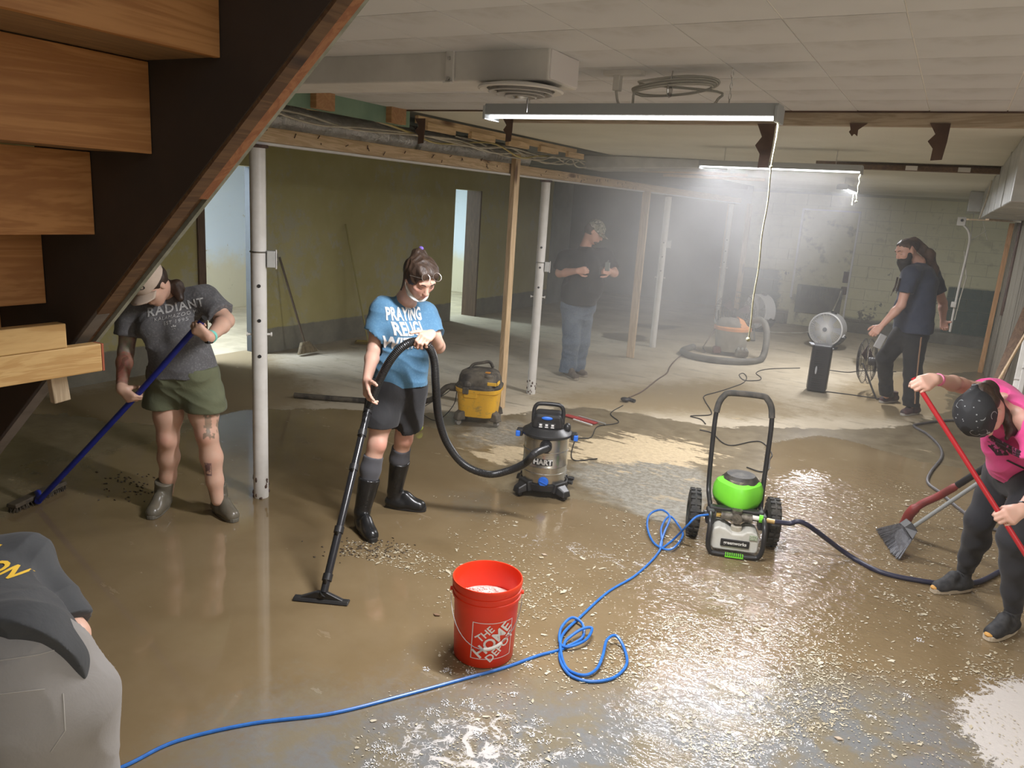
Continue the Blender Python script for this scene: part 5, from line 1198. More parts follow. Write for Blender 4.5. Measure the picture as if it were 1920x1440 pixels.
bb = MB(); rb_ = random.Random(12)
for (px_, py_, r_) in ((716, 1400, 1.6), (733, 1415, 1.8), (812, 1336, 1.5), (752, 1350, 1.2), (837, 1319, 1.1), (877, 1318, 1.7), (892, 1326, 1.3), (780, 1382, .9), (825, 1365, 1.5), (852, 1375, 1.1), (902, 1378, 1.5), (969, 1396, 1.4), (1007, 1354, 1.3), (1020, 1391, 1.1), (1076, 1410, 1.7), (1113, 1410, 1), (966, 1367, 1), (699, 1404, 1.3), (722, 1360, .8), (697, 1433, 1.3), (960, 1302, 1), (990, 1248, .9), (838, 1258, 1), (800, 1255, .8), (884, 1260, 1.1), (1066, 1300, .8), (760, 1420, .8), (816, 1408, 1.0), (995, 1378, .7), (940, 1340, .8), (1000, 1435, 1.2), (1036, 1425, 1.0), (1722, 1200, 1.1), (1635, 1345, .9), (1700, 1305, .8)):
    c_ = F(px_, py_)
    for k in range(int(26*r_)):
        a = rb_.random()*6.28; q = .018*r_*math.sqrt(rb_.random()); h = .0015+.0022*rb_.random()
        bb.ball((c_.x+q*math.cos(a)*1.3, c_.y+q*math.sin(a), .002), (h, h, h*.8), 6, 4)
tag(bb.build('soap_bubbles', pm('soap_bubble_white', (.78, .77, .76), (.6, .6, .6), 60, .15), None, smooth=True), 'clusters of white soap bubbles floating on the wet floor near the bottom', 'foam', kind='stuff')
# ============================================================ FIGURE SURFACES (distance fields turned into one mesh)
def v3(p): return np.array((p[0], p[1], p[2]), dtype=np.float32)
class SDF:
    def __init__(s, k=0.02): s.p = []; s.cut = []; s.k = k
    def cap(s, a, b, r1, r2=None, k=None, flat=None, f=1.0):
        s.p.append(('c', v3(a), v3(b), float(r1), float(r1 if r2 is None else r2), s.k if k is None else k, None if flat is None else v3(Vector(flat).normalized()), f)); return s
    def ell(s, c, r, R=None, k=None):
        s.p.append(('e', v3(c), np.array(r, dtype=np.float32), np.eye(3, dtype=np.float32) if R is None else np.array(R, dtype=np.float32), s.k if k is None else k)); return s
    def chain(s, pts, rs, k=None, **kw):
        for i in range(len(pts)-1): s.cap(pts[i], pts[i+1], rs[i], rs[i+1], k, **kw)
        return s
    def plane(s, pt, n, near=None, rad=None):
        """removes everything on the side n points to (only within rad of near, if given)"""
        s.cut.append((v3(pt), v3(Vector(n).normalized()), None if near is None else v3(near), rad)); return s
    def ev(s, q, P):
        if q[0] == 'c':
            a, b, r1, r2, f = q[1], q[2], q[3], q[4], q[7]
            d = b-a; L2 = float(d @ d)+1e-9
            w = P-a
            h = np.clip((w @ d)/L2, 0, 1)
            w = w-h[..., None]*d
            if q[6] is not None:
                n = q[6]; w = w+((f-1.0)*(w @ n))[..., None]*n
            return np.sqrt((w*w).sum(-1))-(r1+(r2-r1)*h)
        c, r, R = q[1], q[2], q[3]
        w = (P-c) @ R
        k0 = np.sqrt(((w/r)**2).sum(-1)); k1 = np.sqrt(((w/(r*r))**2).sum(-1))+1e-6
        return k0*(k0-1.0)/k1
    def bounds(s, q, pad):
        if q[0] == 'c':
            r = max(q[3], q[4]); r = r*(1.0 if q[7] >= 1 else 1/q[7])
            return np.minimum(q[1], q[2])-r-pad, np.maximum(q[1], q[2])+r+pad
        r = float(q[2].max()); return q[1]-r-pad, q[1]+r+pad
    def mesh(s, vox, disp=None):
        lo = np.min([s.bounds(q, 3*vox)[0] for q in s.p], axis=0); hi = np.max([s.bounds(q, 3*vox)[1] for q in s.p], axis=0)
        n = np.ceil((hi-lo)/vox).astype(int)+1
        Fd = np.full(n, 0.2, dtype=np.float32)
        axs = [lo[i]+vox*np.arange(n[i], dtype=np.float32) for i in range(3)]
        for q in s.p:
            k = q[-1] if q[0] == 'e' else q[5]
            l_, h_ = s.bounds(q, k+2*vox)
            i0 = np.maximum(((l_-lo)/vox).astype(int), 0); i1 = np.minimum(((h_-lo)/vox).astype(int)+2, n)
            if (i1 <= i0).any(): continue
            X, Y, Z = np.meshgrid(*[axs[i][i0[i]:i1[i]] for i in range(3)], indexing='ij')
            d = s.ev(q, np.stack([X, Y, Z], -1)).astype(np.float32)
            sl = tuple(slice(i0[i], i1[i]) for i in range(3)); c = Fd[sl]
            if k > 0:
                h = np.maximum(k-np.abs(c-d), 0)/k; Fd[sl] = np.minimum(c, d)-h*h*k*0.25
            else: Fd[sl] = np.minimum(c, d)
        if s.cut:
            X, Y, Z = np.meshgrid(*axs, indexing='ij')
            for pt, nn, near, rad in s.cut:
                d = (X-pt[0])*nn[0]+(Y-pt[1])*nn[1]+(Z-pt[2])*nn[2]
                if near is not None:
                    d = np.where((X-near[0])**2+(Y-near[1])**2+(Z-near[2])**2 < rad*rad, d, -1)
                Fd = np.maximum(Fd, d)
        return nets(Fd, lo, vox)
def nets(Fd, lo, vox):
    S = Fd < 0; n = Fd.shape; m = tuple(x-1 for x in n)
    cnt = np.zeros(m, np.int8); acc = np.zeros(m+(3,), np.float32)
    for ax in range(3):
        a = [slice(None)]*3; b = [slice(None)]*3; a[ax] = slice(0, -1); b[ax] = slice(1, None)
        A = Fd[tuple(a)]; B = Fd[tuple(b)]; ch = S[tuple(a)] != S[tuple(b)]
        i, j, k = np.nonzero(ch)
        t = A[i, j, k]/(A[i, j, k]-B[i, j, k]); P = np.stack([i, j, k], 1).astype(np.float32); P[:, ax] += t
        o = [x for x in range(3) if x != ax]
        for du in (0, -1):
            for dv in (0, -1):
                I = [i, j, k]; I = [x.copy() for x in I]; I[o[0]] += du; I[o[1]] += dv
                ok = (I[o[0]] >= 0) & (I[o[1]] >= 0) & (I[o[0]] < m[o[0]]) & (I[o[1]] < m[o[1]])
                J = tuple(x[ok] for x in I); np.add.at(cnt, J, 1); np.add.at(acc, J, P[ok])
    act = cnt > 0; ids = np.full(m, -1, np.int64); ids[act] = np.arange(act.sum())
    V = acc[act]/cnt[act][:, None]*vox+lo
    Qs = []
    for ax in range(3):
        a = [slice(None)]*3; b = [slice(None)]*3; a[ax] = slice(0, -1); b[ax] = slice(1, None)
        ch = S[tuple(a)] != S[tuple(b)]; i, j, k = np.nonzero(ch); I = [i, j, k]; inn = S[tuple(a)][i, j, k]
        o = [(ax+1) % 3, (ax+2) % 3]
        ok = (I[o[0]] > 0) & (I[o[1]] > 0) & (I[o[0]] < m[o[0]]) & (I[o[1]] < m[o[1]])
        I = [x[ok] for x in I]; inn = inn[ok]
        def g(du, dv):
            J = [x.copy() for x in I]; J[o[0]] += du; J[o[1]] += dv; return ids[tuple(J)]
        q = np.stack([g(-1, -1), g(0, -1), g(0, 0), g(-1, 0)], 1)
        q[~inn] = q[~inn][:, ::-1]; Qs.append(q)
    Q = np.concatenate(Qs); Q = Q[(Q >= 0).all(1)]
    return V, Q
def vnoise(P, f, seed=0):
    """cheap smooth pseudo noise from warped sines"""
    r = np.random.default_rng(seed); out = np.zeros(len(P)); Wp = P*f
    for i in range(4):
        d = r.normal(size=3); d /= np.linalg.norm(d); e = r.normal(size=3); e /= np.linalg.norm(e)
        out += np.sin(Wp @ d*(1+.6*i)+2.2*np.sin(Wp @ e*.7+i*2.1)+r.uniform(0, 6.28))/(1+.5*i)
    return out/2.6
def smooth_pass(V, Q, it=1, lam=0.5):
    E = np.concatenate([Q[:, [0, 1]], Q[:, [1, 2]], Q[:, [2, 3]], Q[:, [3, 0]]])
    E = np.concatenate([E, E[:, ::-1]])
    n = len(V); deg = np.bincount(E[:, 0], minlength=n).astype(np.float32); deg[deg == 0] = 1
    for _ in range(it):
        s_ = np.stack([np.bincount(E[:, 0], weights=V[E[:, 1], i], minlength=n) for i in range(3)], 1)
        V = V+lam*(s_/deg[:, None]-V)
    return V
def sdf_obj(name, S, vox, mat, parent, wr=None, paint=None, it=2, bv=False):
    V, Q = S.mesh(vox); V = smooth_pass(V, Q, it)
    me = bpy.data.meshes.new(name)
    V = V.astype(np.float64)
    if wr:
        np_mesh(me, V, Q); N = np.zeros(len(V)*3, np.float32); me.vertex_normals.foreach_get('vector', N); N = N.reshape(-1, 3)
        amp, f, sd = wr[:3]; st = np.array(wr[3]) if len(wr) > 3 else np.ones(3)
        h = vnoise(V*st, f, sd); h = -np.abs(h)**.8*amp*1.0+amp*.3
        if len(wr) > 4:
            h = h+wr[4](V)
        V = V+N*h[:, None]
        me.vertices.foreach_set('co', V.astype(np.float32).ravel()); me.update()
    else: np_mesh(me, V, Q)
    if paint is not None:
        c = np.ones((len(V), 4), np.float32); c[:, :3] = paint(V)
        at = me.attributes.new('tint', 'FLOAT_COLOR', 'POINT'); at.data.foreach_set('color', c.ravel())
    me.polygons.foreach_set('use_smooth', [True]*len(me.polygons))
    me.materials.append(mat)
    o = bpy.data.objects.new(name, me); COL.objects.link(o)
    tree = BVHTree.FromPolygons([Vector(v) for v in V.tolist()], Q.tolist()) if bv else None
    if parent:
        o.parent = parent; me.transform(parent_world(parent).inverted())
    return (o, tree) if bv else o
def skin_mat(name, base):
    t = NT(name); c = t.mix(1.0, t.attr('tint', 'Color'), base, 'MULTIPLY')
    c = t.mix(t.ma('MULTIPLY', t.ss(t.noise(14, 4, .6), .4, .7), .25), c, tuple(q*k for q, k in zip(base, (1.0, .72, .66))))
    return t.out(c, .5, 0, t.bump(t.noise(70, 3), .06, .002), Subsurface_Weight=0.08, Subsurface_Radius=(.3, .1, .05), Subsurface_Scale=.02)
def cloth(name, c1, c2=None, rough=.85, b=.25, f=7, c3=None):
    t = NT(name); n = t.noise(f, 4, .6, None, .8)
    c = t.mix(t.ss(t.noise(5, 3), .35, .65), c1, c2 or tuple(q*.85 for q in c1))
    if c3: c = t.mix(t.ma('MULTIPLY', t.ss(t.noise(90, 2), .5, .65), .6), c, c3)
    return t.out(c, rough, 0, t.bump(n, b, .02, t.bump(t.noise(220, 2), .1, .002)), Sheen_Weight=.1)
# ---- anatomy
def add_head(S, c, fwd, up, sc=1.0, ears=True, jaw=1.0, neck=None):
    """c is the middle of the head; fwd faces out of the face; up to the crown"""
    c = Vector(c); f = Vector(fwd).normalized(); u = Vector(up); u = (u-f*u.dot(f)).normalized(); r = f.cross(u)
    R = np.array(Matrix((r, f, u)).transposed())
    g = lambda x, y, z: c+(r*x+f*y+u*z)*sc
    S.ell(g(0, -.012, .030), (.074*sc, .092*sc, .084*sc), R, .02)
    S.ell(g(0, .020, -.030), (.060*sc*jaw, .068*sc, .075*sc), R, .03)
    S.ell(g(0, .048, -.088), (.026*sc*jaw, .024*sc, .020*sc), R, .03)
    S.ell(g(0, .074, .034), (.050*sc, .014*sc, .014*sc), R, .02)
    for s_ in (-1, 1):
        S.ell(g(s_*.040, .052, -.014), (.020*sc, .022*sc, .017*sc), R, .02)
        S.ell(g(s_*.029, .066, .008), (.0145*sc, .0125*sc, .0115*sc), R, .004)
        if ears:
            S.ell(g(s_*.077, -.008, -.002), (.007*sc, .018*sc, .029*sc), R, .006)
    S.cap(g(0, .080, .016), g(0, .101, -.022), .0075*sc, .0115*sc, .010)
    S.ell(g(0, .095, -.026), (.0165*sc, .010*sc, .008*sc), R, .006)
    S.ell(g(0, .083, -.047), (.022*sc, .011*sc, .0055*sc), R, .005)
    S.ell(g(0, .081, -.058), (.019*sc, .011*sc, .0065*sc), R, .005)
    if neck is not None:
        S.chain([g(0, -.03, -.04), Vector(neck).lerp(g(0, -.03, -.05), .4), Vector(neck)], [.055*sc, .050*sc, .062*sc], .025)
    return g, R, r, f, u
def face_bits(g, parent, sc, brow_m, lid=True, r=None):
    for s_ in (-1, 1):
        MB().tube(spline([g(s_*.014, .090, .030), g(s_*.030, .0875, .037), g(s_*.048, .074, .033)], 4), [.0022*sc, .0026*sc, .003*sc, .003*sc, .003*sc, .003*sc, .0028*sc, .0022*sc, .001*sc], 6).build('eyebrow', brow_m, parent, smooth=True)
        MB().tube(spline([g(s_*.016, .0770, .0045), g(s_*.030, .0800, .0005), g(s_*.044, .0725, .0045)], 4), .0016*sc, 6).build('eyelash', brow_m, parent, smooth=True)
def eyes(g, parent, sc, col):
    for s_ in (-1, 1):
        e = MB().ball(g(s_*.029, .0665, .006), .0125*sc, 14, 10).build('eye', pm('eye_white', (.75, .72, .68), rough=.2), parent, smooth=True)
        MB().ball(g(s_*.029, .0765, .0055), .0045*sc, 10, 8).build('iris', col, e, smooth=True)
def add_hand(S, w_, d, n, side, curl=(0.9, 1.0, 0.7), sc=1.0, thumb=None, spread=0.0, tc=.6):
    """w wrist, d towards the knuckles, n the way the palm faces, side=+1 puts the thumb along d x n"""
    w_ = Vector(w_); d = Vector(d).normalized(); n = Vector(n); n = (n-d*n.dot(d)).normalized(); l = d.cross(n)*side
    P = lambda a, b, c: w_+(d*a+l*b+n*c)*sc
    k = .007
    S.cap(P(.012, .012, 0), P(.078, .026, 0), .0155*sc, .0135*sc, .014); S.cap(P(.012, 0, 0), P(.082, .006, 0), .016*sc, .0135*sc, .014)
    S.cap(P(.012, -.010, 0), P(.080, -.014, 0), .0155*sc, .013*sc, .014); S.cap(P(.014, -.016, 0), P(.072, -.031, 0), .0145*sc, .0125*sc, .014)
    L = [(.026, .082, (.040, .026, .021)), (.0075, .086, (.044, .029, .022)), (-.012, .083, (.041, .027, .022)), (-.030, .075, (.032, .021, .019))]
    for i, (o_, b_, ls) in enumerate(L):
        p = P(b_, o_, 0); ang = 0; r_ = [.0098, .0098, .0092, .0082][i]*sc
        for j in range(3):
            ang += curl[j]*(1+.06*i) if not isinstance(curl[j], (tuple, list)) else curl[j][i]
            dd = (d*math.cos(ang)+n*math.sin(ang)+l*(spread*(1.5-i)*.5)).normalized(); q = p+dd*ls[j]*sc
            S.cap(p, q, r_, r_*.92, .004 if j else .006); p = q; r_ *= .93
    t = thumb or (.55, .75, .45)
    p = P(.022, .022, .004); q = p+(d*t[0]+l*t[1]+n*t[2]).normalized()*.040*sc; S.cap(p, q, .0155*sc, .012*sc, .012)
    q2 = q+(d*(t[0]+.25)+l*(t[1]-tc*.5)+n*(t[2]+tc)).normalized()*.032*sc; S.cap(q, q2, .0118*sc, .0105*sc, .005)
    q3 = q2+(d*(t[0]+.35)+l*(t[1]-tc*1.2)+n*(t[2]+tc*1.2)).normalized()*.026*sc; S.cap(q2, q3, .0105*sc, .009*sc, .004)
def arm(S, sh, el, wr, m=1.0, k=.02):
    sh, el, wr = Vector(sh), Vector(el), Vector(wr)
    S.chain([sh, sh.lerp(el, .45), el], [.050*m, .045*m, .037*m], k)
    S.chain([el, el.lerp(wr, .3), wr], [.037*m, .038*m, .0245*m], k)
def leg(S, hp, kn, an, m=1.0, k=.03, back=None):
    hp, kn, an = Vector(hp), Vector(kn), Vector(an); back = Vector(back) if back is not None else -HF
    S.chain([hp, hp.lerp(kn, .5), kn], [.078*m, .070*m, .052*m], k)
    S.cap(kn, kn.lerp(an, .35)+back*.012, .050*m, .054*m, k); S.chain([kn.lerp(an, .35)+back*.012, kn.lerp(an, .7)+back*.006, an], [.052*m, .040*m, .031*m], k)
def foot_block(S, an, heel, toe, m=1.0, h=.055, k=.02):
    """a shoe volume: ankle, heel and toe points on the ground"""
    heel, toe, an = Vector(heel), Vector(toe), Vector(an); d = (toe-heel).normalized(); s_ = d.cross(UP)
    S.cap(heel+d*.035+UP*h*.85, heel+d*.10+UP*h*.9, .038*m, .042*m, k); S.cap(heel+d*.10+UP*h*.8, toe-d*.045+UP*h*.62, .044*m, .041*m, k)
    S.cap(an, heel+d*.065+UP*h, .042*m, .040*m, k); S.cap(an.lerp(toe+UP*.05, .35), toe-d*.07+UP*h*.7, .034*m, .036*m, k)
def sole(name, heel, toe, mat, parent, w_=.048, t=.022, m=1.0, lift=0.0):
    heel, toe = Vector(heel), Vector(toe); d = (toe-heel).normalized(); s_ = d.cross(UP); L_ = (toe-heel).length; b = MB(); n = 28; P = []
    for k in range(n):
        a = 2*math.pi*k/n; x = .5+.5*math.cos(a); y = math.sin(a); ww = w_*m*(.80+.26*x-.10*math.sin(x*math.pi)); y = abs(y)**.75*(1 if y > 0 else -1)
        P.append(heel+d*(x*L_)+s_*(y*ww))
    z0 = UP*(.001+lift); b.add([p+z0 for p in P]+[p+UP*(t+lift+.004) for p in P], [tuple(range(n-1, -1, -1)), tuple(range(n, 2*n))]+[(k, (k+1) % n, n+(k+1) % n, n+k) for k in range(n)])
    return b.build(name, mat, parent, bevel=.004, smooth=False)
def band(paint_v, V, c, r): return np.exp(-(((V-np.array(c))**2).sum(1))/(2*r*r))
def seg_dist(V, a, b):
    a = np.array(a); b = np.array(b); d = b-a; h = np.clip(((V-a) @ d)/(d @ d), 0, 1); return np.sqrt((((V-a)-h[:, None]*d)**2).sum(1)), h
M['hair'] = pm('dark_brown_hair', (.030, .018, .012), (.055, .032, .02), 40, .5, bump=.8, bscale=30, bdist=.008, stretch=(1, 1, .25))
M['brow'] = pm('brow_hair', (.03, .02, .015), rough=.6)
VOX = 0.0062

def grip(S, g, a, dh, side, flip=1, sc=1.0, back=None, **kw):
    """a fist round a pole through g along a; dh is where the knuckles point; returns the wrist"""
    g, a, dh = Vector(g), Vector(a).normalized(), Vector(dh); d = (dh-a*dh.dot(a)).normalized(); n = a.cross(d)*flip
    kw.setdefault('thumb', (.40, .30, .80)); kw.setdefault('tc', .9); wq = g-d*.082*sc-n*.030*sc
    add_hand(S, wq, d, n, side, kw.pop('curl', (1.0, 1.25, .9)), sc, **kw); return wq
# ============================================================ PERSON 1: grey shirt, olive shorts, cap
pA = thing('person', 'person in grey printed shirt, olive shorts and cap pushing a blue broom', 'person', F(360, 965))
dA = 4.30
sk = skin_mat('skin_a', (.60, .38, .28))
shR, elR, wrR = D(246, 583, dA+.02), D(236, 660, dA-.02), D(242, 722, dA-.10)
shL, elL, wrL = D(388, 560, dA+.05), D(424, 601, dA-.02), D(391, 608, dA-.24)
S = SDF(.02); gA0, gA1 = D(371, 611, dA-.30), D(254, 744, dA-.17); axA = (gA1-gA0).normalized()
wrR = grip(S, gA1, axA, (HR*.55-UP*.75+HF*.0), 1, 1 if axA.cross(HR*.55-UP*.75).dot(HF) > 0 else -1, .98)
wrL = grip(S, gA0, axA, (-HR*.9-UP*.2), 1, 1 if axA.cross(-HR*.9-UP*.2).dot(HF) > 0 else -1, .98)
hpR, knR, anR = D(316, 735, dA+.02), D(315, 822, dA+.0), D(314, 922, dA+.08)
hpL, knL, anL = D(376, 735, dA+.02), D(388, 815, dA-.03), D(408, 938, dA-.02)
nkA = D(318, 552, dA+.05); hdA = D(285, 535, dA-.12)
hfA = (-HF*.72-HR*.30-UP*.85).normalized(); huA = (-HF*.62-HR*.35+UP*.75).normalized()
gA, RA, rA, fA, uA = add_head(S, hdA, hfA, huA, .98, neck=nkA)
chA = D(320, 612, dA+.03); waA = D(335, 670, dA+.02); peA = D(346, 715, dA+.03)
S.cap(shR.lerp(shL, .2), shR.lerp(shL, .8), .07, .07, .03, flat=HF, f=1.1)
S.cap(chA, waA, .12, .12, .04, flat=HF, f=1.3); S.cap(waA, peA, .120, .11, .04, flat=HF, f=1.3)
arm(S, shR, elR, wrR, 1.12); arm(S, shL, elL, wrL, 1.16)
pass
leg(S, hpR, knR, anR, 1.12, back=HF); leg(S, hpL, knL, anL, 1.14, back=HF)
S.ell(knR-HF*.035, (.040, .03, .045), None, .02); S.ell(knL-HF*.035, (.040, .03, .045), None, .02)
def paintA(V):
    c = np.ones((len(V), 3)); n1 = vnoise(V, 60, 3); n2 = vnoise(V, 110, 5)
    d, h = seg_dist(V, shR, elR); d2, h2 = seg_dist(V, elR, wrR)
    ink = np.clip((.11-np.minimum(d, d2))/.04, 0, 1)*(h2 < .93)
    tone = np.stack([.34+.16*n1, .44+.16*n2, .50+.10*n1], 1)
    lowa = (h2 > .12)[:, None]; tone = np.where(lowa, np.stack([.52+.22*n1, .36+.16*n2, .34+.12*n2], 1), tone)
    tone[(n1 > .55)] *= .5
    c = c*(1-.85*ink[:, None])+.85*ink[:, None]*np.clip(tone, .08, 1)
    # leaf tattoo on the thigh, framed tattoo on the shin (in the skin)
    q = np.array(hpL.lerp(knL, .62)+HR*.075-HF*.03); w = V-q; a = w @ np.array(HR); z = w[:, 2]
    leaf = (np.abs(a) < .05) & (np.abs(z) < .10) & (n1+n2*.5 > .12); c[leaf] *= np.array([.42, .52, .50])
    q = np.array(knL.lerp(anL, .48)-HF*.05-HR*.004); w = V-q; a = w @ np.array(HR)-.02*w[:, 2]; z = w[:, 2]; fr = (w @ np.array(HF)) < .03
    m_ = (np.abs(a) < .020) & (np.abs(z) < .042) & fr & ((np.abs(a) > .0145) | (np.abs(z) > .035) | (n2 > .15)); c[m_] *= np.array([.35, .33, .45])
    k_ = np.maximum(band(0, V, knR-HF*.06, .035), band(0, V, knL-HF*.06, .035))[:, None]; c *= 1-k_*np.array([.02, .16, .16])
    return c
bodyA = sdf_obj('body', S, .0052, sk, pA, paint=paintA)
gy_ = cloth('heather_grey_cloth', (.105, .103, .107), (.135, .132, .135), c3=(.19, .19, .19))
T = SDF(.03)
T.cap(shR.lerp(shL, .12), shR.lerp(shL, .88), .088, .088, .03, flat=HF, f=1.1)
T.cap(chA+HR*-.055, waA-HR*.05, .125, .125, .05, flat=HF, f=1.0); T.cap(chA+HR*.06, waA+HR*.055, .125, .130, .05, flat=HF, f=1.0)
T.cap(waA-HR*.05, D(325, 712, dA+.02), .128, .140, .05, flat=HF, f=.95); T.cap(waA+HR*.06, D(362, 708, dA+.02), .128, .142, .05, flat=HF, f=.95)
T.ell(chA-HF*.075+HR*.07-UP*.02, (.07, .06, .065), None, .06); T.ell(chA-HF*.075-HR*.07-UP*.02, (.07, .06, .065), None, .06)
T.cap(shR, shR.lerp(elR, .62), .072, .076, .035); T.cap(shL, shL.lerp(elL, .80), .076, .082, .035)
T.cap(nkA-UP*.03, nkA+UP*.01, .075, .066, .03)
T.plane(D(330, 704, dA), (-UP+HR*.06), D(345, 730, dA), .26)
T.plane(shR.lerp(elR, .60), (elR-shR), shR.lerp(elR, 1.0), .17); T.plane(shL.lerp(elL, .74), (elL-shL), shL.lerp(elL, 1.0)+HR*.03, .12)
T.plane(nkA+UP*.012, (hdA-nkA).normalized()+UP*.5, nkA+UP*.05, .10)
_, tA = sdf_obj('t_shirt', T, .0062, gy_, pA, wr=(.012, 17, 4, (1, 1, 1.5)), bv=True)
inkp = pm('cracked_shirt_print', (.62, .62, .6), (.35, .35, .35), 90, .8)
o_ = D(322, 590, dA-.22); ry = math.atan2(-12, 84)
ux_ = (D(360, 586, dA-.15)-D(285, 600, dA-.15)).normalized(); uy_ = UP
decal(text2d('RADIANT', .066, .025, spacing=1.15), 'shirt_print', inkp, tA, D(315, 581, dA-.15), ux_, uy_, pA, world=True, off=.003, step=.008)
decal(text2d('KALAMAZOO MI', .027, .0, spacing=1.15), 'shirt_print', inkp, tA, D(317, 596, dA-.15), ux_, uy_, pA, world=True, off=.0035, step=.004)
decal(text2d('EST 1995', .027, .0, spacing=1.2), 'shirt_print', inkp, tA, D(319, 606, dA-.15), ux_, uy_, pA, world=True, off=.003, step=.006)
decal(text2d('*', .06, .03), 'shirt_print', inkp, tA, D(321, 620, dA-.15), ux_, uy_, pA, world=True, off=.003, step=.006)
T = SDF(.03); ol = cloth('olive_twill', (.125, .135, .075), (.095, .105, .058), b=.3)
T.cap(D(322, 700, dA+.02), D(366, 698, dA+.02), .135, .135, .04, flat=HF, f=.95); T.cap(D(335, 735, dA+.02), D(358, 735, dA+.02), .10, .10, .05, flat=HF, f=.9)
T.chain([hpR-HR*.012, D(308, 758, dA+.02), D(307, 772, dA+.01)], [.115, .110, .110], .03); T.chain([hpL+HR*.012, D(386, 758, dA+.0), D(387, 774, dA)], [.118, .112, .112], .03)
T.plane(D(307, 763, dA), -UP); T.plane(D(330, 684, dA), UP+HR*.0)
sdf_obj('shorts', T, .0062, ol, pA, wr=(.010, 20, 8, (1, 1, 1.8)))
T = SDF(.012)   # cuffs
# boots
gb = pm('grey_rubber_boot', (.115, .105, .08), (.15, .13, .095), 6, .28, bump=.1)
def boot(name, an, kn, top, heel, toe, mat, m=1.0, shaft=.05, vox=.006, solem=None):
    T = SDF(.02); an = Vector(an); kn = Vector(kn); q = an.lerp(kn, top)
    T.cap(an, q, .047*m, shaft); foot_block(T, an, heel, toe, m, .05); T.plane(q, (kn-an)); T.plane(Vector((0, 0, .012)), -UP)
    o = sdf_obj(name, T, vox, mat, None); return o
def put(o, parent): o.parent = parent; o.data.transform(parent_world(parent).inverted()); return o
hA1, tA1 = F(316, 945), F(292, 966); hA2, tA2 = F(402, 955), F(442, 980)
tA1 = hA1+(tA1-hA1).normalized()*.25; tA2 = hA2+(tA2-hA2).normalized()*.26
anR2 = hA1+(tA1-hA1).normalized()*.06+UP*.11; anL2 = hA2+(tA2-hA2).normalized()*.06+UP*.11
for an_, kn_, h_, t_ in ((anR2, knR, hA1, tA1), (anL2, knL, hA2, tA2)):
    put(boot('ankle_boot', an_, kn_, .19, h_, t_, gb, 1.05, .056), pA); sole('boot_sole', h_, t_, pm('boot_sole_grey', (.13, .12, .095), rough=.5), pA, .046, .02, 1.05)
# hair and cap
T = SDF(.02)
T.ell(gA(0, -.02, .03), (.082, .096, .09), RA, .02); T.cap(gA(.06, -.06, -.02), D(334, 545, dA-.02), .04, .032, .03); T.cap(D(332, 535, dA-.02), D(338, 560, dA-.06), .035, .02, .02)
T.plane(gA(0, .045, .0), fA)
sdf_obj('hair', T, .007, M['hair'], pA, wr=(.008, 50, 2, (1, 1, .4)))
T = SDF(.01); T.ell(gA(0, -.010, .045), (.088, .106, .092), RA, .01); T.plane(gA(0, 0, .030), -uA-fA*.12)
cpm = pm('tan_cap_cloth', (.56, .45, .36), (.48, .385, .3), 8, .85, bump=.15, bscale=120)
capo, tc_ = sdf_obj('cap_crown', T, .005, cpm, pA, bv=True)
b = MB(); n_ = 14; vs = []
for j in range(6):
    for k in range(n_+1):
        a = math.radians(-68+136*k/n_); v_ = j/5
        x = math.sin(a)*(.084+.010*v_); y = .055*math.cos(a)+.018+v_*.085*math.cos(a)**.7 if math.cos(a) > 0 else .02
        vs.append(gA(x, y, .036-.028*abs(math.sin(a))**2-.012*v_))
b.add(vs, [(j*(n_+1)+k, j*(n_+1)+k+1, (j+1)*(n_+1)+k+1, (j+1)*(n_+1)+k) for j in range(5) for k in range(n_)])
o = b.build('cap_brim', cpm, pA, smooth=True); q = o.modifiers.new('t', 'SOLIDIFY'); q.thickness = .004
MB().ball(gA(0, -.01, .138), .006, 8, 6).build('cap_button', cpm, pA, smooth=True)
decal(text2d('ROOTED', .030, .03), 'cap_lettering', M['ink_black'], tc_, gA(0, .10, .085), -rA if (-rA).dot(HR) > 0 else rA, (uA*.8-fA*.4), pA, world=True, off=.002, step=.006)
face_bits(gA, pA, .98, M['brow'])
wq = wrL.lerp(elL, .06); dd = (elL-wrL).normalized()
MB().tube([wq-dd*.012, wq+dd*.012], .034, 18).build('watch_strap', pm('mint_strap', (.20, .62, .52), rough=.5), pA, smooth=True)
MB().box(wq+(-UP*.5-HF*.5).normalized()*.033, (.034, .034, .018)).build('watch_face', blk, pA, bevel=.005)
# the blue broom
c0, c1 = gA0-axA*.045, gA1
tip = F(72, 940, .03)
bbm = thing('push_broom', 'blue handled push broom reaching into dark water at the far left', 'broom', F(60, 948))
blp = pm('blue_broom_handle', (.012, .022, .22), (.018, .03, .30), 10, .4)
c1b = c0.lerp(tip, .45)
MB().tube([c0, c1, tip.lerp(c1, .02)], .0165, 12).build('handle', blp, bbm, smooth=True)
MB().tube([c0, c0+(c0-c1).normalized()*.02], .018, 12).build('end_cap', blk, bbm, smooth=True)
n0, n1 = F(22, 962), F(118, 916); nd_ = (n1-n0).normalized(); nf_ = Vector((nd_.y, -nd_.x, 0))
hdm = pm('muddy_head', (.05, .04, .03), (.09, .07, .045), 20, .6, bump=.5)
MB().hexa([n0-nf_*.035+UP*.03, n1-nf_*.035+UP*.03, n1+nf_*.035+UP*.03, n0+nf_*.035+UP*.03, n0-nf_*.03+UP*.055, n1-nf_*.03+UP*.055, n1+nf_*.03+UP*.055, n0+nf_*.03+UP*.055]).build('head', hdm, bbm, bevel=.005)
MB().cyl(tip, ((n0+n1)/2)+UP*.05, .02, n=12).build('socket', blp, bbm, smooth=True)
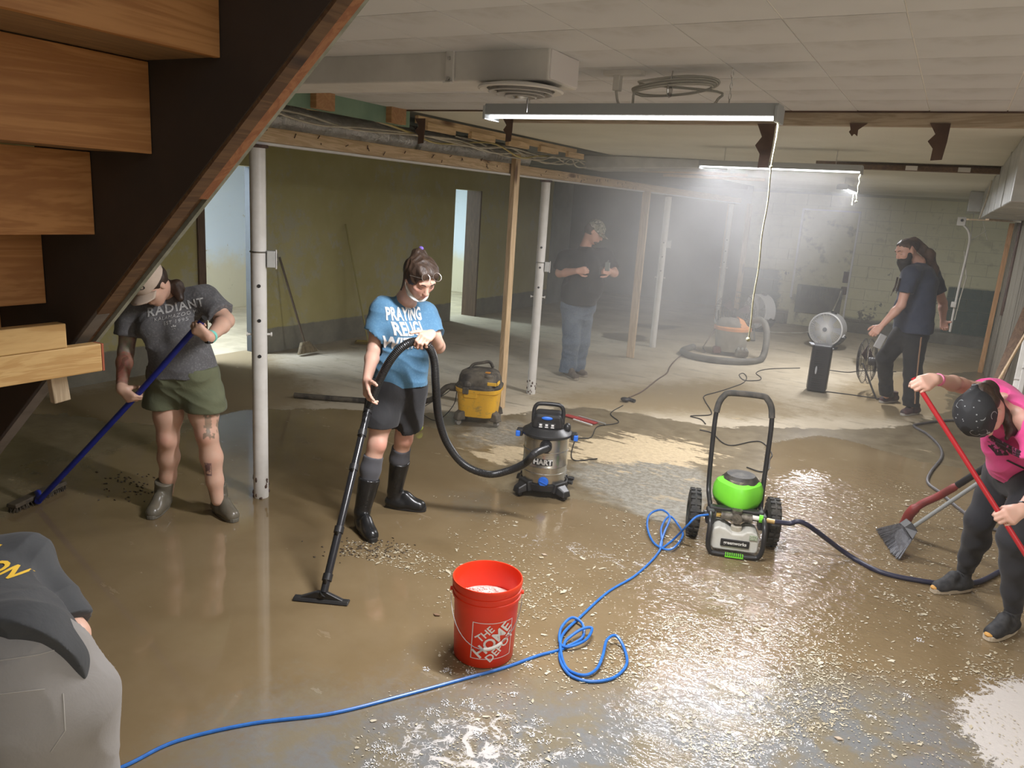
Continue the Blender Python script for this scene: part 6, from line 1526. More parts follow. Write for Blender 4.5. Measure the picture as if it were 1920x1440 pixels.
b = MB(); rr = random.Random(2)
for k in range(500):
    p = n0.lerp(n1, rr.random())+nf_*rr.uniform(-.03, .03); b.bar(p+UP*.032, p+nf_*rr.uniform(-.015, .015)+nd_*rr.uniform(-.012, .012)+UP*.001, .0025, .0025)
tag(b.build('bristle', hdm, bbm), kind='stuff')
# ============================================================ PERSON 2: blue shirt
pB = thing('person', 'person in blue printed shirt, black shorts and tall black boots holding the vacuum hose', 'person', F(725, 985))
dB = 4.36; skB = skin_mat('skin_b', (.66, .41, .31))
shR, elR, wrR = D(716, 580, dB+.0), D(701, 655, dB-.04), D(688, 714, dB-.27)
shL, elL, wrL = D(800, 592, dB+.12), D(822, 650, dB+.0), D(809, 626, dB-.24)
hpR, knR = D(722, 745, dB), D(707, 832, dB-.08); hpL, knL = D(766, 742, dB+.10), D(757, 822, dB+.12)
hB1, tB1 = F(672, 985), F(692, 1008); tB1 = hB1+(tB1-hB1).normalized()*.27
hB2, tB2 = F(722, 950), F(792, 958); tB2 = hB2+(tB2-hB2).normalized()*.27
anR = hB1+(tB1-hB1).normalized()*.06+UP*.11; anL = hB2+(tB2-hB2).normalized()*.06+UP*.11
bf = (-HF*.75+HR*.62).normalized(); br = bf.cross(UP)   # body facing; br = its right hand side
nkB = D(762, 562, dB+.03); hdB = D(788, 522, dB-.10)
hfB = (-HF*.62+HR*.50-UP*.62).normalized(); huB = (UP*.8-HF*.5+HR*.30).normalized()
S = SDF(.02); gB, RB, rB, fB, uB = add_head(S, hdB, hfB, huB, 1.02, neck=nkB)
chB = D(758, 618, dB+.04); waB = D(752, 680, dB+.05); peB = D(748, 728, dB+.05)
S.cap(shR.lerp(shL, .15), shR.lerp(shL, .85), .065, .065, .03); S.cap(chB, waB, .095, .10, .04, flat=bf, f=1.2); S.cap(waB, peB, .105, .10, .04, flat=bf, f=1.15)
arm(S, shR, elR, wrR, 1.02); arm(S, shL, elL, wrL, 1.0)
add_hand(S, wrR, (D(688, 745, dB-.36)-wrR), (HR*.75+HF*.6-UP*.0), 1, ((.15, .25, .5, .6), (.2, .5, .8, .9), (.2, .4, .6, .7)), .98, thumb=(.75, .9, .2), spread=.2, tc=.15)
add_hand(S, wrL, (D(786, 637, dB-.37)-wrL), (-UP*.75+HF*.65-HR*.1), -1, (.75, .9, .7), .98, thumb=(.8, .8, -.1), tc=.3)
leg(S, hpR, knR, anR, .98, back=-bf); leg(S, hpL, knL, anL, .98, back=-bf)
S.ell(knR+bf*.030, (.034, .03, .04), None, .02); S.ell(knL+bf*.03, (.034, .03, .04), None, .02)
lipc = gB(0, .09, -.052)
def paintB(V):
    c = np.ones((len(V), 3)); c *= 1-band(0, V, lipc, .010)[:, None]*np.array([.12, .45, .35])
    for s_ in (-1, 1):
        c *= 1-band(0, V, gB(s_*.040, .065, -.018), .018)[:, None]*np.array([.0, .16, .12]); c *= 1-band(0, V, gB(s_*.029, .076, .012), .009)[:, None]*np.array([.30, .34, .32])
    c *= 1-band(0, V, gB(0, .1, -.025), .012)[:, None]*np.array([.0, .15, .12])
    k_ = np.maximum(band(0, V, knR+bf*.06, .035), band(0, V, knL+bf*.06, .035))[:, None]; c *= 1-k_*np.array([.0, .2, .2])
    return c
sdf_obj('body', S, .0044, skB, pB, paint=paintB, it=1)
face_bits(gB, pB, 1.02, M['brow'])
T = SDF(.03); bm2 = cloth('blue_jersey', (.085, .21, .35), (.10, .24, .39), c3=(.13, .28, .42))
T.cap(shR.lerp(shL, .12), shR.lerp(shL, .88), .080, .080, .03)
for s_ in (-1, 1):
    T.cap(chB+br*.05*s_, waB+br*.045*s_, .108, .108, .05, flat=bf, f=1.0); T.cap(waB+br*.045*s_, D(748, 735, dB+.05)+br*.05*s_, .11, .125, .05, flat=bf, f=.95)
    T.ell(chB+bf*.072+br*.062*s_-UP*.02, (.066, .066, .062), None, .05)
T.cap(shR, shR.lerp(elR, .62), .068, .078, .035); T.cap(shL, shL.lerp(elL, .72), .068, .070, .035); T.cap(nkB-UP*.03, nkB+UP*.005, .068, .060, .03)
T.plane(D(748, 724, dB), -UP); T.plane(shR.lerp(elR, .55), elR-shR, shR.lerp(elR, .85)-HR*.035, .095); T.plane(shL.lerp(elL, .62), elL-shL, shL.lerp(elL, 1.0)+HR*.03, .10)
T.plane(nkB+UP*.008, (hdB-nkB).normalized()+UP*.6+bf*.5, nkB+UP*.045+bf*.02, .095)
_, tB = sdf_obj('t_shirt', T, .0058, bm2, pB, wr=(.011, 17, 11, (1, 1, 1.7)), bv=True)
wp = pm('white_shirt_print', (.80, .80, .78), (.55, .6, .66), 110, .8, lo=.62, hi=.7)
uxB = (HR*.93-HF*.35).normalized()
for s_, yy_, xx_ in (('PRAYING', 597, 784), ('RELIGI', 623, 783), ('WITHOU', 650, 783)):
    _b = text2d(s_, .096, .035, spacing=1.05); bmesh.ops.transform(_b, matrix=Matrix.Diagonal((.50 if s_ == 'PRAYING' else .60, 1, 1, 1)), verts=_b.verts)
    decal(_b, 'shirt_print', wp, tB, D(xx_, yy_, dB-.15), -br if (-br).dot(HR) > 0 else br, UP, pB, world=True, off=.004)
T = SDF(.03); bs_ = cloth('black_jersey', (.022, .022, .024), (.03, .03, .032))
T.cap(D(730, 725, dB), D(766, 722, dB+.1), .120, .120, .04); T.cap(D(736, 752, dB+.04), D(752, 752, dB+.06), .085, .085, .05); T.chain([hpR, D(714, 782, dB-.04), D(712, 800, dB-.05)], [.112, .104, .104], .02); T.chain([hpL, D(763, 775, dB+.1), D(763, 795, dB+.1)], [.108, .098, .098], .02)
T.plane(D(712, 797, dB-.05), -UP, D(700, 825, dB-.1), .19); T.plane(D(764, 791, dB+.1), -UP, D(766, 830, dB+.16), .16); T.plane(D(740, 708, dB), UP)
sdf_obj('shorts', T, .006, bs_, pB, wr=(.006, 18, 5))
rb_ = pm('black_rubber_boot', (.014, .014, .014), (.02, .02, .02), 6, .25); sc_ = cloth('grey_knee_sock', (.075, .075, .085), (.085, .085, .095), b=.1)
for an_, kn_, h_, t_, tp in ((anR, knR, hB1, tB1, .50), (anL, knL, hB2, tB2, .60)):
    put(boot('tall_boot', an_, kn_, tp, h_, t_, rb_, 1.0, .064), pB); sole('boot_sole', h_, t_, blk, pB, .046, .026, 1.0)
    T = SDF(.02); T.chain([an_.lerp(kn_, .3), an_.lerp(kn_, .62)-bf*.010, an_.lerp(kn_, .86)-bf*.008], [.046, .0595, .0585]); T.plane(an_.lerp(kn_, .82), kn_-an_); put(sdf_obj('knee_sock', T, .006, sc_, None), pB)
T = SDF(.02); T.ell(gB(0, -.018, .036), (.094, .104, .092), RB, .02); T.ell(gB(0, -.085, .090), (.045, .045, .04), RB, .02); T.ell(gB(0, .03, .085), (.066, .05, .03), RB, .03); T.cap(gB(.078, -.02, .01), gB(.084, -.01, -.09), .014, .006, .01); T.cap(gB(-.078, -.02, .01), gB(-.086, .0, -.11), .014, .006, .01)
T.ell(gB(0, .055, .070), (.06, .028, .03), RB, .02)
T.plane(gB(0, .060, .050), (fB*.9-uA*.0-UP*.15), gB(0, .09, -.01), .085)
sdf_obj('hair', T, .005, M['hair'], pB, wr=(.009, 55, 2, (1, 1, .4)))
MB().ball(gB(-.01, -.10, .125), (.016, .010, .012), 10, 6).build('hair_tie', pm('purple_tie', (.16, .10, .42), rough=.7), pB, smooth=True)
# mask under the chin
T = SDF(.01); T.ell(gB(0, .022, -.072), (.070, .076, .048), RB, .01); T.plane(gB(0, 0, -.062), uB*1.0+fB*.35)
sdf_obj('face_mask', T, .005, pm('white_mask', (.78, .77, .70), (.68, .72, .72), 9, .8), pB, wr=(.003, 60, 2))
for s_ in (-1, 1): MB().tube(spline([gB(s_*.064, .03, -.07), gB(s_*.078, .0, -.04), gB(s_*.084, -.012, .012)], 4), .0022, 5).build('mask_loop', M['ink_white'], pB, smooth=True)
# glasses pushed up on the hair
gmt = pm('glasses_metal', (.5, .45, .4), rough=.25, metal=.8); gls = thing('spectacles', 'thin framed glasses pushed up on the hair of the blue shirted person', 'glasses', gB(0, .085, .095))
for s_ in (-1, 1):
    MB().tube([gB(s_*.034+.024*math.cos(a), .088-.020*math.sin(a), .092+.012*math.sin(a)) for a in [2*math.pi*k/20 for k in range(20)]], .0014, 5, closed=True).build('rim', gmt, gls)
    MB().tube([gB(s_*.058, .088, .092), gB(s_*.088, .02, .05)], .0014, 5).build('temple', gmt, gls)
MB().tube([gB(-.010, .088, .092), gB(0, .094, .096), gB(.010, .088, .092)], .0014, 5).build('bridge', gmt, gls)
# ============================================================ PERSON 3: man in the haze
pC = thing('person', 'person in black shirt, jeans and camouflage cap standing in the steam', 'person', F(1072, 705))
dC = 8.82; skC = skin_mat('skin_c', (.62, .36, .27)); cf_ = (-HF*.55+HR*.80).normalized(); cr = cf_.cross(UP)
shR, elR, wrR = D(1058, 484, dC-.05), D(1049, 512, dC-.06), D(1082, 508, dC-.25)
shL, elL, wrL = D(1137, 480, dC+.12), D(1152, 512, dC+.02), D(1143, 509, dC-.22)
hpR, knR, anR = D(1072, 578, dC), D(1071, 640, dC-.02), D(1062, 695, dC+.02); hpL, knL, anL = D(1095, 578, dC+.1), D(1091, 640, dC+.1), D(1082, 690, dC+.12)
nkC = D(1098, 462, dC); hdC = D(1115, 436, dC-.05); S = SDF(.02)
gC, RC_, rC, fC, uC = add_head(S, hdC, (-HF*.25+HR*.85-UP*.5), UP*.9+HR*.4, 1.08, neck=nkC, jaw=1.1)
S.cap(shR.lerp(shL, .1), shR.lerp(shL, .9), .085, .085, .03); S.cap(D(1095, 500, dC), D(1088, 560, dC+.03), .14, .13, .04, flat=cf_, f=1.1)
arm(S, shR, elR, wrR, 1.25); arm(S, shL, elL, wrL, 1.2)
add_hand(S, wrR, D(1104, 507, dC-.3)-wrR, HF+UP*.0-HR*.0, -1, (1.0, 1.1, .8), 1.1); add_hand(S, wrL, D(1138, 508, dC-.34)-wrL, -HR*1.0+HF*.3, 1, (1.0, 1.1, .8), 1.1)
leg(S, hpR, knR, anR, 1.1); leg(S, hpL, knL, anL, 1.1)
sdf_obj('body', S, .0075, skC, pC, paint=lambda V: np.ones((len(V), 3)), it=1)
T = SDF(.04); bk_ = cloth('black_cotton', (.020, .020, .021), (.028, .028, .028))
T.cap(shR.lerp(shL, .1), shR.lerp(shL, .9), .10, .10, .04); T.cap(D(1094, 500, dC), D(1086, 545, dC+.02), .185, .20, .06, flat=cf_, f=1.0); T.cap(D(1086, 545, dC+.02), D(1084, 580, dC+.03), .20, .20, .05, flat=cf_, f=1.0)
T.ell(D(1097, 535, dC-.03)+cf_*.08, (.15, .15, .16), None, .08)
T.cap(shR, shR.lerp(elR, .9), .088, .092, .04); T.cap(shL, shL.lerp(elL, .9), .085, .09, .04); T.cap(nkC-UP*.03, nkC, .085, .075, .03)
T.plane(D(1085, 570, dC), -UP); T.plane(shR.lerp(elR, .8), elR-shR, elR, .14); T.plane(shL.lerp(elL, .8), elL-shL, elL, .12); T.plane(nkC+UP*.0, UP, nkC+UP*.05, .13)
sdf_obj('t_shirt', T, .009, bk_, pC, wr=(.010, 12, 3, (1, 1, 1.4)))
T = SDF(.03); jn = cloth('blue_denim', (.075, .105, .15), (.13, .165, .21), c3=(.18, .22, .26))
T.cap(D(1074, 572, dC), D(1096, 572, dC+.08), .14, .14, .04); T.cap(D(1080, 592, dC+.03), D(1088, 592, dC+.05), .12, .12, .05); T.chain([hpR, knR, D(1066, 682, dC), D(1063, 696, dC)], [.125, .098, .092, .095]); T.chain([hpL, knL, D(1083, 680, dC+.12), D(1081, 692, dC+.12)], [.12, .095, .09, .092])
T.plane(D(1063, 697, dC), -UP); T.plane(D(1085, 560, dC), UP)
sdf_obj('jeans', T, .009, jn, pC, wr=(.010, 16, 7, (1, 1, 1.5)))
shoe = pm('worn_brown_shoe', (.16, .13, .10), (.10, .08, .06), 12, .7)
def sneaker(par, an_, h_, t_, mat, smat, m=1.0, vox=.007, nm='shoe'):
    T = SDF(.02); foot_block(T, an_, h_, t_, m*.92, .05, .018); T.plane(Vector(an_)+UP*.012, UP); T.plane(Vector((0, 0, .016)), -UP)
    o = put(sdf_obj(nm, T, vox, mat, None), par); sole(nm+'_sole', h_, t_, smat, par, .045, .024, m); return o
for h_, t_ in ((F(1058, 703), F(1080, 713)), (F(1068, 698), F(1090, 705))):
    t_ = h_+(t_-h_).normalized()*.30; sneaker(pC, h_+(t_-h_).normalized()*.07+UP*.11, h_, t_, shoe, pm('tan_sole', (.3, .26, .2), rough=.7), 1.1)
T = SDF(.01); T.ell(gC(0, -.012, .045), (.094, .112, .098), RC_, .01); T.plane(gC(0, 0, .018), -uC-fC*.25)
camo = NT('camouflage_cap'); camo.out(camo.mix(camo.ss(camo.noise(28, 2, .5), .45, .5), (.24, .23, .17), camo.mix(camo.ss(camo.noise(40, 2), .5, .55), (.10, .105, .075), (.42, .40, .34))), .85)
sdf_obj('cap_crown', T, .006, camo.m, pC)
b = MB(); vs = []
for j in range(5):
    for k in range(n_+1):
        a = math.radians(-66+132*k/n_); v_ = j/4; vs.append(gC(math.sin(a)*(.085+.008*v_), .06*math.cos(a)+.02+v_*.075*math.cos(a)**.7, .040-.026*math.sin(a)**2-.016*v_))
b.add(vs, [(j*(n_+1)+k, j*(n_+1)+k+1, (j+1)*(n_+1)+k+1, (j+1)*(n_+1)+k) for j in range(4) for k in range(n_)]); o = b.build('cap_brim', camo.m, pC, smooth=True); o.modifiers.new('t', 'SOLIDIFY').thickness = .005
T = SDF(.01); T.ell(gC(0, .045, -.075), (.045, .045, .032), RC_, .01); sdf_obj('beard', T, .006, pm('grey_stubble', (.12, .09, .07), rough=.9), pC)
face_bits(gC, pC, 1.08, M['brow']); T = SDF(.02); T.ell(gC(0, -.028, .01), (.088, .098, .09), RC_, .02); T.plane(gC(0, .02, 0), fC); T.plane(gC(0, 0, -.055), -uC); sdf_obj('hair', T, .008, pm('grey_brown_hair', (.10, .08, .065), rough=.8), pC, wr=(.004, 50, 2))
tag(MB().box(D(1139, 500, dC-.32), (.05, .03, .09)).tube([D(1137, 495, dC-.32), D(1141, 488, dC-.32)], .008, 6).build('small_device', pm('device_grey', (.2, .22, .2), rough=.5), None, bevel=.006), 'small device held up by the man in the steam', 'device')
# ============================================================ PERSON 4: bearded man walking
pD = thing('person', 'person with long dark hair and beard in navy shirt and black track trousers walking', 'person', F(1690, 775))
dD = 8.15; skD = skin_mat('skin_d', (.64, .37, .28)); df = (-HR*.93-HF*.25).normalized(); dr2 = df.cross(UP)
shL, elL, wrL = D(1706, 515, dD-.17), D(1690, 572, dD-.2), D(1652, 612, dD-.22)
shR, elR, wrR = D(1748, 515, dD+.18), D(1768, 568, dD+.2), D(1768, 602, dD+.1)
hpL, knL, anL = D(1690, 632, dD+.05), D(1659, 672, dD+.12), D(1662, 742, dD+.28); hpR, knR, anR = D(1716, 632, dD-.05), D(1711, 700, dD-.1), D(1707, 762, dD-.12)
nkD = D(1722, 492, dD); hdD = D(1699, 472, dD-.02); S = SDF(.02)
gD, RD, rD, fD, uD = add_head(S, hdD, (-HR*.90-HF*.2-UP*.38), UP*.9-HR*.3, 1.12, neck=nkD)
S.cap(shL.lerp(shR, .15), shL.lerp(shR, .85), .085, .085, .03); S.cap(D(1722, 530, dD), D(1710, 620, dD), .13, .12, .04, flat=df, f=1.15)
arm(S, shL, elL, wrL, 1.15); arm(S, shR, elR, wrR, 1.15)
add_hand(S, wrL, D(1640, 622, dD-.24)-wrL, (HF*.8+HR*.3-UP*.4), -1, (.8, .9, .7), 1.1); add_hand(S, wrR, D(1772, 618, dD+.02)-wrR, (-HF*.8-HR*.4), -1, (.5, .6, .5), 1.1)
leg(S, hpL, knL, anL, 1.1, back=-df); leg(S, hpR, knR, anR, 1.1, back=-df)
sdf_obj('body', S, .0075, skD, pD, paint=lambda V: np.ones((len(V), 3)), it=1)
T = SDF(.04); nv_ = cloth('navy_cotton', (.028, .036, .062), (.036, .046, .08))
T.cap(shL.lerp(shR, .12), shL.lerp(shR, .88), .105, .105, .04)
for s_ in (-1, 1): T.cap(D(1722, 530, dD)+dr2*.06*s_, D(1714, 580, dD)+dr2*.06*s_, .155, .15, .06, flat=df, f=1.05); T.cap(D(1714, 580, dD)+dr2*.06*s_, D(1712, 625, dD)+dr2*.06*s_, .15, .158, .05)
T.cap(shL, shL.lerp(elL, .72), .082, .092, .04); T.cap(shR, shR.lerp(elR, .72), .080, .086, .04); T.cap(nkD-UP*.03, nkD, .085, .075, .03)
T.plane(D(1712, 622, dD), -UP+HR*.05); T.plane(shL.lerp(elL, .60), elL-shL, elL, .16); T.plane(shR.lerp(elR, .62), elR-shR, elR, .16); T.plane(nkD+UP*.0, UP, nkD+UP*.05, .13)
sdf_obj('t_shirt', T, .009, nv_, pD, wr=(.013, 13, 3, (1, 1, 1.3)))
T = SDF(.03); tp_ = cloth('black_track_cloth', (.016, .016, .018), (.025, .025, .026))
T.cap(D(1698, 628, dD+.03), D(1716, 628, dD-.03), .135, .135, .04); T.chain([hpL, knL, knL.lerp(anL, .75), anL+UP*.01], [.118, .085, .072, .072]); T.chain([hpR, knR, knR.lerp(anR, .75), anR+UP*.01], [.118, .09, .078, .078])
T.plane(anL+UP*.0, -UP, anL, .12); T.plane(anR, -UP, anR, .12); T.plane(D(1706, 612, dD), UP)
_, tD = sdf_obj('track_trousers', T, .008, tp_, pD, wr=(.010, 15, 7, (1, 1, 1.4)), bv=True)
pts = [hpR+UP*.02, hpR.lerp(knR, .5), knR, knR.lerp(anR, .5), anR+UP*.05]; b = MB(); st_ = []
for p in spline(pts, 8):
    h_ = tD.ray_cast(p-HF*.4, HF, .6)
    if h_[0] is not None: st_.append(h_[0]-HF*.003)
if len(st_) > 2: MB().tube(st_, .008, 6).build('side_stripe', pm('copper_stripe', (.34, .2, .12), rough=.7), pD)
for h_, t_ in ((F(1682, 752), F(1626, 758)), (F(1722, 775), F(1665, 783))):
    t_ = h_+(t_-h_).normalized()*.31; sneaker(pD, h_+(t_-h_).normalized()*.08+UP*.11, h_, t_, pm('dark_mesh_shoe', (.05, .045, .05), (.12, .06, .06), 18, .8), pm('pale_sole', (.42, .4, .36), rough=.6), 1.1)
T = SDF(.02); T.ell(gD(0, -.025, .035), (.086, .102, .090), RD, .02); T.chain([gD(0, -.10, .06), D(1742, 478, dD), D(1751, 505, dD+.02), D(1752, 545, dD+.02)], [.05, .055, .045, .02], .03)
T.ell(gD(0, .015, .078), (.066, .055, .036), RD, .03); T.plane(gD(0, .062, .055), fD*.8-uD*.6, gD(0, .10, -.035), .095)
sdf_obj('hair', T, .007, pm('long_brown_hair', (.035, .022, .016), (.11, .06, .035), 8, .6, bump=.6, bscale=30, bdist=.008), pD, wr=(.010, 40, 2, (1, 1, .3)))
T = SDF(.02); T.ell(gD(0, .035, -.075), (.066, .066, .06), RD, .03); T.cap(gD(0, .05, -.09), gD(0, .045, -.26), .060, .030, .03); T.ell(gD(.058, .015, -.03), (.02, .03, .04), RD, .03); T.ell(gD(-.058, .015, -.03), (.02, .03, .04), RD, .03); T.ell(gD(0, .082, -.045), (.03, .014, .010), RD, .01)
sdf_obj('beard', T, .006, pm('beard_hair', (.02, .015, .012), rough=.8, bump=.5, bscale=40), pD, wr=(.006, 50, 2, (1, 1, .4)))
for k, q in enumerate(((1683, 520, 1676, 555), (1688, 522, 1682, 550))):
    MB().tube(spline([D(q[0], q[1], dD-.2), D((q[0]+q[2])/2-1, (q[1]+q[3])/2, dD-.22), D(q[2]-6+4*k, q[3], dD-.22)], 5), [.010]*8+[.003]*3, 6).build('dreadlock', M['hair'], pD, smooth=True)
face_bits(gD, pD, 1.12, M['brow'])
tag(MB().box(D(1650, 640, dD-.26), (.075, .02, .15), Matrix.Rotation(RZC, 3, 'Z') @ Matrix.Rotation(.35, 3, 'Y')).build('phone', pm('phone_silver', (.45, .45, .45), rough=.35), None, bevel=.006), 'silver phone in the front hand of the walking man', 'phone')
# ============================================================ PERSON 5: pink shirt
pE = thing('person', 'person in pink shirt, black leggings and black paisley bandana bending to sweep', 'person', F(1820, 1130))
skE = skin_mat('skin_e', (.64, .40, .31)); dE = 3.78
hE1, tE1 = F(1820, 1106), F(1730, 1112); tE1 = hE1+(tE1-hE1).normalized()*.265
hE2, tE2 = F(1904, 1180), F(1838, 1205); tE2 = hE2+(tE2-hE2).normalized()*.265
an1 = hE1+(tE1-hE1).normalized()*.065+UP*.11; an2 = hE2+(tE2-hE2).normalized()*.065+UP*.11
hp1, kn1 = D(1893, 890, dE+.05), D(1836, 975, dE+.02); hp2, kn2 = D(1952, 905, dE-.28), D(1900, 1010, dE-.32)
sh1 = D(1862, 742, dE-.02); el1 = D(1800, 722, dE-.10); wr1 = D(1748, 728, dE-.20)      # far arm reaching left
sh2 = D(1938, 800, dE-.42); el2 = D(1962, 905, dE-.50); wr2 = D(1908, 968, dE-.58)
nkE = D(1882, 775, dE-.22); hdE = D(1842, 776, dE-.33)
S = SDF(.02); gr1, gr2 = D(1722, 724, dE-.27), D(1880, 972, dE-.60); axE = (gr2-gr1).normalized()
d1_, d2_ = -HR*.9-HF*.2+UP*.1, -HR*.95-HF*.1+UP*.05
wr1 = grip(S, gr1, axE, d1_, -1, 1 if axE.cross(d1_).dot(HF) > 0 else -1); wr2 = grip(S, gr2, axE, d2_, -1, 1 if axE.cross(d2_).dot(HF) > 0 else -1)
gE, RE, rE, fE, uE = add_head(S, hdE, (-UP*.92-HF*.12+HR*.30), (-HR*.88-HF*.40-UP*.2), 1.0, neck=nkE)
ch5 = D(1908, 815, dE-.2); wa5 = D(1928, 880, dE-.12); pe5 = D(1935, 905, dE-.1)
S.cap(sh1.lerp(sh2, .15), sh1.lerp(sh2, .85), .068, .068, .03); S.cap(ch5, wa5, .115, .115, .04); S.cap(wa5, pe5, .12, .14, .04)
arm(S, sh1, el1, wr1, .95); arm(S, sh2, el2, wr2, .98)
pass
leg(S, hp1, kn1, an1, .98, back=HR); leg(S, hp2, kn2, an2, .98, back=HR)
sdf_obj('body', S, .0055, skE, pE, paint=lambda V: 1-np.exp(-((V-np.array(gE(0, .09, -.055)))**2).sum(1)/(2*.012**2))[:, None]*np.array([.1, .4, .35]), it=1)
T = SDF(.03); pk = cloth('hot_pink_cotton', (.86, .09, .33), (.80, .085, .31))
T.cap(sh1.lerp(sh2, .08), sh1.lerp(sh2, .92), .088, .088, .04); T.cap(ch5, wa5, .150, .145, .05); T.cap(wa5, D(1925, 900, dE-.1), .145, .15, .04); T.cap(D(1895, 850, dE-.2), D(1892, 868, dE-.1), .09, .09, .06)
T.cap(sh1, sh1.lerp(el1, .50), .072, .072, .035); T.cap(sh2, sh2.lerp(el2, .55), .072, .080, .035); T.ell(ch5-UP*.07-HR*.03, (.08, .08, .08), None, .06)
hemn = (pe5-ch5).normalized(); T.plane(D(1905, 888, dE-.1), hemn*.6-UP*.8, None, None); T.plane(sh1.lerp(el1, .38), el1-sh1, el1, .20); T.plane(sh2.lerp(el2, .52), el2-sh2, el2, .18); T.plane(nkE+(hdE-nkE)*.1, hdE-nkE, hdE, .16)
_, tE = sdf_obj('t_shirt', T, .006, pk, pE, wr=(.012, 16, 3), bv=True)
decal(rect2d(.11, .035), 'shirt_print', pm('dark_print', (.05, .02, .03), (.6, .1, .3), 40, .8, lo=.55, hi=.6), tE, D(1875, 838, dE-.3), (HR*.55-UP*.8), (HR*.7+UP*.5), pE, world=True, off=.003)
decal(rect2d(.10, .008), 'shirt_print', M['ink_black'], tE, D(1907, 872, dE-.3), (HR*.9-UP*.35), UP, pE, world=True, off=.003)
T = SDF(.03); lg = cloth('black_leggings', (.020, .021, .025), (.028, .028, .033), b=.12)
T.cap(hp1, hp2, .125, .125, .05); T.chain([hp1, hp1.lerp(kn1, .5), kn1], [.105, .088, .068]); T.chain([hp2, hp2.lerp(kn2, .5), kn2], [.105, .088, .068]); 
for k_, a_ in ((kn1, an1), (kn2, an2)): T.chain([k_, k_.lerp(a_, .35)+HR*.012, k_.lerp(a_, .7), a_+UP*.01], [.066, .066, .050, .042])
T.plane(an1+UP*.01, -UP, an1, .12); T.plane(an2+UP*.01, -UP, an2, .12)
sdf_obj('leggings', T, .006, lg, pE, wr=(.004, 20, 3))
shm = pm('black_running_shoe', (.022, .022, .024), (.05, .05, .052), 22, .7, bump=.3); slm = pm('dirty_white_sole', (.60, .52, .40), (.45, .38, .28), 16, .6)
for h_, t_ in ((hE1, tE1), (hE2, tE2)):
    sneaker(pE, h_+(t_-h_).normalized()*.07+UP*.115, h_, t_, shm, slm, 1.0, .0055); d_ = (t_-h_).normalized(); s_ = d_.cross(UP)
    MB().ball(t_-d_*.018+UP*.03, (.022, .022, .014), 10, 6).build('toe_bumper', pm('orange_toe', (.62, .33, .08), rough=.6), pE, smooth=True)
    for k in range(4):
        q = t_-d_*(.095+.022*k)+UP*(.079+.011*k); MB().tube(spline([q-s_*.028-UP*.006, q+UP*.006, q+s_*.028-UP*.006], 3), .0028, 5).build('lace', blk, pE)
ban = NT('paisley_bandana'); vv = ban.voro(17, None, 'F1'); v2 = ban.noise(9, 2, .5, None, 1.5)
pz = ban.ss(ban.ma('ABSOLUTE', ban.ma('SUBTRACT', vv, .34)), .035, .015); dots = ban.ss(ban.voro(34), .13, .09); msk = ban.ss(v2, .50, .56)
ban.out(ban.mix(ban.ma('MULTIPLY', ban.ma('MAXIMUM', ban.ma('MULTIPLY', pz, msk), ban.ma('MULTIPLY', dots, ban.ma('SUBTRACT', 1.0, msk))), .75), (.022, .023, .025), (.42, .44, .45)), .75, 0, ban.bump(ban.noise(12, 3), .3, .01))
T = SDF(.02); T.ell(gE(0, -.012, .040), (.090, .110, .098), RE, .02); T.cap(gE(0, -.09, .03), gE(.01, -.135, .0), .03, .012, .03); T.plane(gE(0, .0, .012), -uE+fE*.25)
sdf_obj('bandana', T, .005, ban.m, pE, wr=(.008, 28, 4))
T = SDF(.02); T.ell(gE(0, -.05, -.02), (.070, .06, .06), RE, .02); T.chain([gE(0, -.10, -.02), gE(.02, -.10, -.10), D(1898, 805, dE-.36), D(1888, 822, dE-.40)], [.04, .03, .024, .01], .03)
sdf_obj('hair', T, .006, M['hair'], pE, wr=(.007, 45, 2, (1, 1, .5)))
face_bits(gE, pE, 1.0, M['brow'])
MB().tube([wr1.lerp(el1, .10), wr1.lerp(el1, .16)], .030, 14).build('pink_bracelet', pm('pink_band', (.75, .2, .35), rough=.5), pE); MB().tube([wr2.lerp(el2, .10), wr2.lerp(el2, .13)], .031, 14).build('wrist_band', blk, pE)
# red pole through both fists
r0, r1 = gr1-axE*.03, gr2; dv_ = (r1-r0)
rp = thing('red_pole_tool', 'long red pole held diagonally by the pink shirted person', 'broom', r1+dv_*.5)
r2_ = r1+dv_*min(1.6, (r1.z-.05)/max(-dv_.z, .01)*1.0)
MB().tube([r0-dv_*.02, r2_], .0115, 12).build('pole', pm('red_pole_paint', (.40, .018, .024), rough=.4), rp, smooth=True)
MB().box(r2_-UP*.01, (.3, .05, .05), Matrix.Rotation(.4, 3, 'Z')).build('head', blk, rp, bevel=.01); b = MB(); rr = random.Random(3)
for k in range(200):
    q = r2_+Matrix.Rotation(.4, 3, 'Z') @ Vector((rr.uniform(-.14, .14), rr.uniform(-.02, .02), -.03)); b.bar(q, (q.x, q.y, .003), .003, .003)
tag(b.build('bristle', bm_, rp), kind='stuff')
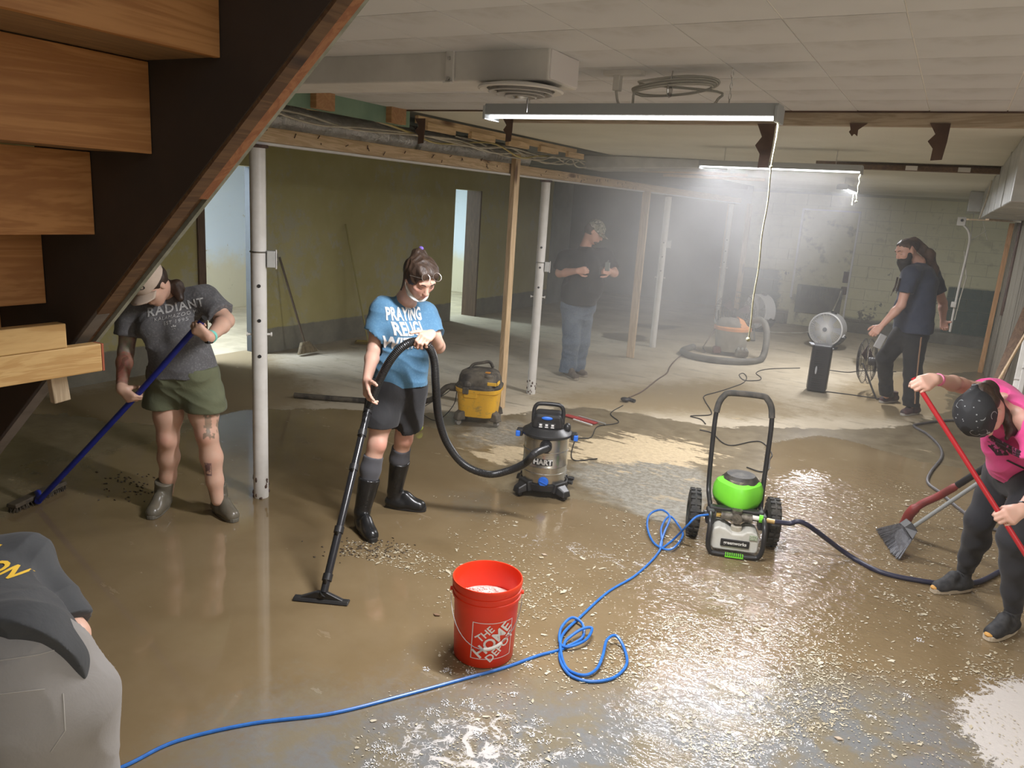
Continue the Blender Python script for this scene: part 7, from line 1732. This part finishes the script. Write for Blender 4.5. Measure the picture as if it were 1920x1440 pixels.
# ============================================================ PERSON 6: bending at the lower left, seen from behind
pF = thing('person', 'person in charcoal shirt and light grey trousers seen from behind at the lower left', 'person', (-1.9, .75, 0))
dF = 1.56; skF = skin_mat('skin_f', (.66, .40, .29)); 
pe6 = D(18, 1268, dF); wa6 = D(12, 1215, dF+.05); ch6 = D(5, 1110, dF+.24)
sh6R = D(48, 1060, dF+.33); sh6L = D(-120, 1075, dF+.30); el6 = D(135, 1192, dF+.22); wr6 = D(150, 1290, dF+.36); el6L = D(-200, 1210, dF+.30); wr6L = D(-150, 1300, dF+.5)
nk6 = D(-50, 1040, dF+.40); hd6 = D(-75, 1035, dF+.56); S = SDF(.02)
g6, R6, r6, f6, u6 = add_head(S, hd6, (HF*.5-UP*.85), HF*.85+UP*.5, 1.0, neck=nk6)
S.cap(sh6R, sh6L, .07, .07, .03); S.cap(ch6-HR*.05, wa6-HR*.05, .08, .08, .04); S.cap(wa6-HR*.05, pe6-HR*.05-UP*.04, .08, .09, .04)
arm(S, sh6R, el6, wr6, 1.08); arm(S, sh6L, el6L, wr6L, 1.05); add_hand(S, wr6, -UP*.6+HF*.6-HR*.2, -HR, 1, (.8, .9, .7), 1.0); add_hand(S, wr6L, -UP*.6+HF*.6, HR, -1, (.8, .9, .7), 1.0)
hp6R = pe6+HR*.085-UP*.06; hp6L = pe6-HR*.10-UP*.06; kn6R = hp6R+HF*.06-UP*.42; kn6L = hp6L+HF*.06-UP*.42
kn6R.z = .47; kn6L.z = .47; an6R = Vector((kn6R.x, kn6R.y, .11))-HF*.04; an6L = Vector((kn6L.x, kn6L.y, .11))-HF*.04
leg(S, hp6R, kn6R, an6R, 1.1, back=-HF); leg(S, hp6L, kn6L, an6L, 1.1, back=-HF)
sdf_obj('body', S, .0075, skF, pF, paint=lambda V: np.ones((len(V), 3)), it=1)
T = SDF(.03); ch_ = cloth('charcoal_cotton', (.040, .042, .044), (.05, .052, .054))
T.cap(sh6R-HR*.03, sh6L+HR*.03, .085, .085, .04); T.cap(ch6-HR*.035, wa6-HR*.02, .118, .130, .05); T.cap(ch6-HR*.15, wa6-HR*.12, .12, .13, .05); T.cap(wa6-HR*.0, D(10, 1262, dF-.06), .140, .168, .05); T.cap(wa6-HR*.12, D(-90, 1250, dF-.03), .14, .170, .05)
T.cap(sh6R, sh6R.lerp(el6, .95), .074, .068, .04); T.cap(sh6L, sh6L.lerp(el6L, .9), .074, .068, .04)
T.plane(D(12, 1250, dF-.06), -HF*.95-UP*.30+HR*.05, D(0, 1275, dF-.08), .32); T.plane(sh6R.lerp(el6, .90), el6-sh6R, el6, .10); T.plane(nk6, nk6-ch6, nk6+(nk6-ch6).normalized()*.06, .11)
_, tF = sdf_obj('t_shirt', T, .0055, ch_, pF, wr=(.012, 15, 3, (1, 1, 1.6)), bv=True)
yi = pm('yellow_print', (.80, .50, .04), rough=.7); uxf = (D(50, 1078, dF)-D(0, 1068, dF)).normalized()
_b = text2d('NATION', .072, .03, spacing=1.05); bmesh.ops.transform(_b, matrix=Matrix.Diagonal((.62, 1, 1, 1)), verts=_b.verts)
decal(_b, 'shirt_print', yi, tF, D(-18, 1072, dF+.2), uxf, UP*.75+HF*.75, pF, world=True, off=.003, far=1.2)
decal(text2d('COAST', .06, .03), 'shirt_print', yi, tF, D(-78, 1022, dF+.25), uxf, UP*.7+HF*.8, pF, world=True, off=.003, far=1.2)
T = SDF(.03); gp_ = cloth('light_grey_sweat_cloth', (.27, .255, .24), (.235, .22, .205), b=.15, f=9)
T.cap(pe6+HR*.035+UP*.03, pe6-HR*.13+UP*.03, .160, .160, .05, flat=HF, f=1.0)
T.ell(pe6+HR*.075-HF*.04-UP*.06, (.115, .13, .14), None, .05); T.ell(pe6-HR*.14-HF*.04-UP*.06, (.115, .13, .14), None, .05)
T.chain([hp6R+HR*.02, kn6R, an6R+UP*.02], [.135, .105, .085]); T.chain([hp6L-HR*.02, kn6L, an6L+UP*.02], [.135, .105, .085])
T.plane(pe6+HF*.07, HF*.95+UP*.3); T.plane(an6R+UP*.0, -UP)
_, tF2 = sdf_obj('trousers', T, .006, gp_, pF, wr=(.007, 12, 5), bv=True)
decal(rect2d(.036, .013), 'pocket_label', pm('maroon_label', (.10, .02, .03), rough=.6), tF2, D(100, 1286, dF-.2), (HR+UP*.25), UP, pF, world=True, off=.004, far=.9)
decal(text2d('Dickies', .0105, .02), 'label_text', M['ink_white'], tF2, D(98, 1285, dF-.2), (HR+UP*.25), UP, pF, world=True, off=.0065, far=.9, step=.004)
for a_, b_ in (((-30, 1305), (84, 1292)), ((118, 1300), (122, 1370)), ((122, 1370), (95, 1410)), ((-10, 1240), (70, 1228)), ((70, 1228), (128, 1212))):
    pts = []
    for k in range(9):
        q = D(a_[0]+(b_[0]-a_[0])*k/8, a_[1]+(b_[1]-a_[1])*k/8, dF-.3); dd = Vector((q-Vector(CP))).normalized(); h_ = tF2.ray_cast(Vector(CP), dd, 4)
        if h_[0] is not None: pts.append(h_[0]-dd*.0005)
    if len(pts) > 2: MB().tube(pts, .0016, 5).build('seam', pm('seam_grey', (.36, .34, .31), rough=.9), pF)
for kx, a_ in ((kn6R, an6R), (kn6L, an6L)):
    h_ = Vector((a_.x, a_.y, 0))-HF*.06; sneaker(pF, a_, h_, h_+HF*.28, shm, slm, 1.05, .008)
# ============================================================ STEAM IN THE MIDDLE OF THE ROOM
vm_ = bpy.data.materials.new('steam'); vm_.use_nodes = True; nt = vm_.node_tree; nt.nodes.clear()
out = nt.nodes.new('ShaderNodeOutputMaterial'); pv = nt.nodes.new('ShaderNodeVolumeScatter'); pv.inputs['Anisotropy'].default_value = 0.25
pv.inputs['Color'].default_value = (0.93, 0.95, 0.97, 1); nt.links.new(pv.outputs[0], out.inputs['Volume'])
tc = nt.nodes.new('ShaderNodeTexCoord')
def vmath(op, a, b=None):
    x = nt.nodes.new('ShaderNodeVectorMath'); x.operation = op; nt.links.new(a, x.inputs[0])
    if b is not None: x.inputs[1].default_value = b
    return x.outputs['Value'] if op in ('LENGTH', 'DISTANCE') else x.outputs[0]
def smath(op, a, b=0.0, clamp=False):
    x = nt.nodes.new('ShaderNodeMath'); x.operation = op; x.use_clamp = clamp
    for i, v in enumerate((a, b)):
        if isinstance(v, bpy.types.NodeSocket): nt.links.new(v, x.inputs[i])
        else: x.inputs[i].default_value = v
    return x.outputs[0]
def blob(c, r, amp):
    d = vmath('LENGTH', vmath('DIVIDE', vmath('SUBTRACT', tc.outputs['Object'], c), r))
    m = nt.nodes.new('ShaderNodeMapRange'); m.interpolation_type = 'SMOOTHSTEP'; nt.links.new(d, m.inputs[0])
    m.inputs[1].default_value = 1.0; m.inputs[2].default_value = 0.0; m.inputs[3].default_value = 0.0; m.inputs[4].default_value = amp
    return m.outputs[0]
nz = nt.nodes.new('ShaderNodeTexNoise'); nz.inputs['Scale'].default_value = 0.9; nz.inputs['Detail'].default_value = 3.0; nz.inputs['Distortion'].default_value = 0.6
nt.links.new(tc.outputs['Object'], nz.inputs['Vector'])
mr = nt.nodes.new('ShaderNodeMapRange'); nt.links.new(nz.outputs[0], mr.inputs[0]); mr.inputs[1].default_value = .35; mr.inputs[2].default_value = .68; mr.inputs[3].default_value = .25; mr.inputs[4].default_value = 1.6
tot = smath('ADD', blob((-2.7, 8.7, 1.5), (1.9, 3.9, 2.2), 0.26), blob((-1.3, 4.9, 2.1), (1.1, 1.7, 0.8), 0.22))
dens = smath('ADD', smath('MULTIPLY', tot, mr.outputs[0]), 0.012)
nt.links.new(dens, pv.inputs['Density'])
st = MB().box((-3.1, 9.35, 1.24), (7.4, 12.0, 2.46)).build('steam_cloud', vm_)
tag(st, 'pale steam hanging under the shop lights in the middle of the room', 'steam', kind='stuff')
